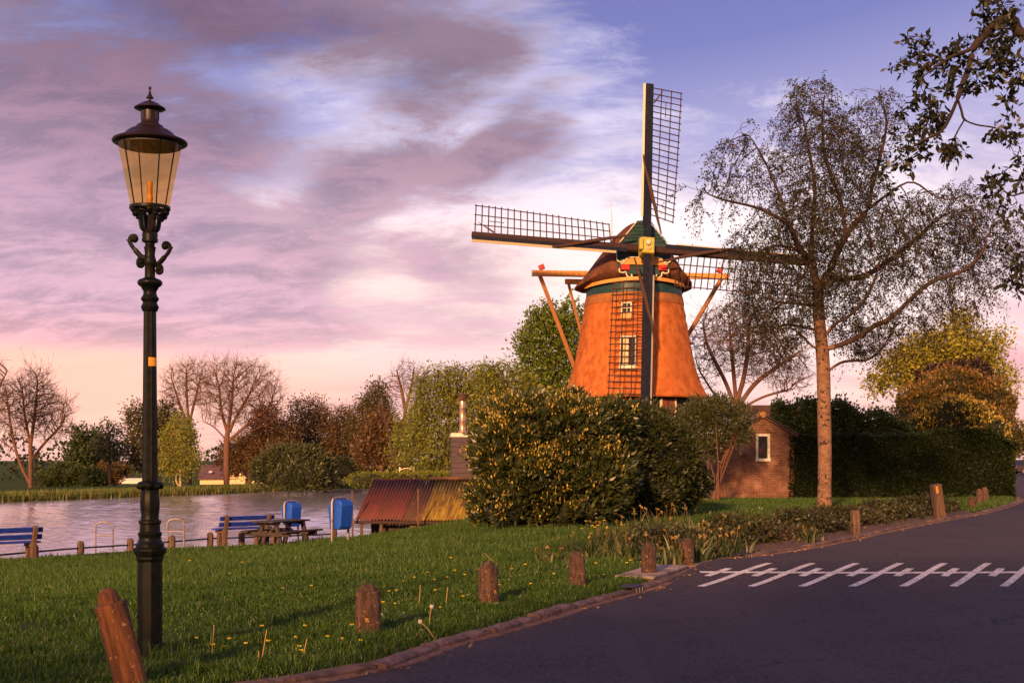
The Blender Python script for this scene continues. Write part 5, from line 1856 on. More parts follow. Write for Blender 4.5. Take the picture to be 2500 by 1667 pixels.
    mb = MB(); mb.box((-1.24, 0, 0.42), (0.05, 1.05, 0.16)); mb.build('transom', 'boat_yellow', r)
    for x in (-0.5, 0.5):
        mb = MB(); mb.box((x, 0, 0.38), (0.24, 1.1, 0.03)); mb.build('thwart', 'post_wood', r)
    mb = MB(); mb.tube([(-0.8 + 0.14 * i, -0.5, 0.60 + 0.03 * math.sin(i * 1.7)) for i in range(9)], 0.012, 5); mb.build('rope', 'steel', r)
    m_ = thing('outboard_motor', 'grey outboard motor on the stern of the rowing boat', 'outboard motor', (E0.x + 2.28, E0.y + 0.08, WATER_Z + 0.55), th)
    mb = MB(); mb.ball((0, 0, 0.25), 0.25, 12, 8, (1, 0.7, 0.55)); mb.build('cowl', 'motor_grey', m_, smooth=True)
    mb = MB(); mb.box((-0.06, 0, -0.25), (0.12, 0.1, 0.8)); mb.build('shaft_leg', 'motor_grey', m_, bevel=0.01)
    mb = MB(); mb.tube([(0.16, 0, 0.22), (0.5, -0.06, 0.3)], 0.02, 6); mb.build('tiller', 'iron', m_)
    # pot on the bank in front of the planks
    g = Vector((E0.x + 1.5, E0.y + 0.1, -1.12))
    pt = thing('garden_pot', 'orange clay pot lying under the eave of the boat shed', 'pot', g)
    mb = MB(); mb.lathe([(0.11, 0.0), (0.16, 0.30), (0.175, 0.30), (0.175, 0.35), (0.15, 0.35), (0.10, 0.05)], 14); mb.build('pot', 'terracotta', pt, smooth=True)
    mb = MB(); mb.lathe([(0.2, -0.6), (0.2, 0.0)], 10); mb.build('stand', 'dark_wood', pt)


boat_shed()


def weatherboard_hut():
    Y = 29.0
    c = P(1105, 1066, Y)
    W_, D = 2.4, 2.4
    base = Vector((c.x, c.y, gz1(c.x + 1, c.y)))
    root = thing('boarded_hut', 'small hut clad in dark boards with white fascia and steel flue', 'hut', base, R(4))
    zt = c.z - base.z
    mb = MB(); mb.box((W_ / 2, D / 2, zt / 2 - 0.1), (W_ - 0.04, D - 0.04, zt - 0.04 + 0.2)); mb.build('wall', 'black_boards', root)
    n = int(zt / 0.215) + 1
    for i in range(n):
        z = zt - 0.215 * (i + 1)
        mb = MB(); mb.box((W_ / 2, -0.02, z + 0.105), (W_ + 0.05, 0.03, 0.205), Matrix.Rotation(R(-4), 3, 'X')); mb.build('weatherboard', 'shed_boards', root)
        mb = MB(); mb.box((-0.02, D / 2, z + 0.105), (0.03, D + 0.03, 0.205), Matrix.Rotation(R(-4), 3, 'Y')); mb.build('weatherboard', 'shed_boards', root)
    mb = MB(); mb.box((W_ / 2, D / 2, zt + 0.075), (W_ + 0.14, D + 0.14, 0.17)); mb.build('fascia', 'mill_white', root, bevel=0.01)
    x = 0.43
    zt2 = zt + 0.16
    mb = MB(); mb.lathe([(0.2, zt2 - 0.01), (0.19, zt2 + 0.03), (0.135, zt2 + 0.12), (0.13, zt2 + 0.5), (0.138, zt2 + 0.51), (0.138, zt2 + 0.54), (0.13, zt2 + 0.55), (0.13, zt2 + 1.05), (0.138, zt2 + 1.06), (0.138, zt2 + 1.09), (0.13, zt2 + 1.1), (0.13, zt2 + 1.4)], 20, c=(x, 0.5))
    f = mb.build('flue', 'flue', root, smooth=True)
    mb = MB(); mb.lathe([(0.13, zt2 + 1.35), (0.17, zt2 + 1.40), (0.17, zt2 + 1.58), (0.21, zt2 + 1.59), (0.21, zt2 + 1.65), (0.12, zt2 + 1.66)], 20, c=(x, 0.5)); mb.build('flue_cowl', 'roof_brown', f, smooth=True)


weatherboard_hut()


# ================================================================== BRICK SHED, HOUSES
def uv_box(o, axis):
    me = o.data
    uv = me.uv_layers.new(name='UVMap')
    for p in me.polygons:
        n = p.normal
        for li in p.loop_indices:
            v = me.vertices[me.loops[li].vertex_index].co
            uv.data[li].uv = (v.x if abs(n.y) > abs(n.x) else v.y, v.z)


for o in list(bpy.data.objects):
    if o.name.startswith('tower_base'):
        uv_box(o, 0)


def brick_shed():
    Y = 27.2
    pk = P(1861, 1016, Y)
    base = Vector((pk.x, pk.y, 0))
    root = thing('brick_shed', 'small brick gabled shed with one narrow white window between shrub and hedge', 'shed', base, R(3))
    ap = pk.z
    hl, hr = 1.9, 1.25
    sl = 0.56
    D = 3.2
    prof = [(-hl, -0.2), (hr + 0.0, -0.2), (hr - 0.03, ap - sl * hr - 0.05), (0, ap - 0.05), (-hl, ap - sl * hl - 0.05)]
    wx0, wx1 = (1845 - 1861) / F0 * Y, (1880 - 1861) / F0 * Y
    wz0, wz1 = EYE + (HZ - 1126) / F0 * Y, EYE + (HZ - 1059) / F0 * Y
    # gable wall pieces round the window opening, then the other walls
    def wall(poly, y0, y1, name='wall'):
        mb = MB(); mb.prism(poly, y0, y1, 'xz'); o = mb.build(name, 'brick_wall', root); uv_box(o, 0); return o
    zl = lambda x: ap - 0.05 - sl * abs(x)
    front = [(-hl, -0.2), (wx0, -0.2), (wx0, zl(wx0)), (-hl, zl(hl))]
    wall(front, 0, 0.22)
    wall([(wx1, -0.2), (hr, -0.2), (hr, zl(hr)), (wx1, zl(wx1))], 0, 0.22)
    wall([(wx0, -0.2), (wx1, -0.2), (wx1, wz0), (wx0, wz0)], 0, 0.22)
    wall([(wx0, wz1), (wx1, wz1), (wx1, zl(wx1)), (0, ap - 0.05), (wx0, zl(wx0))], 0, 0.22)
    wall([(-hl, -0.2), (hr, -0.2), (hr, zl(hr)), (0, ap - 0.05), (-hl, zl(hl))], D - 0.22, D)
    for x0, x1 in ((-hl, -hl + 0.22), (hr - 0.22, hr)):
        mb = MB(); mb.box(((x0 + x1) / 2, D / 2, (zl(hl) - 0.2) / 2), (x1 - x0 - 0.004, D - 0.45, zl(hl) + 0.15)); o = mb.build('wall', 'brick_wall', root); uv_box(o, 1)
    # white window
    mb = MB(); t = 0.095
    cx, cz = (wx0 + wx1) / 2, (wz0 + wz1) / 2; w, h = wx1 - wx0, wz1 - wz0
    for sg in (-1, 1): mb.box((cx + sg * (w / 2 - t / 2), 0.06, cz), (t, 0.18, h - 2 * t - 0.004))
    mb.box((cx, 0.06, wz1 - t / 2), (w - 0.004, 0.185, t)); mb.box((cx, 0.05, wz0 + t * 0.6), (w + 0.03, 0.24, t * 1.2))
    f = mb.build('window', 'mill_white', root, bevel=0.008)
    m, tt, out = new_mat('window_glass')
    g = tt.add('ShaderNodeBsdfGlossy'); g.inputs['Roughness'].default_value = 0.03
    tr = tt.add('ShaderNodeBsdfTransparent'); tr.inputs[0].default_value = (0.75, 0.75, 0.75, 1)
    ms = tt.add('ShaderNodeMixShader'); ms.inputs[0].default_value = 0.02
    tt.l.new(tr.outputs[0], ms.inputs[1]); tt.l.new(g.outputs[0], ms.inputs[2]); tt.l.new(ms.outputs[0], out.inputs[0])
    mb = MB(); mb.box((cx, 0.09, cz), (w - 2 * t, 0.008, h - 2 * t)); mb.build('pane', 'window_glass', f)
    lan = thing('red_lantern', 'red box with a curved handle behind the glass of the brick shed window', 'lantern', (base.x + cx, base.y + 0.42, wz0 + 0.12))
    mb = MB(); mb.prism([(-0.13, 0.2), (0.07, 0.2), (0.07, 0.44), (-0.13, 0.44)], -0.07, 0.07, 'xz'); mb.build('box', 'red_plastic', lan, bevel=0.01)
    mb = MB(); mb.tube([(0.03, 0, 0.44), (0.07, 0, 0.56), (0.12, 0, 0.58), (0.15, 0, 0.48), (0.14, 0, 0.2)], 0.016, 6); mb.build('handle', 'lamp_brass', lan)
    mb = MB(); mb.box((0, 0, 0.1), (0.5, 0.16, 0.03)); mb.box((-0.05, 0, 0.15), (0.16, 0.12, 0.08)); mb.build('shelf', 'dark_wood', lan)
    # roof: rows of tiles on both slopes, overhanging the gable
    ang = math.atan(sl)
    tile = None
    for sg, half in ((1, hr + 0.12), (-1, hl + 0.22)):
        mb = MB()
        a = (0, -0.10, ap); 
        poly = [(0, ap - 0.03), (sg * half, ap - 0.03 - sl * half), (sg * half, ap + 0.02 - sl * half), (0, ap + 0.02)]
        if sg < 0: poly = poly[::-1]
        mb.prism(poly, -0.12, D + 0.12, 'xz'); bd = mb.build('roof', 'tile', root)
        nrow = int(half / math.cos(ang) / 0.29) + 1
        if tile is None:
            tb = MB(); vs, fs = [], []
            nx = 7
            for j in range(2):
                for i in range(nx):
                    u = i / (nx - 1)
                    zz = 0.028 * math.sin(u * 2 * math.pi) + 0.02
                    vs.append(((u - 0.5) * 0.25, j * 0.33, zz + (0.0 if j else 0.03)))
            for i in range(nx - 1): fs.append((i, i + 1, nx + i + 1, nx + i))
            k = len(vs); vs += [(v[0], v[1], v[2] - 0.02) for v in vs[:]]
            for i in range(nx - 1): fs.append((k + i, k + nx + i, k + nx + i + 1, k + i + 1)); fs.append((i, k + i, k + i + 1, i + 1))
            tb.add(vs, fs)
            o = tb.build('roof_tile', 'tile', None); tile = o.data; bpy.data.objects.remove(o)
        rr = random.Random(2)
        for r_ in range(nrow):
            d = half / math.cos(ang) - 0.29 * (r_ + 0.0)
            if d < 0.2: break
            for c_ in range(15):
                y = -0.08 + 0.235 * c_
                if y > D + 0.1: break
                t_ = link(bpy.data.objects.new('roof_tile', tile)); t_.parent = bd
                # tile local: x along the roof (world y), y up the slope
                up_ = Vector((-sg * math.cos(ang), 0, math.sin(ang))); al = Vector((0, -sg * -1.0, 0)) * 1.0
                nr = Vector((sg * math.sin(ang), 0, math.cos(ang)))
                al = up_.cross(nr)
                M = Matrix((al, up_, nr)).transposed().to_4x4()
                pos = Vector((sg * d * math.cos(ang), y, ap + 0.02 - sl * d * math.cos(ang))) + nr * 0.012
                M.translation = pos
                t_.matrix_local = M @ Matrix.Rotation(rr.uniform(-.03, .03), 4, 'Z')
    for c_ in range(8):
        mb = MB(); y = -0.14 + c_ * 0.42
        mb.tube([(0, y, ap + 0.06), (0, y + 0.44, ap + 0.05)], [0.125, 0.11], 9); mb.build('ridge_tile', 'tile_lichen' if c_ < 2 else 'tile', root, smooth=True)


brick_shed()


def gable_house(name, label, base, L, D, zw, rise, wallm, roofm, th, chimney=None, overhang=0.25, windows=(), cat='house', gwin=()):
    """ridge along local x; front long wall at y=0"""
    root = thing(name, label, cat, base, th)
    prof = [(0, -1), (D, -1), (D, zw), (D / 2, zw + rise), (0, zw)]
    mb = MB(); mb.prism(prof, 0, L, 'yz'); w = mb.build('wall', wallm, root)
    if wallm == 'brick_wall': uv_box(w, 0)
    sl = rise / (D / 2)
    for sg in (0, 1):
        o = overhang
        pr = [(-o, zw - o * sl + 0.03), (D / 2, zw + rise + 0.03), (D / 2, zw + rise + 0.15), (-o, zw - o * sl + 0.15)]
        if sg: pr = [(D - y, z) for y, z in pr]
        mb = MB(); mb.prism(pr, -o, L + o, 'yz'); rf = mb.build('roof', roofm, root)
    for x, z, w_, h_ in windows:
        mb = MB(); mb.box((x, -0.03, z), (w_, 0.08, h_)); wn = mb.build('window', 'mill_white', root)
        mb = MB(); mb.box((x, -0.08, z), (w_ * 0.8, 0.03, h_ * 0.85)); mb.build('pane', 'pane_dark', wn)
    for e, y, z, w_, h_ in gwin:
        mb = MB(); x = L if e else 0; sg = 1 if e else -1
        mb.box((x + sg * 0.03, y, z), (0.08, w_, h_)); wn = mb.build('window', 'mill_white', root)
        mb = MB(); mb.box((x + sg * 0.08, y, z), (0.03, w_ * 0.8, h_ * 0.88)); mb.build('pane', 'pane_dark', wn)
    if chimney:
        for cx_ in chimney:
            mb = MB(); mb.box((cx_, D / 2, zw + rise + 0.3), (0.7, 0.6, 1.1)); mb.box((cx_, D / 2, zw + rise + 0.9), (0.85, 0.75, 0.12)); mb.build('chimney', 'roof_brown', root)
    return root


def far_buildings():
    # farmhouse below the far dike; main block long side to us, cross wing with a pale gable
    Y = 112.0
    k = F0 / Y
    c = P(488, 1182, Y)
    root = gable_house('farmhouse', 'low cream farmhouse with dark roof across the river', (c.x, c.y, c.z), (712 - 488) / k, 6.5, (1182 - 1168) / k, 2.05, 'cream_wall', 'roof_far', 0.05, chimney=(2.0,), overhang=0.3)
    # wing
    x0, x1 = (560 - 488) / k, (600 - 488) / k
    zr = (1182 - 1139) / k; ze = (1182 - 1164) / k
    mb = MB(); mb.prism([(x0, -1), (x1, -1), (x1, ze), ((x0 + x1) / 2, zr), (x0, ze)], -1.2, 3.0, 'xz'); w = mb.build('gable_wing', 'cream_wall', root)
    for sg in (0, 1):
        xm = (x0 + x1) / 2; xe = x0 - 0.25 if sg == 0 else x1 + 0.25
        sl = (zr - ze) / (x1 - xm)
        pr = [(xm, zr + 0.02), (xm, zr + 0.16), (xe, ze - 0.25 * sl + 0.16), (xe, ze - 0.25 * sl + 0.02)]
        mb = MB(); mb.prism(pr, -1.5, 3.2, 'xz'); mb.build('wing_roof', 'roof_far', w)
        mb = MB(); mb.prism([(p[0], p[1] + 0.01) for p in pr], -1.56, -1.49, 'xz'); mb.build('barge_board', 'mill_cream', w)
    mb = MB(); mb.box(((x0 + x1) / 2 - 0.05, -1.24, ze + 0.55), (0.75, 0.06, 0.95)); wn = mb.build('window', 'mill_brown', w)
    mb = MB(); mb.box(((x0 + x1) / 2 - 0.25, -1.28, ze + 0.55), (0.28, 0.03, 0.85)); mb.build('pane', 'pane_dark', wn)
    mb = MB(); mb.box(((x0 + x1) / 2 + 0.15, -1.28, ze + 0.55), (0.28, 0.03, 0.85)); mb.build('pane', 'pane_dark', wn)
    mb = MB(); mb.box((1.6, 0.5, 2.0), (0.5, 0.06, 0.4), Matrix.Rotation(R(-50), 3, 'X')); mb.build('skylight', 'car_white', root)
    # white tunnel greenhouse
    c = P(276, 1180, 90)
    r = thing('tunnel_greenhouse', 'low white tunnel greenhouse on the far bank left of the lamp', 'greenhouse', (c.x, c.y, c.z))
    Lg = (352 - 276) / F0 * 90
    mb = MB()
    arc = [(0.7 * -math.cos(a), 0.72 * math.sin(a)) for a in np.linspace(0, math.pi, 12)]
    mb.prism([(y, z) for y, z in arc[::-1]], 0, Lg, 'yz'); mb.build('cover', 'white_wall', r, smooth=True)
    mb = MB(); mb.prism([(y * 1.02, z * 1.02) for y, z in arc[::-1]], -0.1, 0.9, 'yz'); mb.build('end_cover', 'mill_red', r)
    # brick house behind the shed, roof just showing
    Yh = 46.0
    c = P(1815, 1122, Yh)
    gable_house('brick_house', 'brick house with dark red tiled roof behind the brick shed', (c.x, c.y, 0), 4.6, 7.0, 3.0, 2.1, 'brick_wall', 'roof_brown', R(-3), chimney=None, windows=((1.2, 1.6, 1.0, 1.4), (3.2, 1.6, 1.0, 1.4)))
    # white rail gate on the dike
    g = P(976, 1158, 52)
    r = thing('white_gate', 'small white gate with curved top rail on the dike behind the boat shed', 'gate', g)
    k = 52 / F0
    mb = MB()
    for x in (0, 34):
        m2 = MB(); m2.box((x * k, 0, 0.18), (0.12, 0.1, 0.75)); m2.build('gate_post', 'mill_white', r, bevel=0.01)
    mb.tube([(x * k, 0, 0.33 + 0.14 * math.sin(math.pi * x / 34)) for x in np.linspace(0, 34, 9)], 0.045, 6); mb.build('top_rail', 'mill_cream', r)
    mb = MB(); mb.tube([(0, 0, 0.08), (34 * k, 0, 0.08)], 0.035, 6); mb.build('bottom_rail', 'mill_cream', r)
    # leaning dark mast
    a = P(978, 1148, 58); b = P(928, 975, 58)
    r = thing('leaning_mast', 'thin dark mast leaning left among the trees behind the boat shed', 'mast', a)
    mb = MB(); mb.tube([(0, 0, -1.5), tuple((b - a))], [0.10, 0.05], 6); mb.build('spar', 'bark_dark', r)


far_buildings()


def cars():
    for i, (x, y, paint, th, lab) in enumerate([((2477 - CX) / F0 * 73 + 1.7, 73 * K, 'car_dark', R(8), 'dark hatchback parked beyond the hedge at the right edge'), ((2474 - CX) / F0 * 82 + 2.2, 82 * K, 'car_white', R(5), 'white car mostly hidden behind the dark hatchback')]):
        root = thing('parked_car', lab, 'car', (x, y, 0), th, 'cars parked beyond the hedge')
        # side profile swept over the width; local x = length
        def body(prof, w0, w1, name, m, parent):
            mb = MB(); n = len(prof)
            zmax = max(p[1] for p in prof); zmin = min(p[1] for p in prof)
            vs = []
            for sg in (-1, 1):
                for (px, pz) in prof:
                    t = (pz - zmin) / (zmax - zmin)
                    vs.append((px, sg * (w0 + (w1 - w0) * t), pz))
            fs = [tuple(range(n))[::-1], tuple(range(n, 2 * n))] + [(k, (k + 1) % n, n + (k + 1) % n, n + k) for k in range(n)]
            mb.add(vs, fs); return mb.build(name, m, parent, bevel=0.03)
        bd = body([(-1.95, 0.28), (1.95, 0.28), (2.02, 0.5), (1.95, 0.78), (1.0, 0.93), (-1.9, 0.95), (-2.02, 0.6)], 0.84, 0.80, 'body', paint, root)
        cb = body([(0.95, 0.92), (0.35, 1.40), (-1.35, 1.46), (-1.88, 0.93)], 0.78, 0.60, 'cabin', 'car_glass', root)
        body([(0.40, 1.395), (-1.38, 1.445), (-1.36, 1.50), (0.2, 1.47)], 0.64, 0.58, 'roof', paint, root)
        for sg in (-1, 1):
            for xa, za, xb, zb in ((0.95, 0.92, 0.38, 1.40), (-0.4, 0.92, -0.4, 1.44), (-1.86, 0.93, -1.36, 1.45)):
                mb = MB(); mb.beam((xa, sg * 0.785, za), (xb, sg * 0.62, zb), 0.07, 0.05); mb.build('pillar', paint, cb)
            mb = MB(); mb.box((-1.97, sg * 0.62, 0.72), (0.08, 0.22, 0.24)); mb.build('tail_light', 'tail_red', root, bevel=0.02)
            mb = MB(); mb.box((1.93, sg * 0.6, 0.66), (0.1, 0.3, 0.14)); mb.build('headlight', 'car_white', root, bevel=0.02)
            for xw in (-1.25, 1.28):
                mb = MB(); mb.tube([(xw, sg * 0.66, 0.31), (xw, sg * 0.86, 0.31)], 0.31, 18); wh = mb.build('wheel', 'tyre', root)
                mb = MB(); mb.tube([(xw, sg * 0.80, 0.31), (xw, sg * 0.868, 0.31)], 0.19, 12); mb.build('rim', 'steel', wh)


cars()


# ================================================================== THE BIRCH
def birch():
    Y0 = hit(2012, 1250, 10, 30).y / K
    g = hit(2012, 1250, 10, 30)
    def pt(px, py, dy=0.0): return P(px, py, Y0 + dy / K)
    trunk = [(g.x, g.y, g.z - 0.2)] + [tuple(pt(*a)) for a in ((2014, 1120), (2012, 1000), (2010, 900, 0), (2006, 841, 0), (2000, 784, 0.05), (1997, 728, 0.1), (1995, 700, 0.1))]
    def limb(*a): return ([tuple(pt(*q)) for q in a], 0)
    limbs = [(trunk, -1),
             limb((1995, 700, .1), (1986, 658, .1), (1981, 616, .2), (1984, 545, .4), (1990, 460, .5), (1975, 370, .5), (1960, 280, .6)),
             limb((1984, 640, .1), (1950, 603, -.3), (1927, 551, -.6), (1893, 528, -.9), (1841, 505, -1.1), (1766, 488, -1.3), (1720, 470, -1.4)),
             limb((1927, 551, -.6), (1905, 480, -.4), (1870, 400, -.3), (1830, 330, -.2)),
             limb((1981, 630, .1), (1944, 610, .9), (1896, 599, 1.5), (1857, 613, 2.0), (1818, 625, 2.3)),
             limb((1997, 706, .1), (2019, 677, 0), (2065, 574, -.4), (2128, 505, -.7), (2214, 442, -1.0)),
             limb((2065, 574, -.4), (2050, 480, .4), (2019, 402, .7), (2007, 300, .8), (2015, 225, .8)),
             limb((2116, 500, -.6), (2145, 400, -.5), (2165, 300, -.3), (2150, 225, -.2)),
             limb((2019, 683, 0), (2060, 680, .8), (2116, 672, 1.3), (2214, 603, 2.0), (2300, 528, 2.4), (2380, 500, 2.6)),
             limb((2006, 855, 0), (2079, 832, -.6), (2138, 793, -1.0), (2177, 775, -1.2), (2271, 689, -1.7), (2357, 660, -2.0), (2410, 600, -2.1)),
             limb((2010, 915, 0), (2051, 885, .3), (2093, 880, .6), (2121, 877, .9), (2160, 843, 1.2), (2180, 800, 1.5)),
             limb((2006, 860, 0), (1975, 838, -.3), (1941, 804, -.7), (1908, 804, -1.0), (1880, 829, -1.2)),
             limb((2000, 810, 0), (1986, 804, .2), (1947, 796, .6), (1913, 793, .9), (1857, 812, 1.2), (1812, 800, 1.5)),
             limb((1997, 752, .1), (1981, 745, .2), (1944, 740, -.5), (1902, 738, -1.0), (1857, 722, -1.4)),
             limb((2004, 830, 0), (2040, 790, -.6), (2075, 770, -1.0), (2120, 720, -1.6), (2150, 640, -2)),
             ]
    bl = [px_blob(1695, 470, 45, 70, Y0 - 1.3, 0.8), px_blob(1800, 400, 75, 110, Y0 - .8, 1.6), px_blob(1965, 290, 80, 100, Y0 + .4, 2.2), px_blob(2020, 420, 140, 140, Y0, 2.8), px_blob(2130, 310, 80, 100, Y0 - .4, 1.9),
          px_blob(2300, 560, 160, 110, Y0 + .4, 3.0), px_blob(2420, 610, 60, 90, Y0 - .6, 2.2), px_blob(2320, 720, 110, 60, Y0 - 1.2, 1.6), px_blob(2000, 600, 230, 150, Y0, 3.2), px_blob(1880, 760, 130, 90, Y0, 2.4), px_blob(2160, 790, 120, 80, Y0, 2.2)]
    o = tree('birch_tree', 'tall birch with pale mottled trunk and fine drooping twigs beside the road', 11, g, limbs, bl, 5600, 0.22, 0.20, 0.0078, 'bark_limb', up=0.02, jit=0.22, kill=1.2,
             twig=(3, 0.62, 1.05), leaf='leaf_birch', n_leaf=17, leaf_size=0.066, leaf_wid=0.6, droop=0.9, spread=0.22, twig_r=0.42, clump=0.02)
    # pale bark on the bole: own material on the lower trunk faces
    tr = [c for c in o.children if c.name.startswith('trunk')][0]
    me = tr.data
    me.materials.append(MATS['bark_birch'])
    co_ = np.empty(len(me.vertices) * 3, np.float32); me.vertices.foreach_get('co', co_); co_ = co_.reshape(-1, 3)
    zc_ = np.array([co_[list(p.vertices)].mean(0) for p in me.polygons])
    d = np.hypot(zc_[:, 0] - np.interp(zc_[:, 2], [0, 4, 6], [0, 0.0, -0.15]), zc_[:, 1])
    sel = (d < 0.5) & (zc_[:, 2] < 5.6)
    me.polygons.foreach_set('material_index', sel.astype(np.int32))
    # root flare
    for i in range(len(co_)):
        z = co_[i, 2]
        if z < 0.75 and math.hypot(co_[i, 0], co_[i, 1]) < 0.5:
            k = 1 + 0.42 * (max(0, 0.75 - z) / 0.9) ** 2
            co_[i, :2] *= k
    me.vertices.foreach_set('co', co_.ravel()); me.update()


birch()


# ================================================================== OVERHANGING BRANCHES, TOP RIGHT
def overhang():
    Yb = 9.0
    base = Vector((13.6, 14.6, gz1(13.6, 14.6)))
    def q(px, py, dy=0.0): return tuple(P(px, py, Yb + dy / K))
    def w(x, y, z): return (x, Yb * K + (y - 9.0), z)
    trunk = [(base.x, base.y, base.z - 0.2), w(13.5, 7.45, 2.0), w(13.2, 7.6, 4.5), w(12.8, 7.8, 6.5)]
    limbs = [(trunk, -1),
             ([w(12.8, 7.8, 6.5), w(12.2, 8.0, 8.6), w(11.5, 8.2, 10.5)], 0),
             ([w(12.9, 7.75, 6.0), w(10.5, 8.3, 6.7), w(8.2, 8.8, 6.95), q(2520, 92), q(2475, 50), q(2440, 0), q(2420, -60)], 0),
             ([q(2478, 53), q(2450, 47), q(2425, 65, .1), q(2400, 90, .2), q(2370, 120, .2), q(2330, 135, .3), q(2290, 160, .4), q(2250, 190, .4)], 0),
             ([q(2405, 85, .2), q(2400, 40, .1), q(2403, 0, .0), q(2398, -40, 0)], 0),
             ([q(2410, 80, .2), q(2418, 110, .1), q(2430, 150, 0), q(2460, 158, -.1), q(2490, 180, -.2)], 0),
             ([q(2375, 115, .2), q(2368, 160, .1), q(2350, 205, .0), q(2338, 240, 0), q(2322, 280, .1), q(2300, 320, .2), q(2260, 340, .3), q(2225, 360, .4)], 0),
             ([q(2338, 240, 0), q(2348, 270, 0), q(2355, 292, 0), q(2385, 305, 0), q(2420, 310, -.1), q(2450, 318, -.1)], 0),
             ([q(2355, 292, 0), q(2340, 318, .1), q(2325, 345, .1), q(2318, 365, .1)], 0),
             ([w(12.9, 7.75, 5.2), w(10.2, 8.4, 4.9), w(8.0, 8.8, 4.8), q(2540, 470), q(2500, 470, .1), q(2470, 480, .2)], 0),
             ([w(8.0, 8.8, 4.8), q(2560, 560), q(2510, 620), q(2480, 680)], 0),
             ]
    bl = [px_blob(2220, 130, 45, 65, Yb + .4, .25), px_blob(2320, 125, 60, 45, Yb + .3, .3), px_blob(2280, 190, 70, 60, Yb + .3, .3), px_blob(2380, 190, 60, 50, Yb, .3), px_blob(2455, 130, 40, 100, Yb - .2, .4),
          px_blob(2470, 215, 35, 60, Yb - .2, .3), px_blob(2250, 265, 70, 45, Yb + .3, .3), px_blob(2210, 370, 60, 40, Yb + .4, .3), px_blob(2300, 375, 60, 25, Yb + .2, .25), px_blob(2460, 345, 45, 45, Yb - .1, .3), px_blob(2420, 425, 22, 22, Yb, .2),
          px_blob(2480, 420, 25, 40, Yb + .2, .3), px_blob(2470, 500, 35, 35, Yb + .2, .3), px_blob(2180, 480, 28, 18, Yb + .5, .15), px_blob(2485, 650, 22, 70, Yb + .1, .3), px_blob(2450, 20, 60, 30, Yb, .3),
          (9.0, Yb * K - .4, 7.2, 0.8, 0.4, 0.4), (12.2, Yb * K - 1.3, 8.5, 0.9, 0.7, 0.9), (8.6, Yb * K - .3, 4.9, 0.6, .4, .4)]
    tree('overhanging_tree', 'dark leafy branches hanging in from the upper right corner', 23, base, limbs, bl, 1100, 0.12, 0.17, 0.0042, 'bark_black', up=0.0, jit=0.22, kill=1.2,
         twig=(1, 0.12, 0.3), leaf='leaf_overhang', n_leaf=11, leaf_size=0.11, leaf_wid=0.46, droop=0.55, spread=1.0, twig_r=0.8)


overhang()


# ================================================================== TREES BEHIND
def far_tree(name, label, seed, px, by, Y, blobs, n_attr, step, r_base, split=None, **kw):
    """px, by: foot of the trunk in the photo; blobs: (px, py, rx, ry[, depth radius])"""
    g = P(px, by, Y)
    g.z = min(g.z, 3) if kw.pop('keep', False) else gz1(g.x, g.y)
    bl = []
    for b in blobs:
        rY = b[4] if len(b) > 4 else b[2] * Y / F0 * 0.85
        bl.append(px_blob(b[0], b[1], b[2], b[3], Y, rY))
    if kw.get('leaf'):
        n_attr, step = int(n_attr * 2.6), step * 0.58
        kw['kill'] = 1.35
    else:
        n_attr, step = int(n_attr * 1.5), step * 0.80
        kw['kill'] = 1.35
    sp = split or [(px, by - 40)]
    tr = [(g.x, g.y, g.z - 0.3)] + [tuple(P(a[0], a[1], Y)) for a in sp]
    limbs = [(tr, -1)] + [([tuple(P(a[0], a[1], Y + (a[2] if len(a) > 2 else 0))) for a in l], 0) for l in kw.pop('limbs', [])]
    return tree(name, label, seed, g, limbs, bl, n_attr, step, r_base, **kw)


bare = dict(bark='bark_warm', r_tip=0.024, up=0.30, jit=0.10, kill=1.5, twig=(2, 1.0, -0.35), twig_r=0.62)
far_tree('bare_tree', 'broad bare tree with the tallest round crown across the river', 31, 553, 1174, 82, [(590, 960, 105, 85), (560, 925, 70, 55), (640, 1000, 60, 60), (530, 990, 50, 60)], 1500, 0.42, 0.36,
         split=[(553, 1090), (556, 1050)], limbs=[[(556, 1065), (575, 1020), (610, 960)], [(555, 1055), (540, 1000), (535, 940)], [(556, 1050), (565, 990), (570, 920)], [(556, 1078), (600, 1040), (650, 1000)], [(555, 1085), (590, 1060), (620, 1050)], [(554, 1075), (520, 1040), (495, 1030)]], group='bare trees across the river', **bare)
far_tree('bare_tree', 'bare tree with a narrower fan of branches just right of the lamp post', 32, 463, 1174, 90, [(455, 945, 65, 65), (480, 910, 40, 35), (425, 965, 35, 40)], 900, 0.42, 0.28,
         split=[(463, 1060), (462, 1030)], limbs=[[(462, 1045), (440, 990), (420, 930)], [(462, 1035), (475, 980), (490, 920)], [(462, 1030), (456, 970), (455, 900)]], group='bare trees across the river', **bare)
far_tree('bare_tree', 'bare twin-trunked tree at the left edge across the river', 33, 76, 1186, 66, [(75, 990, 75, 75), (120, 1020, 65, 65), (30, 1010, 50, 80), (90, 930, 40, 40)], 1500, 0.36, 0.26,
         split=[(75, 1120), (74, 1080)], limbs=[[(73, 1182), (45, 1120), (28, 1050), (18, 980)], [(75, 1125), (110, 1080), (150, 1040)], [(74, 1090), (85, 1010), (92, 930)], [(74, 1085), (60, 1010), (55, 950)], [(40, 1105), (10, 1080), (-20, 1060)]], group='bare trees across the river', **bare)
far_tree('bare_tree', 'bare branches reaching in from beyond the left edge', 34, -50, 1186, 62, [(-30, 960, 55, 70), (-60, 900, 60, 60)], 600, 0.40, 0.24, split=[(-50, 1090), (-46, 1040)], limbs=[[(-46, 1050), (-25, 990), (5, 930), (20, 905)]], group='bare trees across the river', **bare)
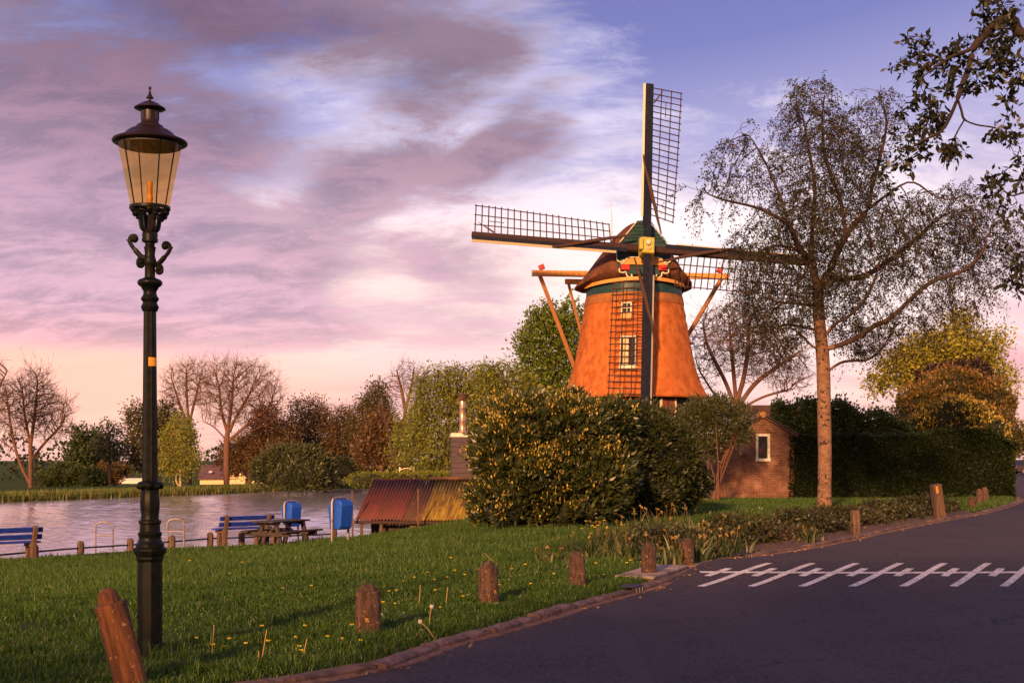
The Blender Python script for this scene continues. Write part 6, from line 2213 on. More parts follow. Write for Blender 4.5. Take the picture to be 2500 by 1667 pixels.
far_tree('bare_tree', 'bare grey tree standing behind the willow, left of the steel flue', 35, 985, 1150, 70, [(990, 925, 32, 48), (1030, 935, 25, 45), (965, 940, 22, 40)], 700, 0.36, 0.26, split=[(988, 1050), (990, 1000)], limbs=[[(990, 1010), (980, 950), (968, 905)], [(990, 1000), (1005, 940), (1012, 890)], [(990, 1020), (1020, 975), (1036, 910)]], group='bare trees across the river', **dict(bare, twig=(2, 0.7, -0.3)))
far_tree('bare_tree', 'bare spreading tree between the windmill and the birch', 36, 1795, 1020, 50, [(1760, 830, 80, 90), (1830, 830, 80, 110), (1900, 880, 80, 60), (1720, 900, 40, 60), (1930, 930, 55, 35)], 2200, 0.32, 0.30, keep=False,
         split=[(1797, 1060), (1798, 985)], limbs=[[(1797, 1000), (1770, 930), (1730, 850), (1715, 790)], [(1798, 990), (1790, 900), (1780, 790)], [(1798, 985), (1820, 900), (1830, 790)], [(1798, 1000), (1840, 940), (1890, 900), (1950, 860)], [(1798, 1005), (1860, 970), (1930, 950)], [(1797, 1010), (1750, 970), (1705, 900)]], bark='bark_warm', r_tip=0.02, up=0.12, jit=0.14, kill=1.4, twig=(2, 0.8, -0.2), twig_r=0.7, twig_mat='bark_warm')

leafy = dict(up=0.15, kill=1.6, twig_r=0.22)
far_tree('broadleaf_tree', 'round bright green tree directly left of the windmill tower', 41, 1340, 1000, 62, [(1345, 800, 60, 60), (1310, 850, 55, 60), (1370, 880, 50, 80), (1330, 920, 65, 50), (1300, 780, 22, 25), (1390, 790, 40, 60)], 700, 0.7, 0.34, split=[(1340, 960), (1342, 920)], bark='bark_dark', r_tip=0.035, twig=(4, 0.8, 0.1), leaf='leaf_green', n_leaf=7, leaf_size=0.34, spread=1.6, **leafy)
far_tree('willow_tree', 'wide yellow-green willow behind the boat shed', 42, 1090, 1165, 52, [(1060, 960, 55, 70), (1120, 950, 65, 60), (1040, 1060, 45, 90), (1110, 1050, 70, 90), (1180, 1000, 50, 90), (1070, 910, 30, 25), (1165, 920, 45, 40)], 900, 0.6, 0.36, split=[(1090, 1110), (1088, 1050)], bark='bark_dark', r_tip=0.03, twig=(4, 1.5, 1.0), leaf='leaf_willow', n_leaf=8, leaf_size=0.30, leaf_wid=0.3, droop=1.0, spread=0.7, **leafy)
far_tree('willow_tree', 'pale green willow between the yellow-flowering shrub and the windmill', 43, 1230, 1120, 48, [(1230, 950, 50, 60), (1200, 920, 40, 40), (1270, 960, 45, 60), (1235, 900, 25, 25), (1250, 1030, 60, 60)], 700, 0.55, 0.32, split=[(1230, 1070), (1230, 1010)], bark='bark_dark', r_tip=0.03, twig=(4, 1.2, 0.8), leaf='leaf_willow', n_leaf=8, leaf_size=0.27, leaf_wid=0.34, droop=0.9, spread=0.8, **leafy)
far_tree('willow_tree', 'small drooping willow at the waterside right of the bare grey tree', 44, 1000, 1160, 60, [(1000, 1060, 35, 55), (985, 1100, 30, 45), (1020, 1010, 30, 30)], 350, 0.6, 0.24, split=[(1000, 1110)], bark='bark_dark', r_tip=0.03, twig=(4, 1.2, 0.9), leaf='leaf_willow', n_leaf=8, leaf_size=0.28, leaf_wid=0.34, droop=0.9, spread=0.8, **leafy)
far_tree('birch_tree', 'yellow-green young birch with pale twin stems across the river', 45, 440, 1188, 63, [(440, 1060, 38, 50), (415, 1080, 25, 40), (455, 1110, 32, 40), (430, 1120, 40, 35), (440, 1020, 18, 18)], 380, 0.45, 0.12, split=[(441, 1130), (440, 1060)], limbs=[[(429, 1188), (430, 1140), (426, 1090)]], bark='bark_pale', r_tip=0.015, twig=(4, 0.9, 0.9), leaf='leaf_willow', n_leaf=7, leaf_size=0.22, leaf_wid=0.5, droop=0.8, spread=0.8, **leafy)
far_tree('broadleaf_tree', 'tall olive-brown tree directly behind the lamp post', 46, 372, 1176, 84, [(345, 1040, 45, 60), (390, 1030, 50, 50), (420, 1060, 35, 60), (330, 1090, 35, 50), (370, 1100, 60, 50)], 600, 0.7, 0.3, split=[(372, 1130)], bark='bark_dark', r_tip=0.035, twig=(3, 0.9, 0.0), leaf='leaf_olive', n_leaf=6, leaf_size=0.34, spread=1.4, **leafy)
far_tree('poplar_tree', 'dark green pointed tree across the river, left of the lamp post', 47, 198, 1180, 78, [(198, 1075, 22, 35), (200, 1115, 34, 45), (190, 1145, 36, 30)], 380, 0.6, 0.22, split=[(198, 1140)], bark='bark_dark', r_tip=0.035, twig=(4, 0.8, -0.2), leaf='leaf_darkgreen', n_leaf=7, leaf_size=0.34, spread=1.4, **leafy)
far_tree('poplar_tree', 'dark green tree next to the pointed one across the river', 48, 232, 1180, 80, [(232, 1070, 18, 28), (235, 1110, 28, 45), (240, 1145, 30, 30)], 320, 0.6, 0.2, split=[(232, 1140)], bark='bark_dark', r_tip=0.035, twig=(4, 0.8, -0.2), leaf='leaf_darkgreen', n_leaf=7, leaf_size=0.34, spread=1.4, **leafy)
far_tree('slim_tree', 'slender light-crowned tree between the dark trees and the lamp post', 49, 268, 1178, 74, [(268, 1055, 22, 25), (262, 1090, 32, 30), (280, 1100, 26, 28)], 300, 0.5, 0.16, split=[(268, 1120), (267, 1080)], bark='bark_dark', r_tip=0.025, twig=(3, 0.8, 0.0), leaf='leaf_greyold', n_leaf=5, leaf_size=0.27, spread=1.4, **leafy)
br = dict(bark='bark_warm', r_tip=0.03, twig=(4, 1.0, -0.1), leaf='leaf_brown', n_leaf=6, leaf_size=0.28, spread=1.5, up=0.2, kill=1.6, twig_r=0.4, group='brown budding trees across the river')
for i, (px, bls, lab) in enumerate([
        (660, [(650, 1040, 42, 50), (690, 1080, 40, 60), (640, 1100, 50, 50)], 'reddish brown budding tree right of the broad bare tree'),
        (770, [(770, 1040, 40, 65), (745, 1070, 40, 60), (800, 1080, 40, 70), (725, 1010, 20, 40)], 'tall brown budding tree above the round grey-green bush'),
        (850, [(845, 1050, 30, 60), (870, 1100, 35, 55), (820, 1120, 40, 45)], 'brown budding tree left of the dark leaning mast'),
        (915, [(915, 1000, 45, 50), (895, 1060, 45, 70), (940, 1050, 35, 60), (925, 950, 22, 20)], 'tall brown and green tree at the leaning mast'),
        (610, [(605, 1110, 40, 45), (570, 1120, 40, 40)], 'low brown tree behind the farmhouse')]):
    far_tree('budding_tree', lab, 60 + i, px, 1172, 84 + 4 * (i % 3), bls, 480, 0.6, 0.24, split=[(px, 1120)], **(br if i != 3 else dict(br, leaf='leaf_olive')))
far_tree('budding_tree', 'thin many-stemmed brown tree at the water edge left of the willow', 66, 930, 1155, 64, [(930, 1060, 40, 50), (905, 1100, 35, 40), (950, 1100, 30, 40)], 500, 0.4, 0.16, split=[(931, 1120)], limbs=[[(930, 1152), (905, 1100), (895, 1040)], [(931, 1150), (945, 1090), (950, 1030)]], **dict(br, n_leaf=3))
# right-hand side
far_tree('broadleaf_tree', 'bright yellow-green tree rising behind the hedge on the right', 71, 2330, 1130, 40, [(2345, 800, 40, 55), (2290, 870, 90, 60), (2390, 880, 60, 70), (2440, 830, 25, 30), (2220, 900, 70, 50), (2160, 930, 40, 35), (2450, 940, 28, 60)], 900, 0.5, 0.3, split=[(2330, 1050), (2332, 980)], bark='bark_dark', r_tip=0.025, twig=(4, 0.6, 0.1), leaf='leaf_yellowgreen', n_leaf=7, leaf_size=0.22, spread=1.6, **leafy)
far_tree('broadleaf_tree', 'olive tree at the right edge beyond the hedge corner', 72, 2560, 1150, 60, [(2540, 1075, 60, 45), (2600, 1040, 60, 60)], 350, 0.6, 0.25, split=[(2560, 1110)], bark='bark_dark', r_tip=0.035, twig=(4, 0.8, 0.1), leaf='leaf_olive', n_leaf=7, leaf_size=0.3, spread=1.6, **leafy)


def px_blobs(rows):
    """rows: px, py, rx, ry, Y, depth radius"""
    return [px_blob(*r) for r in rows]


# dark wood along the far horizon, too far to tell the trees apart
def far_wood():
    rng = np.random.default_rng(77)
    blobs = []
    for x in np.arange(-200, 60, 5.0):
        Y = 150 + 12 * math.sin(x * 0.3)
        h = 4.0 + 2.0 * math.sin(x * 0.21 + 1) + 1.3 * math.sin(x * 0.67)
        blobs.append((x * 1.1, Y * K, -1.5, 5.0, 5.0, h + 1.5))
    for x in np.arange(60, 170, 6.0):
        blobs.append((x, 160 * K, 0, 6, 5, 6.5 + 2 * math.sin(x * 0.3)))
    B = np.array(blobs)
    pos, u, k = sample_blobs(rng, B, 26000, 0.75)
    ok = pos[:, 2] > -2.5
    pos, u = pos[ok], u[ok]
    N = len(pos)
    v, q = leaves_np(rng, pos, u + rng.normal(size=u.shape), 0.9 * rng.uniform(0.6, 1.3, N), 0.7)
    me = np_mesh('distant_wood', v, [q], np.repeat(rng.uniform(size=N), 4))
    o = mesh_obj('distant_wood', me, 'leaf_shade')
    tag(o, 'dark line of distant woodland along the horizon', 'wood', None, 'stuff')


far_wood()

# ------------------------------------------------------------------ bushes
sh = hit(1240, 1290, 8, 30)
Yr = sh.y / K + 0.7
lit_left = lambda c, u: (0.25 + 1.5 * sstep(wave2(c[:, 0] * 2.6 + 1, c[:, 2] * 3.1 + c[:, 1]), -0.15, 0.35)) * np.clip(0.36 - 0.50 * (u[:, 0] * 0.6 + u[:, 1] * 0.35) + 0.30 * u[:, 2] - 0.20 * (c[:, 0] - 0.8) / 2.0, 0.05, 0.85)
shrub('flowering_shrub', 'huge dark green shrub covered in orange-yellow blossom in front of the windmill', 81, P(1380, 1290, Yr) - Vector((0, 0, 0)), px_blobs([
    (1232, 1120, 75, 95, Yr, 1.0), (1195, 1230, 52, 55, Yr - .2, .7), (1280, 1080, 95, 110, Yr + .3, 1.5), (1390, 1075, 100, 105, Yr + .5, 1.7), (1310, 1190, 120, 105, Yr, 1.6), (1430, 1180, 110, 110, Yr + .3, 1.7),
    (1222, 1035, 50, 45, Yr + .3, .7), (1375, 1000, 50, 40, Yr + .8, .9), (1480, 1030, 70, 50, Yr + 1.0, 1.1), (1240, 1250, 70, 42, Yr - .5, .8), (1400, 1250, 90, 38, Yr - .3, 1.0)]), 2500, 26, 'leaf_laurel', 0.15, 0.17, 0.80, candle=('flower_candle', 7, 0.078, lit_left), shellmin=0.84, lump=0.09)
Y2 = Yr + 1.9
shrub('dark_shrub', 'dark green shaded shrub to the right of the blossoming one', 82, P(1600, 1255, Y2), px_blobs([
    (1560, 1090, 80, 100, Y2, 1.4), (1515, 1120, 60, 110, Y2 - .6, 1.2), (1600, 1055, 60, 55, Y2 + .5, 1.0), (1620, 1130, 85, 100, Y2 + .4, 1.5), (1540, 1180, 80, 70, Y2 - .2, 1.2), (1660, 1180, 70, 60, Y2 + .8, 1.2), (1590, 1200, 80, 50, Y2, 1.2)]), 1700, 24, 'leaf_shade', 0.115, 0.17, 0.80, shellmin=0.80)
Y3 = 25.3
shrub('tall_shrub', 'tall loose green shrub with bare stems in front of the brick shed', 83, P(1740, 1216, Y3), px_blobs([
    (1700, 1030, 60, 60, Y3, .9), (1760, 1020, 65, 60, Y3, 1.0), (1730, 1000, 55, 35, Y3, .8), (1800, 1060, 40, 40, Y3, .7), (1660, 1060, 50, 45, Y3, .8), (1715, 1090, 60, 35, Y3, .8), (1812, 1022, 34, 34, Y3, .6)]), 1050, 22, 'leaf_greyold', 0.105, 0.2, 0, stems=11, stem_mat='bark_warm', shellmin=0.35, lump=0.0, inner=0.0)
for i, (px, by, h, lab) in enumerate([(1880, 1214, 38, 'small green weed bush at the foot of the brick shed under the window'), (1770, 1214, 44, 'small green sapling at the left foot of the brick shed wall')]):
    g = hit(px, by, 15, 40); s = g.y / F
    shrub('wall_weed', lab, 84 + i, g, [(g.x, g.y, g.z + h * s * 0.3, 14 * s, .25, h * s * .45), (g.x, g.y, g.z + h * s * 0.75, 6 * s, .12, h * s * .35)], 60, 14, 'leaf_thuja', 0.09, 0.08, 0, shellmin=0.3)
Yb2 = 62
shrub('round_bush', 'round grey-green bush on the far bank', 86, P(725, 1195, Yb2), px_blobs([
    (690, 1130, 55, 42, Yb2, 1.8), (740, 1135, 65, 45, Yb2, 2.0), (790, 1160, 32, 34, Yb2, 1.2), (650, 1155, 35, 35, Yb2, 1.4), (730, 1165, 70, 30, Yb2 - 1, 1.6)]), 900, 18, 'leaf_greyold', 0.30, 0.40, 0.8)
shrub('bank_bush', 'dark low bush across the river right beside the white tunnel greenhouse', 87, P(262, 1180, 78), px_blobs([(262, 1158, 36, 26, 78, 1.4), (285, 1150, 30, 18, 78, 1.2)]), 260, 16, 'leaf_brown', 0.30, 0.4, 0.8)
shrub('bank_bush', 'low green bush on the far bank at the left, under the dark trees', 88, P(170, 1185, 74), px_blobs([(160, 1160, 45, 26, 74, 1.5), (215, 1168, 40, 22, 74, 1.4), (120, 1172, 40, 16, 74, 1.2)]), 380, 16, 'leaf_darkgreen', 0.30, 0.4, 0.8)
shrub('bank_bush', 'dark undergrowth below the brown trees on the far bank', 89, P(870, 1165, 70), px_blobs([(850, 1142, 50, 24, 70, 1.5), (920, 1140, 55, 22, 70, 1.5), (980, 1146, 40, 18, 70, 1.5), (800, 1150, 40, 24, 71, 1.4)]), 520, 16, 'leaf_shade', 0.30, 0.4, 0.8)
shrub('clipped_hedge', 'low bright green clipped hedge behind the boat shed roof', 90, P(990, 1180, 40), [(P(x, 1172, 40).x, 40 * K + 0.2 * i, P(x, 1172, 40).z, 1.0, 0.8, 0.42) for i, x in enumerate(range(890, 1115, 22))], 700, 16, 'leaf_willow', 0.12, 0.16, 0.85, cat='hedge')
Yl = 31.0
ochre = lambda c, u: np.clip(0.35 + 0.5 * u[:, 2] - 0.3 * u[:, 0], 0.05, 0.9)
shrub('laurel_tree', 'large olive and ochre evergreen bush rising behind the hedge corner', 91, P(2340, 1180, Yl + .6), px_blobs([
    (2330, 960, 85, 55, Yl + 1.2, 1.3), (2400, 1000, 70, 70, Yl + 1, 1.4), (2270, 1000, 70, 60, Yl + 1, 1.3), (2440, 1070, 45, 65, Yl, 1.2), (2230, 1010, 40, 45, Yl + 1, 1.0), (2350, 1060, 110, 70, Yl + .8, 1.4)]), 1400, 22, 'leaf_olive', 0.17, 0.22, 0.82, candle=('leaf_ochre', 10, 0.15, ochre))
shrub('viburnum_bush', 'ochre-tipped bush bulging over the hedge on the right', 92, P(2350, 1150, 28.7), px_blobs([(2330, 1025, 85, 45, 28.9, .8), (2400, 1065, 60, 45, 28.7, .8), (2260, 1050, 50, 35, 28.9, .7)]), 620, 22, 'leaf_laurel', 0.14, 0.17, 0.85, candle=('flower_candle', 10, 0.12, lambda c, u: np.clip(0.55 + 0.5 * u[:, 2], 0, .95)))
shrub('copper_conifer', 'dark maroon flat-topped tree crown above the ochre bushes', 93, P(2330, 1150, 36.5), px_blobs([(2300, 925, 55, 32, 36.5, 1.2), (2360, 915, 50, 35, 36.5, 1.2), (2395, 940, 35, 35, 36.5, 1.0), (2330, 980, 70, 60, 36.8, 1.3), (2265, 950, 25, 25, 36.5, .8)]), 620, 20, 'leaf_maroon', 0.20, 0.25, 0.85, cat='tree', stems=5)


# unseen thicket added behind the camera to shade the near lawn and road
rowb = []
for i, (x, y, hh) in enumerate([(-19, -20.5, 5.0), (-16, -18.4, 5.3), (-13, -16.3, 5.1), (-10.6, -14.6, 4.9), (-5.9, -11.4, 5.1), (-3.4, -9.6, 5.3), (-0.8, -7.8, 5.0), (1.8, -6.0, 3.6), (4.4, -4.2, 2.6), (7.0, -2.2, 2.2), (9.6, -0.2, 2.2)]):
    g0 = gz1(x, y)
    hh *= 1.62
    rowb.append((x, y, g0 + hh * 0.5, 1.75, 1.3, hh * 0.5))
shrub('shading_thicket', 'tall thicket added out of view behind the camera to shade the near lawn', 94, (-3.4, -9.6, 0), rowb, 1500, 14, 'leaf_shade', 0.22, 0.3, 0.9)


# ------------------------------------------------------------------ hedges
def hedge(name, label, seed, x0, x1, y0, y1, h, leaf, n, size, shag=0.05, round_end=0.0, top=None, cat='hedge'):
    rng = np.random.default_rng(seed)
    base = Vector(((x0 + x1) / 2, (y0 + y1) / 2, 0)); b0 = np.array(base)
    root = thing(name, label, cat, base)
    topf = top or (lambda x: h)
    # core
    vs, fs = [], []
    nx, nz = 24, 6
    mb = MB()
    for i in range(nx + 1):
        x = x0 + 0.12 + (x1 - x0 - 0.24) * i / nx
        e = max(0.0, (x - (x1 - 1.0)) / 1.0) * round_end
        for (yy, zz) in ((y0 + 0.12 + e * .5, -0.1), (y0 + 0.12 + e * .5, topf(x) * (1 - .25 * e) - 0.14), (y1 - 0.12 - e * .3, topf(x) * (1 - .25 * e) - 0.14), (y1 - 0.12 - e * .3, -0.1)):
            vs.append((x - b0[0], yy - b0[1], zz))
    for i in range(nx):
        for k in range(3): fs.append((i * 4 + k, (i + 1) * 4 + k, (i + 1) * 4 + k + 1, i * 4 + k + 1))
    fs.append((0, 1, 2, 3)); fs.append(tuple(nx * 4 + k for k in range(4)))
    mb.add(vs, fs); mb.build('branches', 'shrub_core', root)  # one solid dark core behind the leaves, no separate twigs
    a1 = (x1 - x0) * h; a2 = (x1 - x0) * (y1 - y0); a3 = (y1 - y0) * h
    nn = (np.array([a1, a2, a3, a3]) / (a1 + a2 + 2 * a3) * n).astype(int)
    pos, nrm = [], []
    for f, m in enumerate(nn):
        a, b = rng.uniform(size=m), rng.uniform(size=m)
        if f == 0:
            x = x0 + a * (x1 - x0); e = np.clip(x - (x1 - 1.0), 0, 1) * round_end
            p = np.column_stack([x, y0 + e * 0.5 + 0 * a, b * np.array([topf(q) for q in x]) * (1 - .25 * e)]); u = (0, -1, 0)
        elif f == 1:
            x = x0 + a * (x1 - x0); e = np.clip(x - (x1 - 1.0), 0, 1) * round_end
            p = np.column_stack([x, y0 + b * (y1 - y0), np.array([topf(q) for q in x]) * (1 - .25 * e)]); u = (0, 0, 1)
        elif f == 2:
            p = np.column_stack([0 * a + x0, y0 + a * (y1 - y0), b * topf(x0)]); u = (-1, 0, 0)
        else:
            p = np.column_stack([0 * a + x1, y0 + .25 * round_end + a * (y1 - y0 - .4 * round_end), b * topf(x1) * (1 - .25 * round_end)]); u = (1, 0, 0)
        u = np.repeat(np.array([u], float), m, 0)
        p = p + u * (0.06 * wave2(p[:, 0] * 2.2, p[:, 2] * 2.6 + p[:, 1] * 1.3) - rng.uniform(0, 0.12, m))[:, None]
        p = p + u * (rng.exponential(shag, m))[:, None] * (f == 1)
        pos.append(p); nrm.append(u)
    pos = np.concatenate(pos); nrm = np.concatenate(nrm)
    N = len(pos)
    d = unit(nrm * 0.8 + rng.normal(size=pos.shape) * 0.7 + np.array([0, 0, 0.25]))
    lv, lq = leaves_np(rng, pos, d, size * rng.uniform(0.6, 1.3, N), 0.5)
    me = np_mesh('foliage', lv - b0, [lq], np.repeat(np.clip(rng.beta(2, 2, N) + .2 * wave2(pos[:, 0] * 1.7, pos[:, 2] * 2.1), 0, 1), 4))
    mesh_obj('foliage', me, leaf, root)


hedge('clipped_hedge', 'long dark clipped evergreen hedge behind the birch, ending at the road', 95, 10.85, 19.75, 27.2 * K, 27.2 * K + 1.3, 2.45, 'leaf_hedge', 42000, 0.105, 0.03, 1.0, top=lambda x: 2.40 + 0.25 * float(sstep(x, 15.5, 17.0)) + 0.03 * math.sin(x * 3))
hedge('conifer_hedge', 'taller shaggy green conifer hedge behind the clipped one', 96, 10.75, 16.2, 27.2 * K + 1.7, 27.2 * K + 3.2, 3.6, 'leaf_thuja', 26000, 0.14, 0.10, 0.6, top=lambda x: 3.65 - 0.45 * float(sstep(x, 13.2, 14.8)) + 0.12 * math.sin(x * 4.3))


# ================================================================== GROUND COVER
def blades_np(rng, x, y, z, h, w, lean=0.5, segs=1):
    N = len(x)
    th = rng.uniform(0, 2 * np.pi, N); ph = rng.uniform(0, 2 * np.pi, N)
    side = np.column_stack([np.cos(th), np.sin(th), 0 * th])
    ln = np.column_stack([np.cos(ph), np.sin(ph), 0 * ph]) * (lean * rng.uniform(0.1, 1, N) * h)[:, None]
    b = np.column_stack([x, y, z])
    up = np.array([0, 0, 1.0])
    if segs == 1:
        v = np.stack([b - side * (w / 2)[:, None], b + side * (w / 2)[:, None], b + ln + up * h[:, None]], 1).reshape(-1, 3)
        return v, [np.arange(N * 3).reshape(N, 3)], 3
    m = b + ln * 0.35 + up * (h * 0.6)[:, None]
    v = np.stack([b - side * (w / 2)[:, None], b + side * (w / 2)[:, None], m + side * (w * 0.36)[:, None], m - side * (w * 0.36)[:, None], b + ln + up * (h * np.where(lean > 0.9, 0.75, 1.0))[:, None]], 1).reshape(-1, 3)
    i = np.arange(N)[:, None] * 5
    return v, [np.concatenate([i, i + 1, i + 2, i + 3], 1), np.concatenate([i + 3, i + 2, i + 4], 1)], 5


def lawn():
    rng = np.random.default_rng(101)
    def scatter(n, x0, x1, y0, y1, far):
        x = rng.uniform(x0, x1, n); y = rng.uniform(y0, y1, n) * K
        px = CX + F * x / y
        ok = (px > -620) & (px < 2720)
        x, y = x[ok], y[ok]
        dk_, side, arc = poly_dist(x, y, KL)
        riv = in_poly(x, y, RIVER)
        ok = (side > 0) & ~riv & (dk_ > 0.085 + 0.05 * np.sin(arc * 3.1) + 0.05 * np.sin(arc * 9.7))
        # leave the planting bed and the paving bare
        bed = (dk_ < 1.15) & (x > 3.0) & (x < 13.0)
        slab = (dk_ < 0.75) & (np.abs(arc - SLAB) < 0.95)
        ok &= ~bed & ~slab
        return x[ok], y[ok], dk_[ok]
    SLAB = poly_dist(np.array([2.2]), np.array([8.95 * K]), KL)[2][0]
    def emit(name, x, y, h0, w0, segs, lean):
        z = gz(x, y)
        lump = wave2(x * 2.3 + 1, y * 2.3) * 0.5 + wave2(x * 5.1, y * 4.7 + 2) * 0.5
        h = h0 * rng.uniform(0.5, 1.3, len(x)) * (1 + 0.75 * lump) * (1 + 0.25 * wave2(x * 0.9 + 4, y * 0.8))
        v, polys, k = blades_np(rng, x, y, z - 0.01, np.maximum(h, 0.02), w0 * rng.uniform(0.7, 1.3, len(x)), lean, segs)
        rn = np.clip(rng.beta(2.2, 2.2, len(x)) * 0.85 - 0.15 * lump + 0.10 * wave2(x * 0.7, y * 0.6), 0, 0.955)
        dry = rng.uniform(size=len(x)) < 0.012
        rn = np.where(dry, 1.0, rn)
        me = np_mesh(name, v, polys, np.repeat(rn, k))
        o = mesh_obj(name, me, 'grass')
        return o
    x, y, d = scatter(225000, -8.5, 3.2, 3.6, 9.2, 0)
    # bare scuffed spots
    for bx, by, br_ in ((-2.75, 5.25, 0.28), (-3.3, 7.6, 0.22), (-1.9, 6.3, 0.14), (-1.0, 8.2, 0.2), (-4.4, 6.6, 0.25), (-0.1, 7.25, 0.2), (-1.2, 6.0, 0.2)):
        kp = (np.hypot((x - bx) / 1.5, y / K - by) > br_ * rng.uniform(0.55, 1.25, len(x)))
        x, y = x[kp], y[kp]
    # rank tussocks
    tx = rng.uniform(-6, 2.2, 420); ty = rng.uniform(3.8, 9.0, 420) * K
    ti = np.repeat(np.arange(420), 60)
    tx, ty = tx[ti] + rng.normal(size=len(ti)) * 0.055, ty[ti] + rng.normal(size=len(ti)) * 0.05
    dk2, sd2, _ = poly_dist(tx, ty, KL)
    kp = (sd2 > 0) & (dk2 > 0.22)
    TX, TY = tx[kp], ty[kp]
    o = emit('lawn_grass', x, y, 0.060, 0.0075, 2, 0.95)
    tag(o, 'rough green grass of the near lawn round the lamp and bollards', 'grass', None, 'stuff')
    o = emit('grass_tussocks', TX, TY, 0.10, 0.008, 2, 0.95)
    tag(o, 'taller dark tussocks of grass dotted over the near lawn', 'grass', None, 'stuff')
    x, y, d = scatter(270000, -17, 10, 9.0, 18, 1)
    o = emit('lawn_grass', x, y, 0.085, 0.013, 1, 0.8)
    tag(o, 'green grass of the middle lawn sloping to the river', 'grass', None, 'stuff')
    x, y, d = scatter(200000, -19, 21, 17.8, 32, 2)
    keep = ~((x > 7.6) & (y > 27.1 * K))
    o = emit('lawn_grass', x[keep], y[keep], 0.09, 0.022, 1, 0.7)
    tag(o, 'green grass at the back of the lawn before shed and hedge', 'grass', None, 'stuff')


lawn()


def reeds():
    rng = np.random.default_rng(103)
    line = np.array(RIV_FAR[1:6] )
    seg = np.linalg.norm(np.diff(line, axis=0), axis=1); cum = np.concatenate([[0], np.cumsum(seg)])
    n = 52000
    s = rng.uniform(0, cum[-1], n)
    x = np.interp(s, cum, line[:, 0]); y = np.interp(s, cum, line[:, 1])
    off = rng.uniform(0, 1, n) ** 1.3 * 9.0 - 0.4
    # inland direction
    nx, ny = -0.76, 0.65
    x2, y2 = x + nx * off, y + ny * off
    z = np.where(off < 0.3, WATER_Z, gz(x2, y2))
    h = (0.44 + 0.16 * np.exp(-off / 1.2)) * rng.uniform(0.5, 1.15, n) * np.where(off > 3, 0.6, 1)
    v, polys, k = blades_np(rng, x2, y2, z - 0.03, h, 0.06 * rng.uniform(0.6, 1.4, n), 0.35, 1)
    rn = np.clip(rng.beta(2, 2, n) * 0.7 + 0.35 * np.exp(-np.maximum(off, 0) / 0.7) + 0.12 * wave2(x2 * .4, y2 * .4), 0, 1)
    me = np_mesh('reeds', v, polys, np.repeat(rn, k)); o = mesh_obj('reeds', me, 'reed')
    tag(o, 'band of reeds and long grass along the far river bank', 'reeds', None, 'stuff')
    # long grass on the near dike behind the shed
    n = 16000
    x = rng.uniform(-16, 4, n); y = rng.uniform(30, 74, n) * K
    ok = ~in_poly(x, y, RIVER) & (x > -0.225 * y / K - 0.3)
    x, y = x[ok], y[ok]
    v, polys, k = blades_np(rng, x, y, gz(x, y) - 0.03, 0.5 * rng.uniform(0.5, 1.2, len(x)), 0.07 * rng.uniform(0.6, 1.4, len(x)), 0.4, 1)
    me = np_mesh('long_grass', v, polys, np.repeat(rng.uniform(0, .8, len(x)), k)); o = mesh_obj('long_grass', me, 'reed')
    tag(o, 'long yellow-green grass on the dike behind the boat shed', 'grass', None, 'stuff')


reeds()


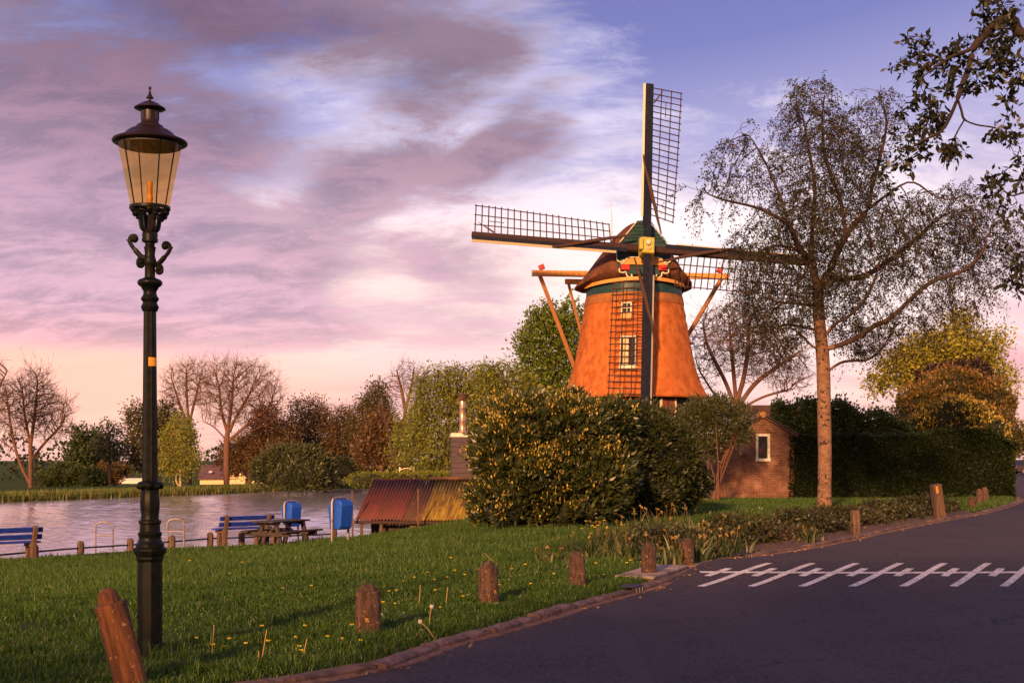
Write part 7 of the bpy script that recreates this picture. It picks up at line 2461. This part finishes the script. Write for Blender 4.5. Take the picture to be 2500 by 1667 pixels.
def planting_bed():
    rng = np.random.default_rng(107)
    seg = np.array(KL); ln = np.concatenate([[0], np.cumsum(np.linalg.norm(np.diff(seg, axis=0), axis=1))])
    s0 = poly_dist(np.array([3.0]), np.array([10.0 * K]), KL)[2][0]; s1 = poly_dist(np.array([12.8]), np.array([19.2 * K]), KL)[2][0]
    def at(s, off):
        x = np.interp(s, ln, seg[:, 0]); y = np.interp(s, ln, seg[:, 1])
        dx = np.interp(s + .05, ln, seg[:, 0]) - x; dy = np.interp(s + .05, ln, seg[:, 1]) - y
        L = np.hypot(dx, dy)
        return x - dy / L * off, y + dx / L * off
    # soil strip
    vs, fs = [], []
    ss = np.arange(s0 - 0.6, s1 + 0.6, 0.25)
    for s in ss:
        for k, off in enumerate((0.19, 0.45, 0.8, 1.2)):
            x, y = at(s, off); vs.append((x, y, gz1(x, y) + 0.012 + 0.05 * (k in (1, 2))))
    for i in range(len(ss) - 1):
        for k in range(3): fs.append((i * 4 + k, (i + 1) * 4 + k, (i + 1) * 4 + k + 1, i * 4 + k + 1))
    mb = MB(); mb.add(vs, fs); o = mb.build('planting_bed', 'soil', None, smooth=True); tag(o, kind='structure')
    # low rose shrubs, a continuous mass
    n = 1500
    s = rng.uniform(s0 + 0.5, s1, n); off = rng.uniform(0.55, 1.75, n)
    cx, cy = at(s, off)
    keep = (np.hypot(cx - 6.2, cy - 13.0) > 0.0)
    hgt = (0.30 + 0.12 * np.sin(s * 1.9) + 0.07 * np.sin(s * 4.3)) * (0.6 + 0.4 * sstep(off, .5, .8)) * (1 - 0.5 * sstep(off, 1.4, 1.75))
    per = 34
    ci = np.repeat(np.arange(n), per); N = len(ci)
    z = gz(cx, cy)
    pos = np.column_stack([cx[ci] + rng.normal(size=N) * 0.10, cy[ci] + rng.normal(size=N) * 0.14, z[ci] + hgt[ci] * rng.uniform(0.1, 1.15, N)])
    d = unit(rng.normal(size=(N, 3)) + np.array([0, 0, 0.6]))
    v, q = leaves_np(rng, pos, d, 0.075 * rng.uniform(0.5, 1.4, N), 0.55)
    rn = np.clip(rng.uniform(0, 0.55, N) + (0.35 + 0.35 * np.sin(s * 0.9 + 1))[ci] * rng.uniform(0.3, 1, N), 0, 1)
    me = np_mesh('ground_cover', v, [q], np.repeat(rn, 4)); o = mesh_obj('ground_cover', me, 'bed_leaf')
    tag(o, 'low reddish brown shrubs filling the bed along the kerb', 'ground cover', None, 'stuff')
    # iris and daffodil clumps
    spots = []
    for (px, py, hh) in [(1345, 1372, 40), (1400, 1355, 55), (1440, 1362, 60), (1460, 1340, 70), (1490, 1352, 62), (1520, 1330, 78), (1530, 1362, 60), (1545, 1345, 80), (1560, 1318, 82), (1600, 1330, 95), (1612, 1358, 80), (1640, 1345, 95), (1655, 1370, 80), (1660, 1318, 90), (1700, 1350, 95), (1715, 1372, 85), (1740, 1345, 85),
                         (1755, 1368, 75), (1620, 1310, 80), (1580, 1360, 70), (1690, 1325, 88), (1790, 1350, 60), (1480, 1325, 60), (1980, 1325, 50), (1640, 1378, 60)]:
        spots.append((px, py, hh))
    for i, (px, py, hh) in enumerate(spots):
        g = hit(px, py, 5, 30)
        h = hh * 0.82 * g.y / F
        root = thing('iris_clump', 'clump of arching strap leaves with faded yellow flowers by the bollards', 'plant', g, 0, 'iris clumps by the bollards')
        m = 46
        x = rng.normal(size=m) * 0.11; y = rng.normal(size=m) * 0.09
        # arching blades in five steps
        KN = 6
        a = rng.uniform(0, 2 * np.pi, m); L = h * rng.uniform(0.7, 1.25, m); bend = rng.uniform(0.15, 1.0, m)
        t = np.linspace(0, 1, KN)
        rx = L[:, None] * (bend[:, None] * t ** 1.7 * 0.8); rz = L[:, None] * (t - 0.45 * bend[:, None] * t ** 2.4)
        cxp = x[:, None] + rx * np.cos(a)[:, None]; cyp = y[:, None] + rx * np.sin(a)[:, None]
        w = 0.014 * rng.uniform(0.7, 1.3, m)[:, None] * np.array([0.8, 1, 1, 0.85, 0.55, 0.08])[None]
        b = rng.uniform(0, 2 * np.pi, m)
        sx = np.cos(b)[:, None] * w; sy = np.sin(b)[:, None] * w
        v = np.stack([np.stack([cxp - sx, cyp - sy, rz - 0.01], -1), np.stack([cxp + sx, cyp + sy, rz - 0.01], -1)], 2)
        idx = np.arange(m * KN * 2).reshape(m, KN, 2)
        q = np.stack([idx[:, :-1, 0], idx[:, :-1, 1], idx[:, 1:, 1], idx[:, 1:, 0]], -1).reshape(-1, 4)
        me = np_mesh('leaf_blades', v.reshape(-1, 3), [q], np.repeat(rng.uniform(size=m), KN * 2)); mesh_obj('leaf_blades', me, 'iris_leaf', root)
        nf = 2 if i % 3 else 4
        ftop = np.column_stack([rng.normal(size=nf) * .13, rng.normal(size=nf) * .1, h * rng.uniform(0.85, 1.25, nf)])
        paths = np.stack([ftop * np.array([.3, .3, 0]), ftop * np.array([.7, .7, .6]), ftop], 1)
        for k in range(nf):
            v, q = tubes_np(paths[k:k + 1], np.full((1, 3), 0.004), 3)
            v2, q2 = leaves_np(rng, np.repeat(ftop[k:k + 1], 6, 0), rng.normal(size=(6, 3)) + np.array([0, 0, -.2]), 0.045 * rng.uniform(.6, 1.2, 6), 0.6)
            me = np_mesh('flower', np.concatenate([v, v2]), [np.concatenate([q, q2 + len(v)])], np.concatenate([np.zeros(len(v)), np.repeat(rng.uniform(size=6), 4)])); mesh_obj('flower', me, 'petal_dry', root)


planting_bed()


def flowers():
    rng = random.Random(5)
    nr = np.random.default_rng(5)
    def flower_mesh(petal, h, r, n, name):
        st = MB(); st.tube([(0, 0, -0.01), (0.004, 0.003, h * 0.5), (0, 0, h)], 0.0028, 4)
        pos = np.tile(np.array([[0, 0, h]]), (n, 1)); a = np.linspace(0, 2 * np.pi, n, endpoint=False)
        d = np.column_stack([np.cos(a), np.sin(a), 0.35 + 0.5 * (np.arange(n) % 2)])
        v, q = leaves_np(nr, pos, d, np.full(n, r), 0.5)
        me = np_mesh(name, v, [q], np.repeat(nr.uniform(size=n), 4))
        return st, me
    protos = []
    for h in (0.06, 0.09, 0.13):
        st, me = flower_mesh('petal_yellow', h, 0.020, 12, 'flower_head')
        protos.append((st, me, 'petal_yellow'))
    dan = [(1012, 1415), (985, 1430), (1043, 1418), (1060, 1420), (1092, 1420), (1110, 1412), (1062, 1446), (965, 1490), (935, 1495), (968, 1447), (950, 1458), (1135, 1422), (1218, 1433), (1250, 1400), (1282, 1398), (1296, 1430), (1352, 1412), (1455, 1395), (1475, 1408), (1530, 1385), (1420, 1376),
           (730, 1590), (722, 1578), (745, 1560), (560, 1570), (600, 1592), (640, 1560), (835, 1572), (860, 1545), (655, 1600), (545, 1590), (800, 1575), (880, 1600), (735, 1600), (480, 1580), (520, 1612), (590, 1378), (463, 1380), (1430, 1292), (1445, 1288), (1460, 1294), (1475, 1290), (1420, 1296), (1452, 1298),
           (1540, 1388), (1565, 1378), (690, 1448), (760, 1452), (1100, 1366), (1180, 1440), (1130, 1480), (1075, 1490)]
    stem_me = {}
    for i, (px, py) in enumerate(dan):
        g = hit(px, py + 8, 3.5, 30)
        st, me, m = protos[i % 3]
        root = thing('dandelion', 'small yellow dandelion flower in the lawn', 'flower', g, rng.uniform(0, 6), 'dandelions in the lawn')
        k = i % 3
        if k not in stem_me:
            o = st.build('flower_stem', 'grass', root); stem_me[k] = o.data
        else:
            mesh_obj('flower_stem', stem_me[k], None, root)
        mesh_obj('flower_head', me, 'petal_yellow', root)
        sc = max(1.0, g.y / K / 8.0)
        root.scale = (sc, sc, sc)
    st, me = flower_mesh('petal_white', 0.05, 0.014, 10, 'flower_head')
    sm = None
    for i, (px, py) in enumerate([(868, 1490), (932, 1508), (1248, 1412), (1242, 1420), (1268, 1410), (1186, 1462), (1188, 1458), (1212, 1480), (985, 1505), (1125, 1452), (1140, 1460), (1310, 1402), (1860, 1247), (1853, 1245), (722, 1568), (1350, 1430), (1450, 1412), (560, 1405), (1030, 1552), (980, 1510)]):
        g = hit(px, py + 5, 3.5, 30)
        root = thing('daisy', 'small white daisy flower in the lawn', 'flower', g, rng.uniform(0, 6), 'daisies in the lawn')
        if sm is None:
            o = st.build('flower_stem', 'grass', root); sm = o.data
        else:
            mesh_obj('flower_stem', sm, None, root)
        mesh_obj('flower_head', me, 'petal_white', root)
        sc = max(1.0, g.y / K / 8.0); root.scale = (sc, sc, sc)
    # dry stalks, bent or upright
    stalks = [((1078, 1575), [(1078, 1575), (1062, 1560), (1045, 1535), (1026, 1517)], 'long dry dandelion stalk with a seed head fallen over the kerb', True), ((1048, 1525), [(1048, 1525), (1050, 1500), (1054, 1480)], 'upright dry seed stalk near the kerb between lamp and bollards', True),
              ((1022, 1478), [(1022, 1478), (1025, 1450), (1026, 1428)], 'upright pale stalk left of the third bollard', False), ((1089, 1475), [(1089, 1475), (1091, 1450), (1093, 1432)], 'thin pale stalk just left of the third bollard', False),
              ((1216, 1378), [(1216, 1378), (1200, 1365), (1182, 1350)], 'slanting dry grass stem behind the third bollard', False), ((640, 1605), [(640, 1605), (645, 1575), (651, 1536)], 'tall pale stalk in the grass right of the lamp', False),
              ((628, 1612), [(628, 1612), (632, 1595), (630, 1588)], 'short pale stalk beside the tall one right of the lamp', False), ((518, 1600), [(518, 1600), (520, 1560), (523, 1525)], 'pale stalk standing just right of the lamp plinth', False), ((741, 1600), [(741, 1600), (745, 1578), (750, 1558)], 'pale stalk near the kerb left of the second bollard', False)]
    for (bp, pts, lab, head) in stalks:
        g = hit(bp[0], bp[1], 3.5, 20)
        if bp[1] == 1575: g.z = 0.10
        root = thing('dry_stalk', lab, 'stalk', g, 0, 'dry stalks in the lawn')
        pp = [tuple(P(a, b, g.y / K) - g) for a, b in pts]
        pp = [tuple(p) for p in catmull(pp, 4)]
        mb = MB(); mb.tube(pp, 0.0045, 5); o = mb.build('stem', 'dry_stalk', root)
        if head:
            mb = MB(); mb.ball(pp[-1], 0.02, 8, 6); mb.build('seed_head', 'petal_white', root)
    # leaf litter and grit in the gutter
    n = 260
    s = nr.uniform(0, 1, n)
    seg = np.array(KL); ln = np.concatenate([[0], np.cumsum(np.linalg.norm(np.diff(seg, axis=0), axis=1))])
    s0 = poly_dist(np.array([-2.4]), np.array([4.05 * K]), KL)[2][0]; s1 = poly_dist(np.array([13.5]), np.array([19.8 * K]), KL)[2][0]
    s = s0 + s * (s1 - s0); off = -np.abs(nr.normal(size=n)) * 0.10 - 0.02
    x = np.interp(s, ln, seg[:, 0]); y = np.interp(s, ln, seg[:, 1]); dx = np.interp(s + .05, ln, seg[:, 0]) - x; dy = np.interp(s + .05, ln, seg[:, 1]) - y; L = np.hypot(dx, dy)
    x = x - dy / L * off; y = y + dx / L * off
    pos = np.column_stack([x, y, hump(x, y) + 0.012])
    d = nr.normal(size=(n, 3)) * np.array([1, 1, .12])
    v, q = leaves_np(nr, pos, d, 0.045 * nr.uniform(.4, 1.3, n), .5)
    me = np_mesh('leaf_litter', v, [q], np.repeat(nr.uniform(size=n), 4)); o = mesh_obj('leaf_litter', me, 'petal_dry')
    tag(o, 'dry leaf litter lying in the gutter along the kerb', 'litter', None, 'stuff')


flowers()
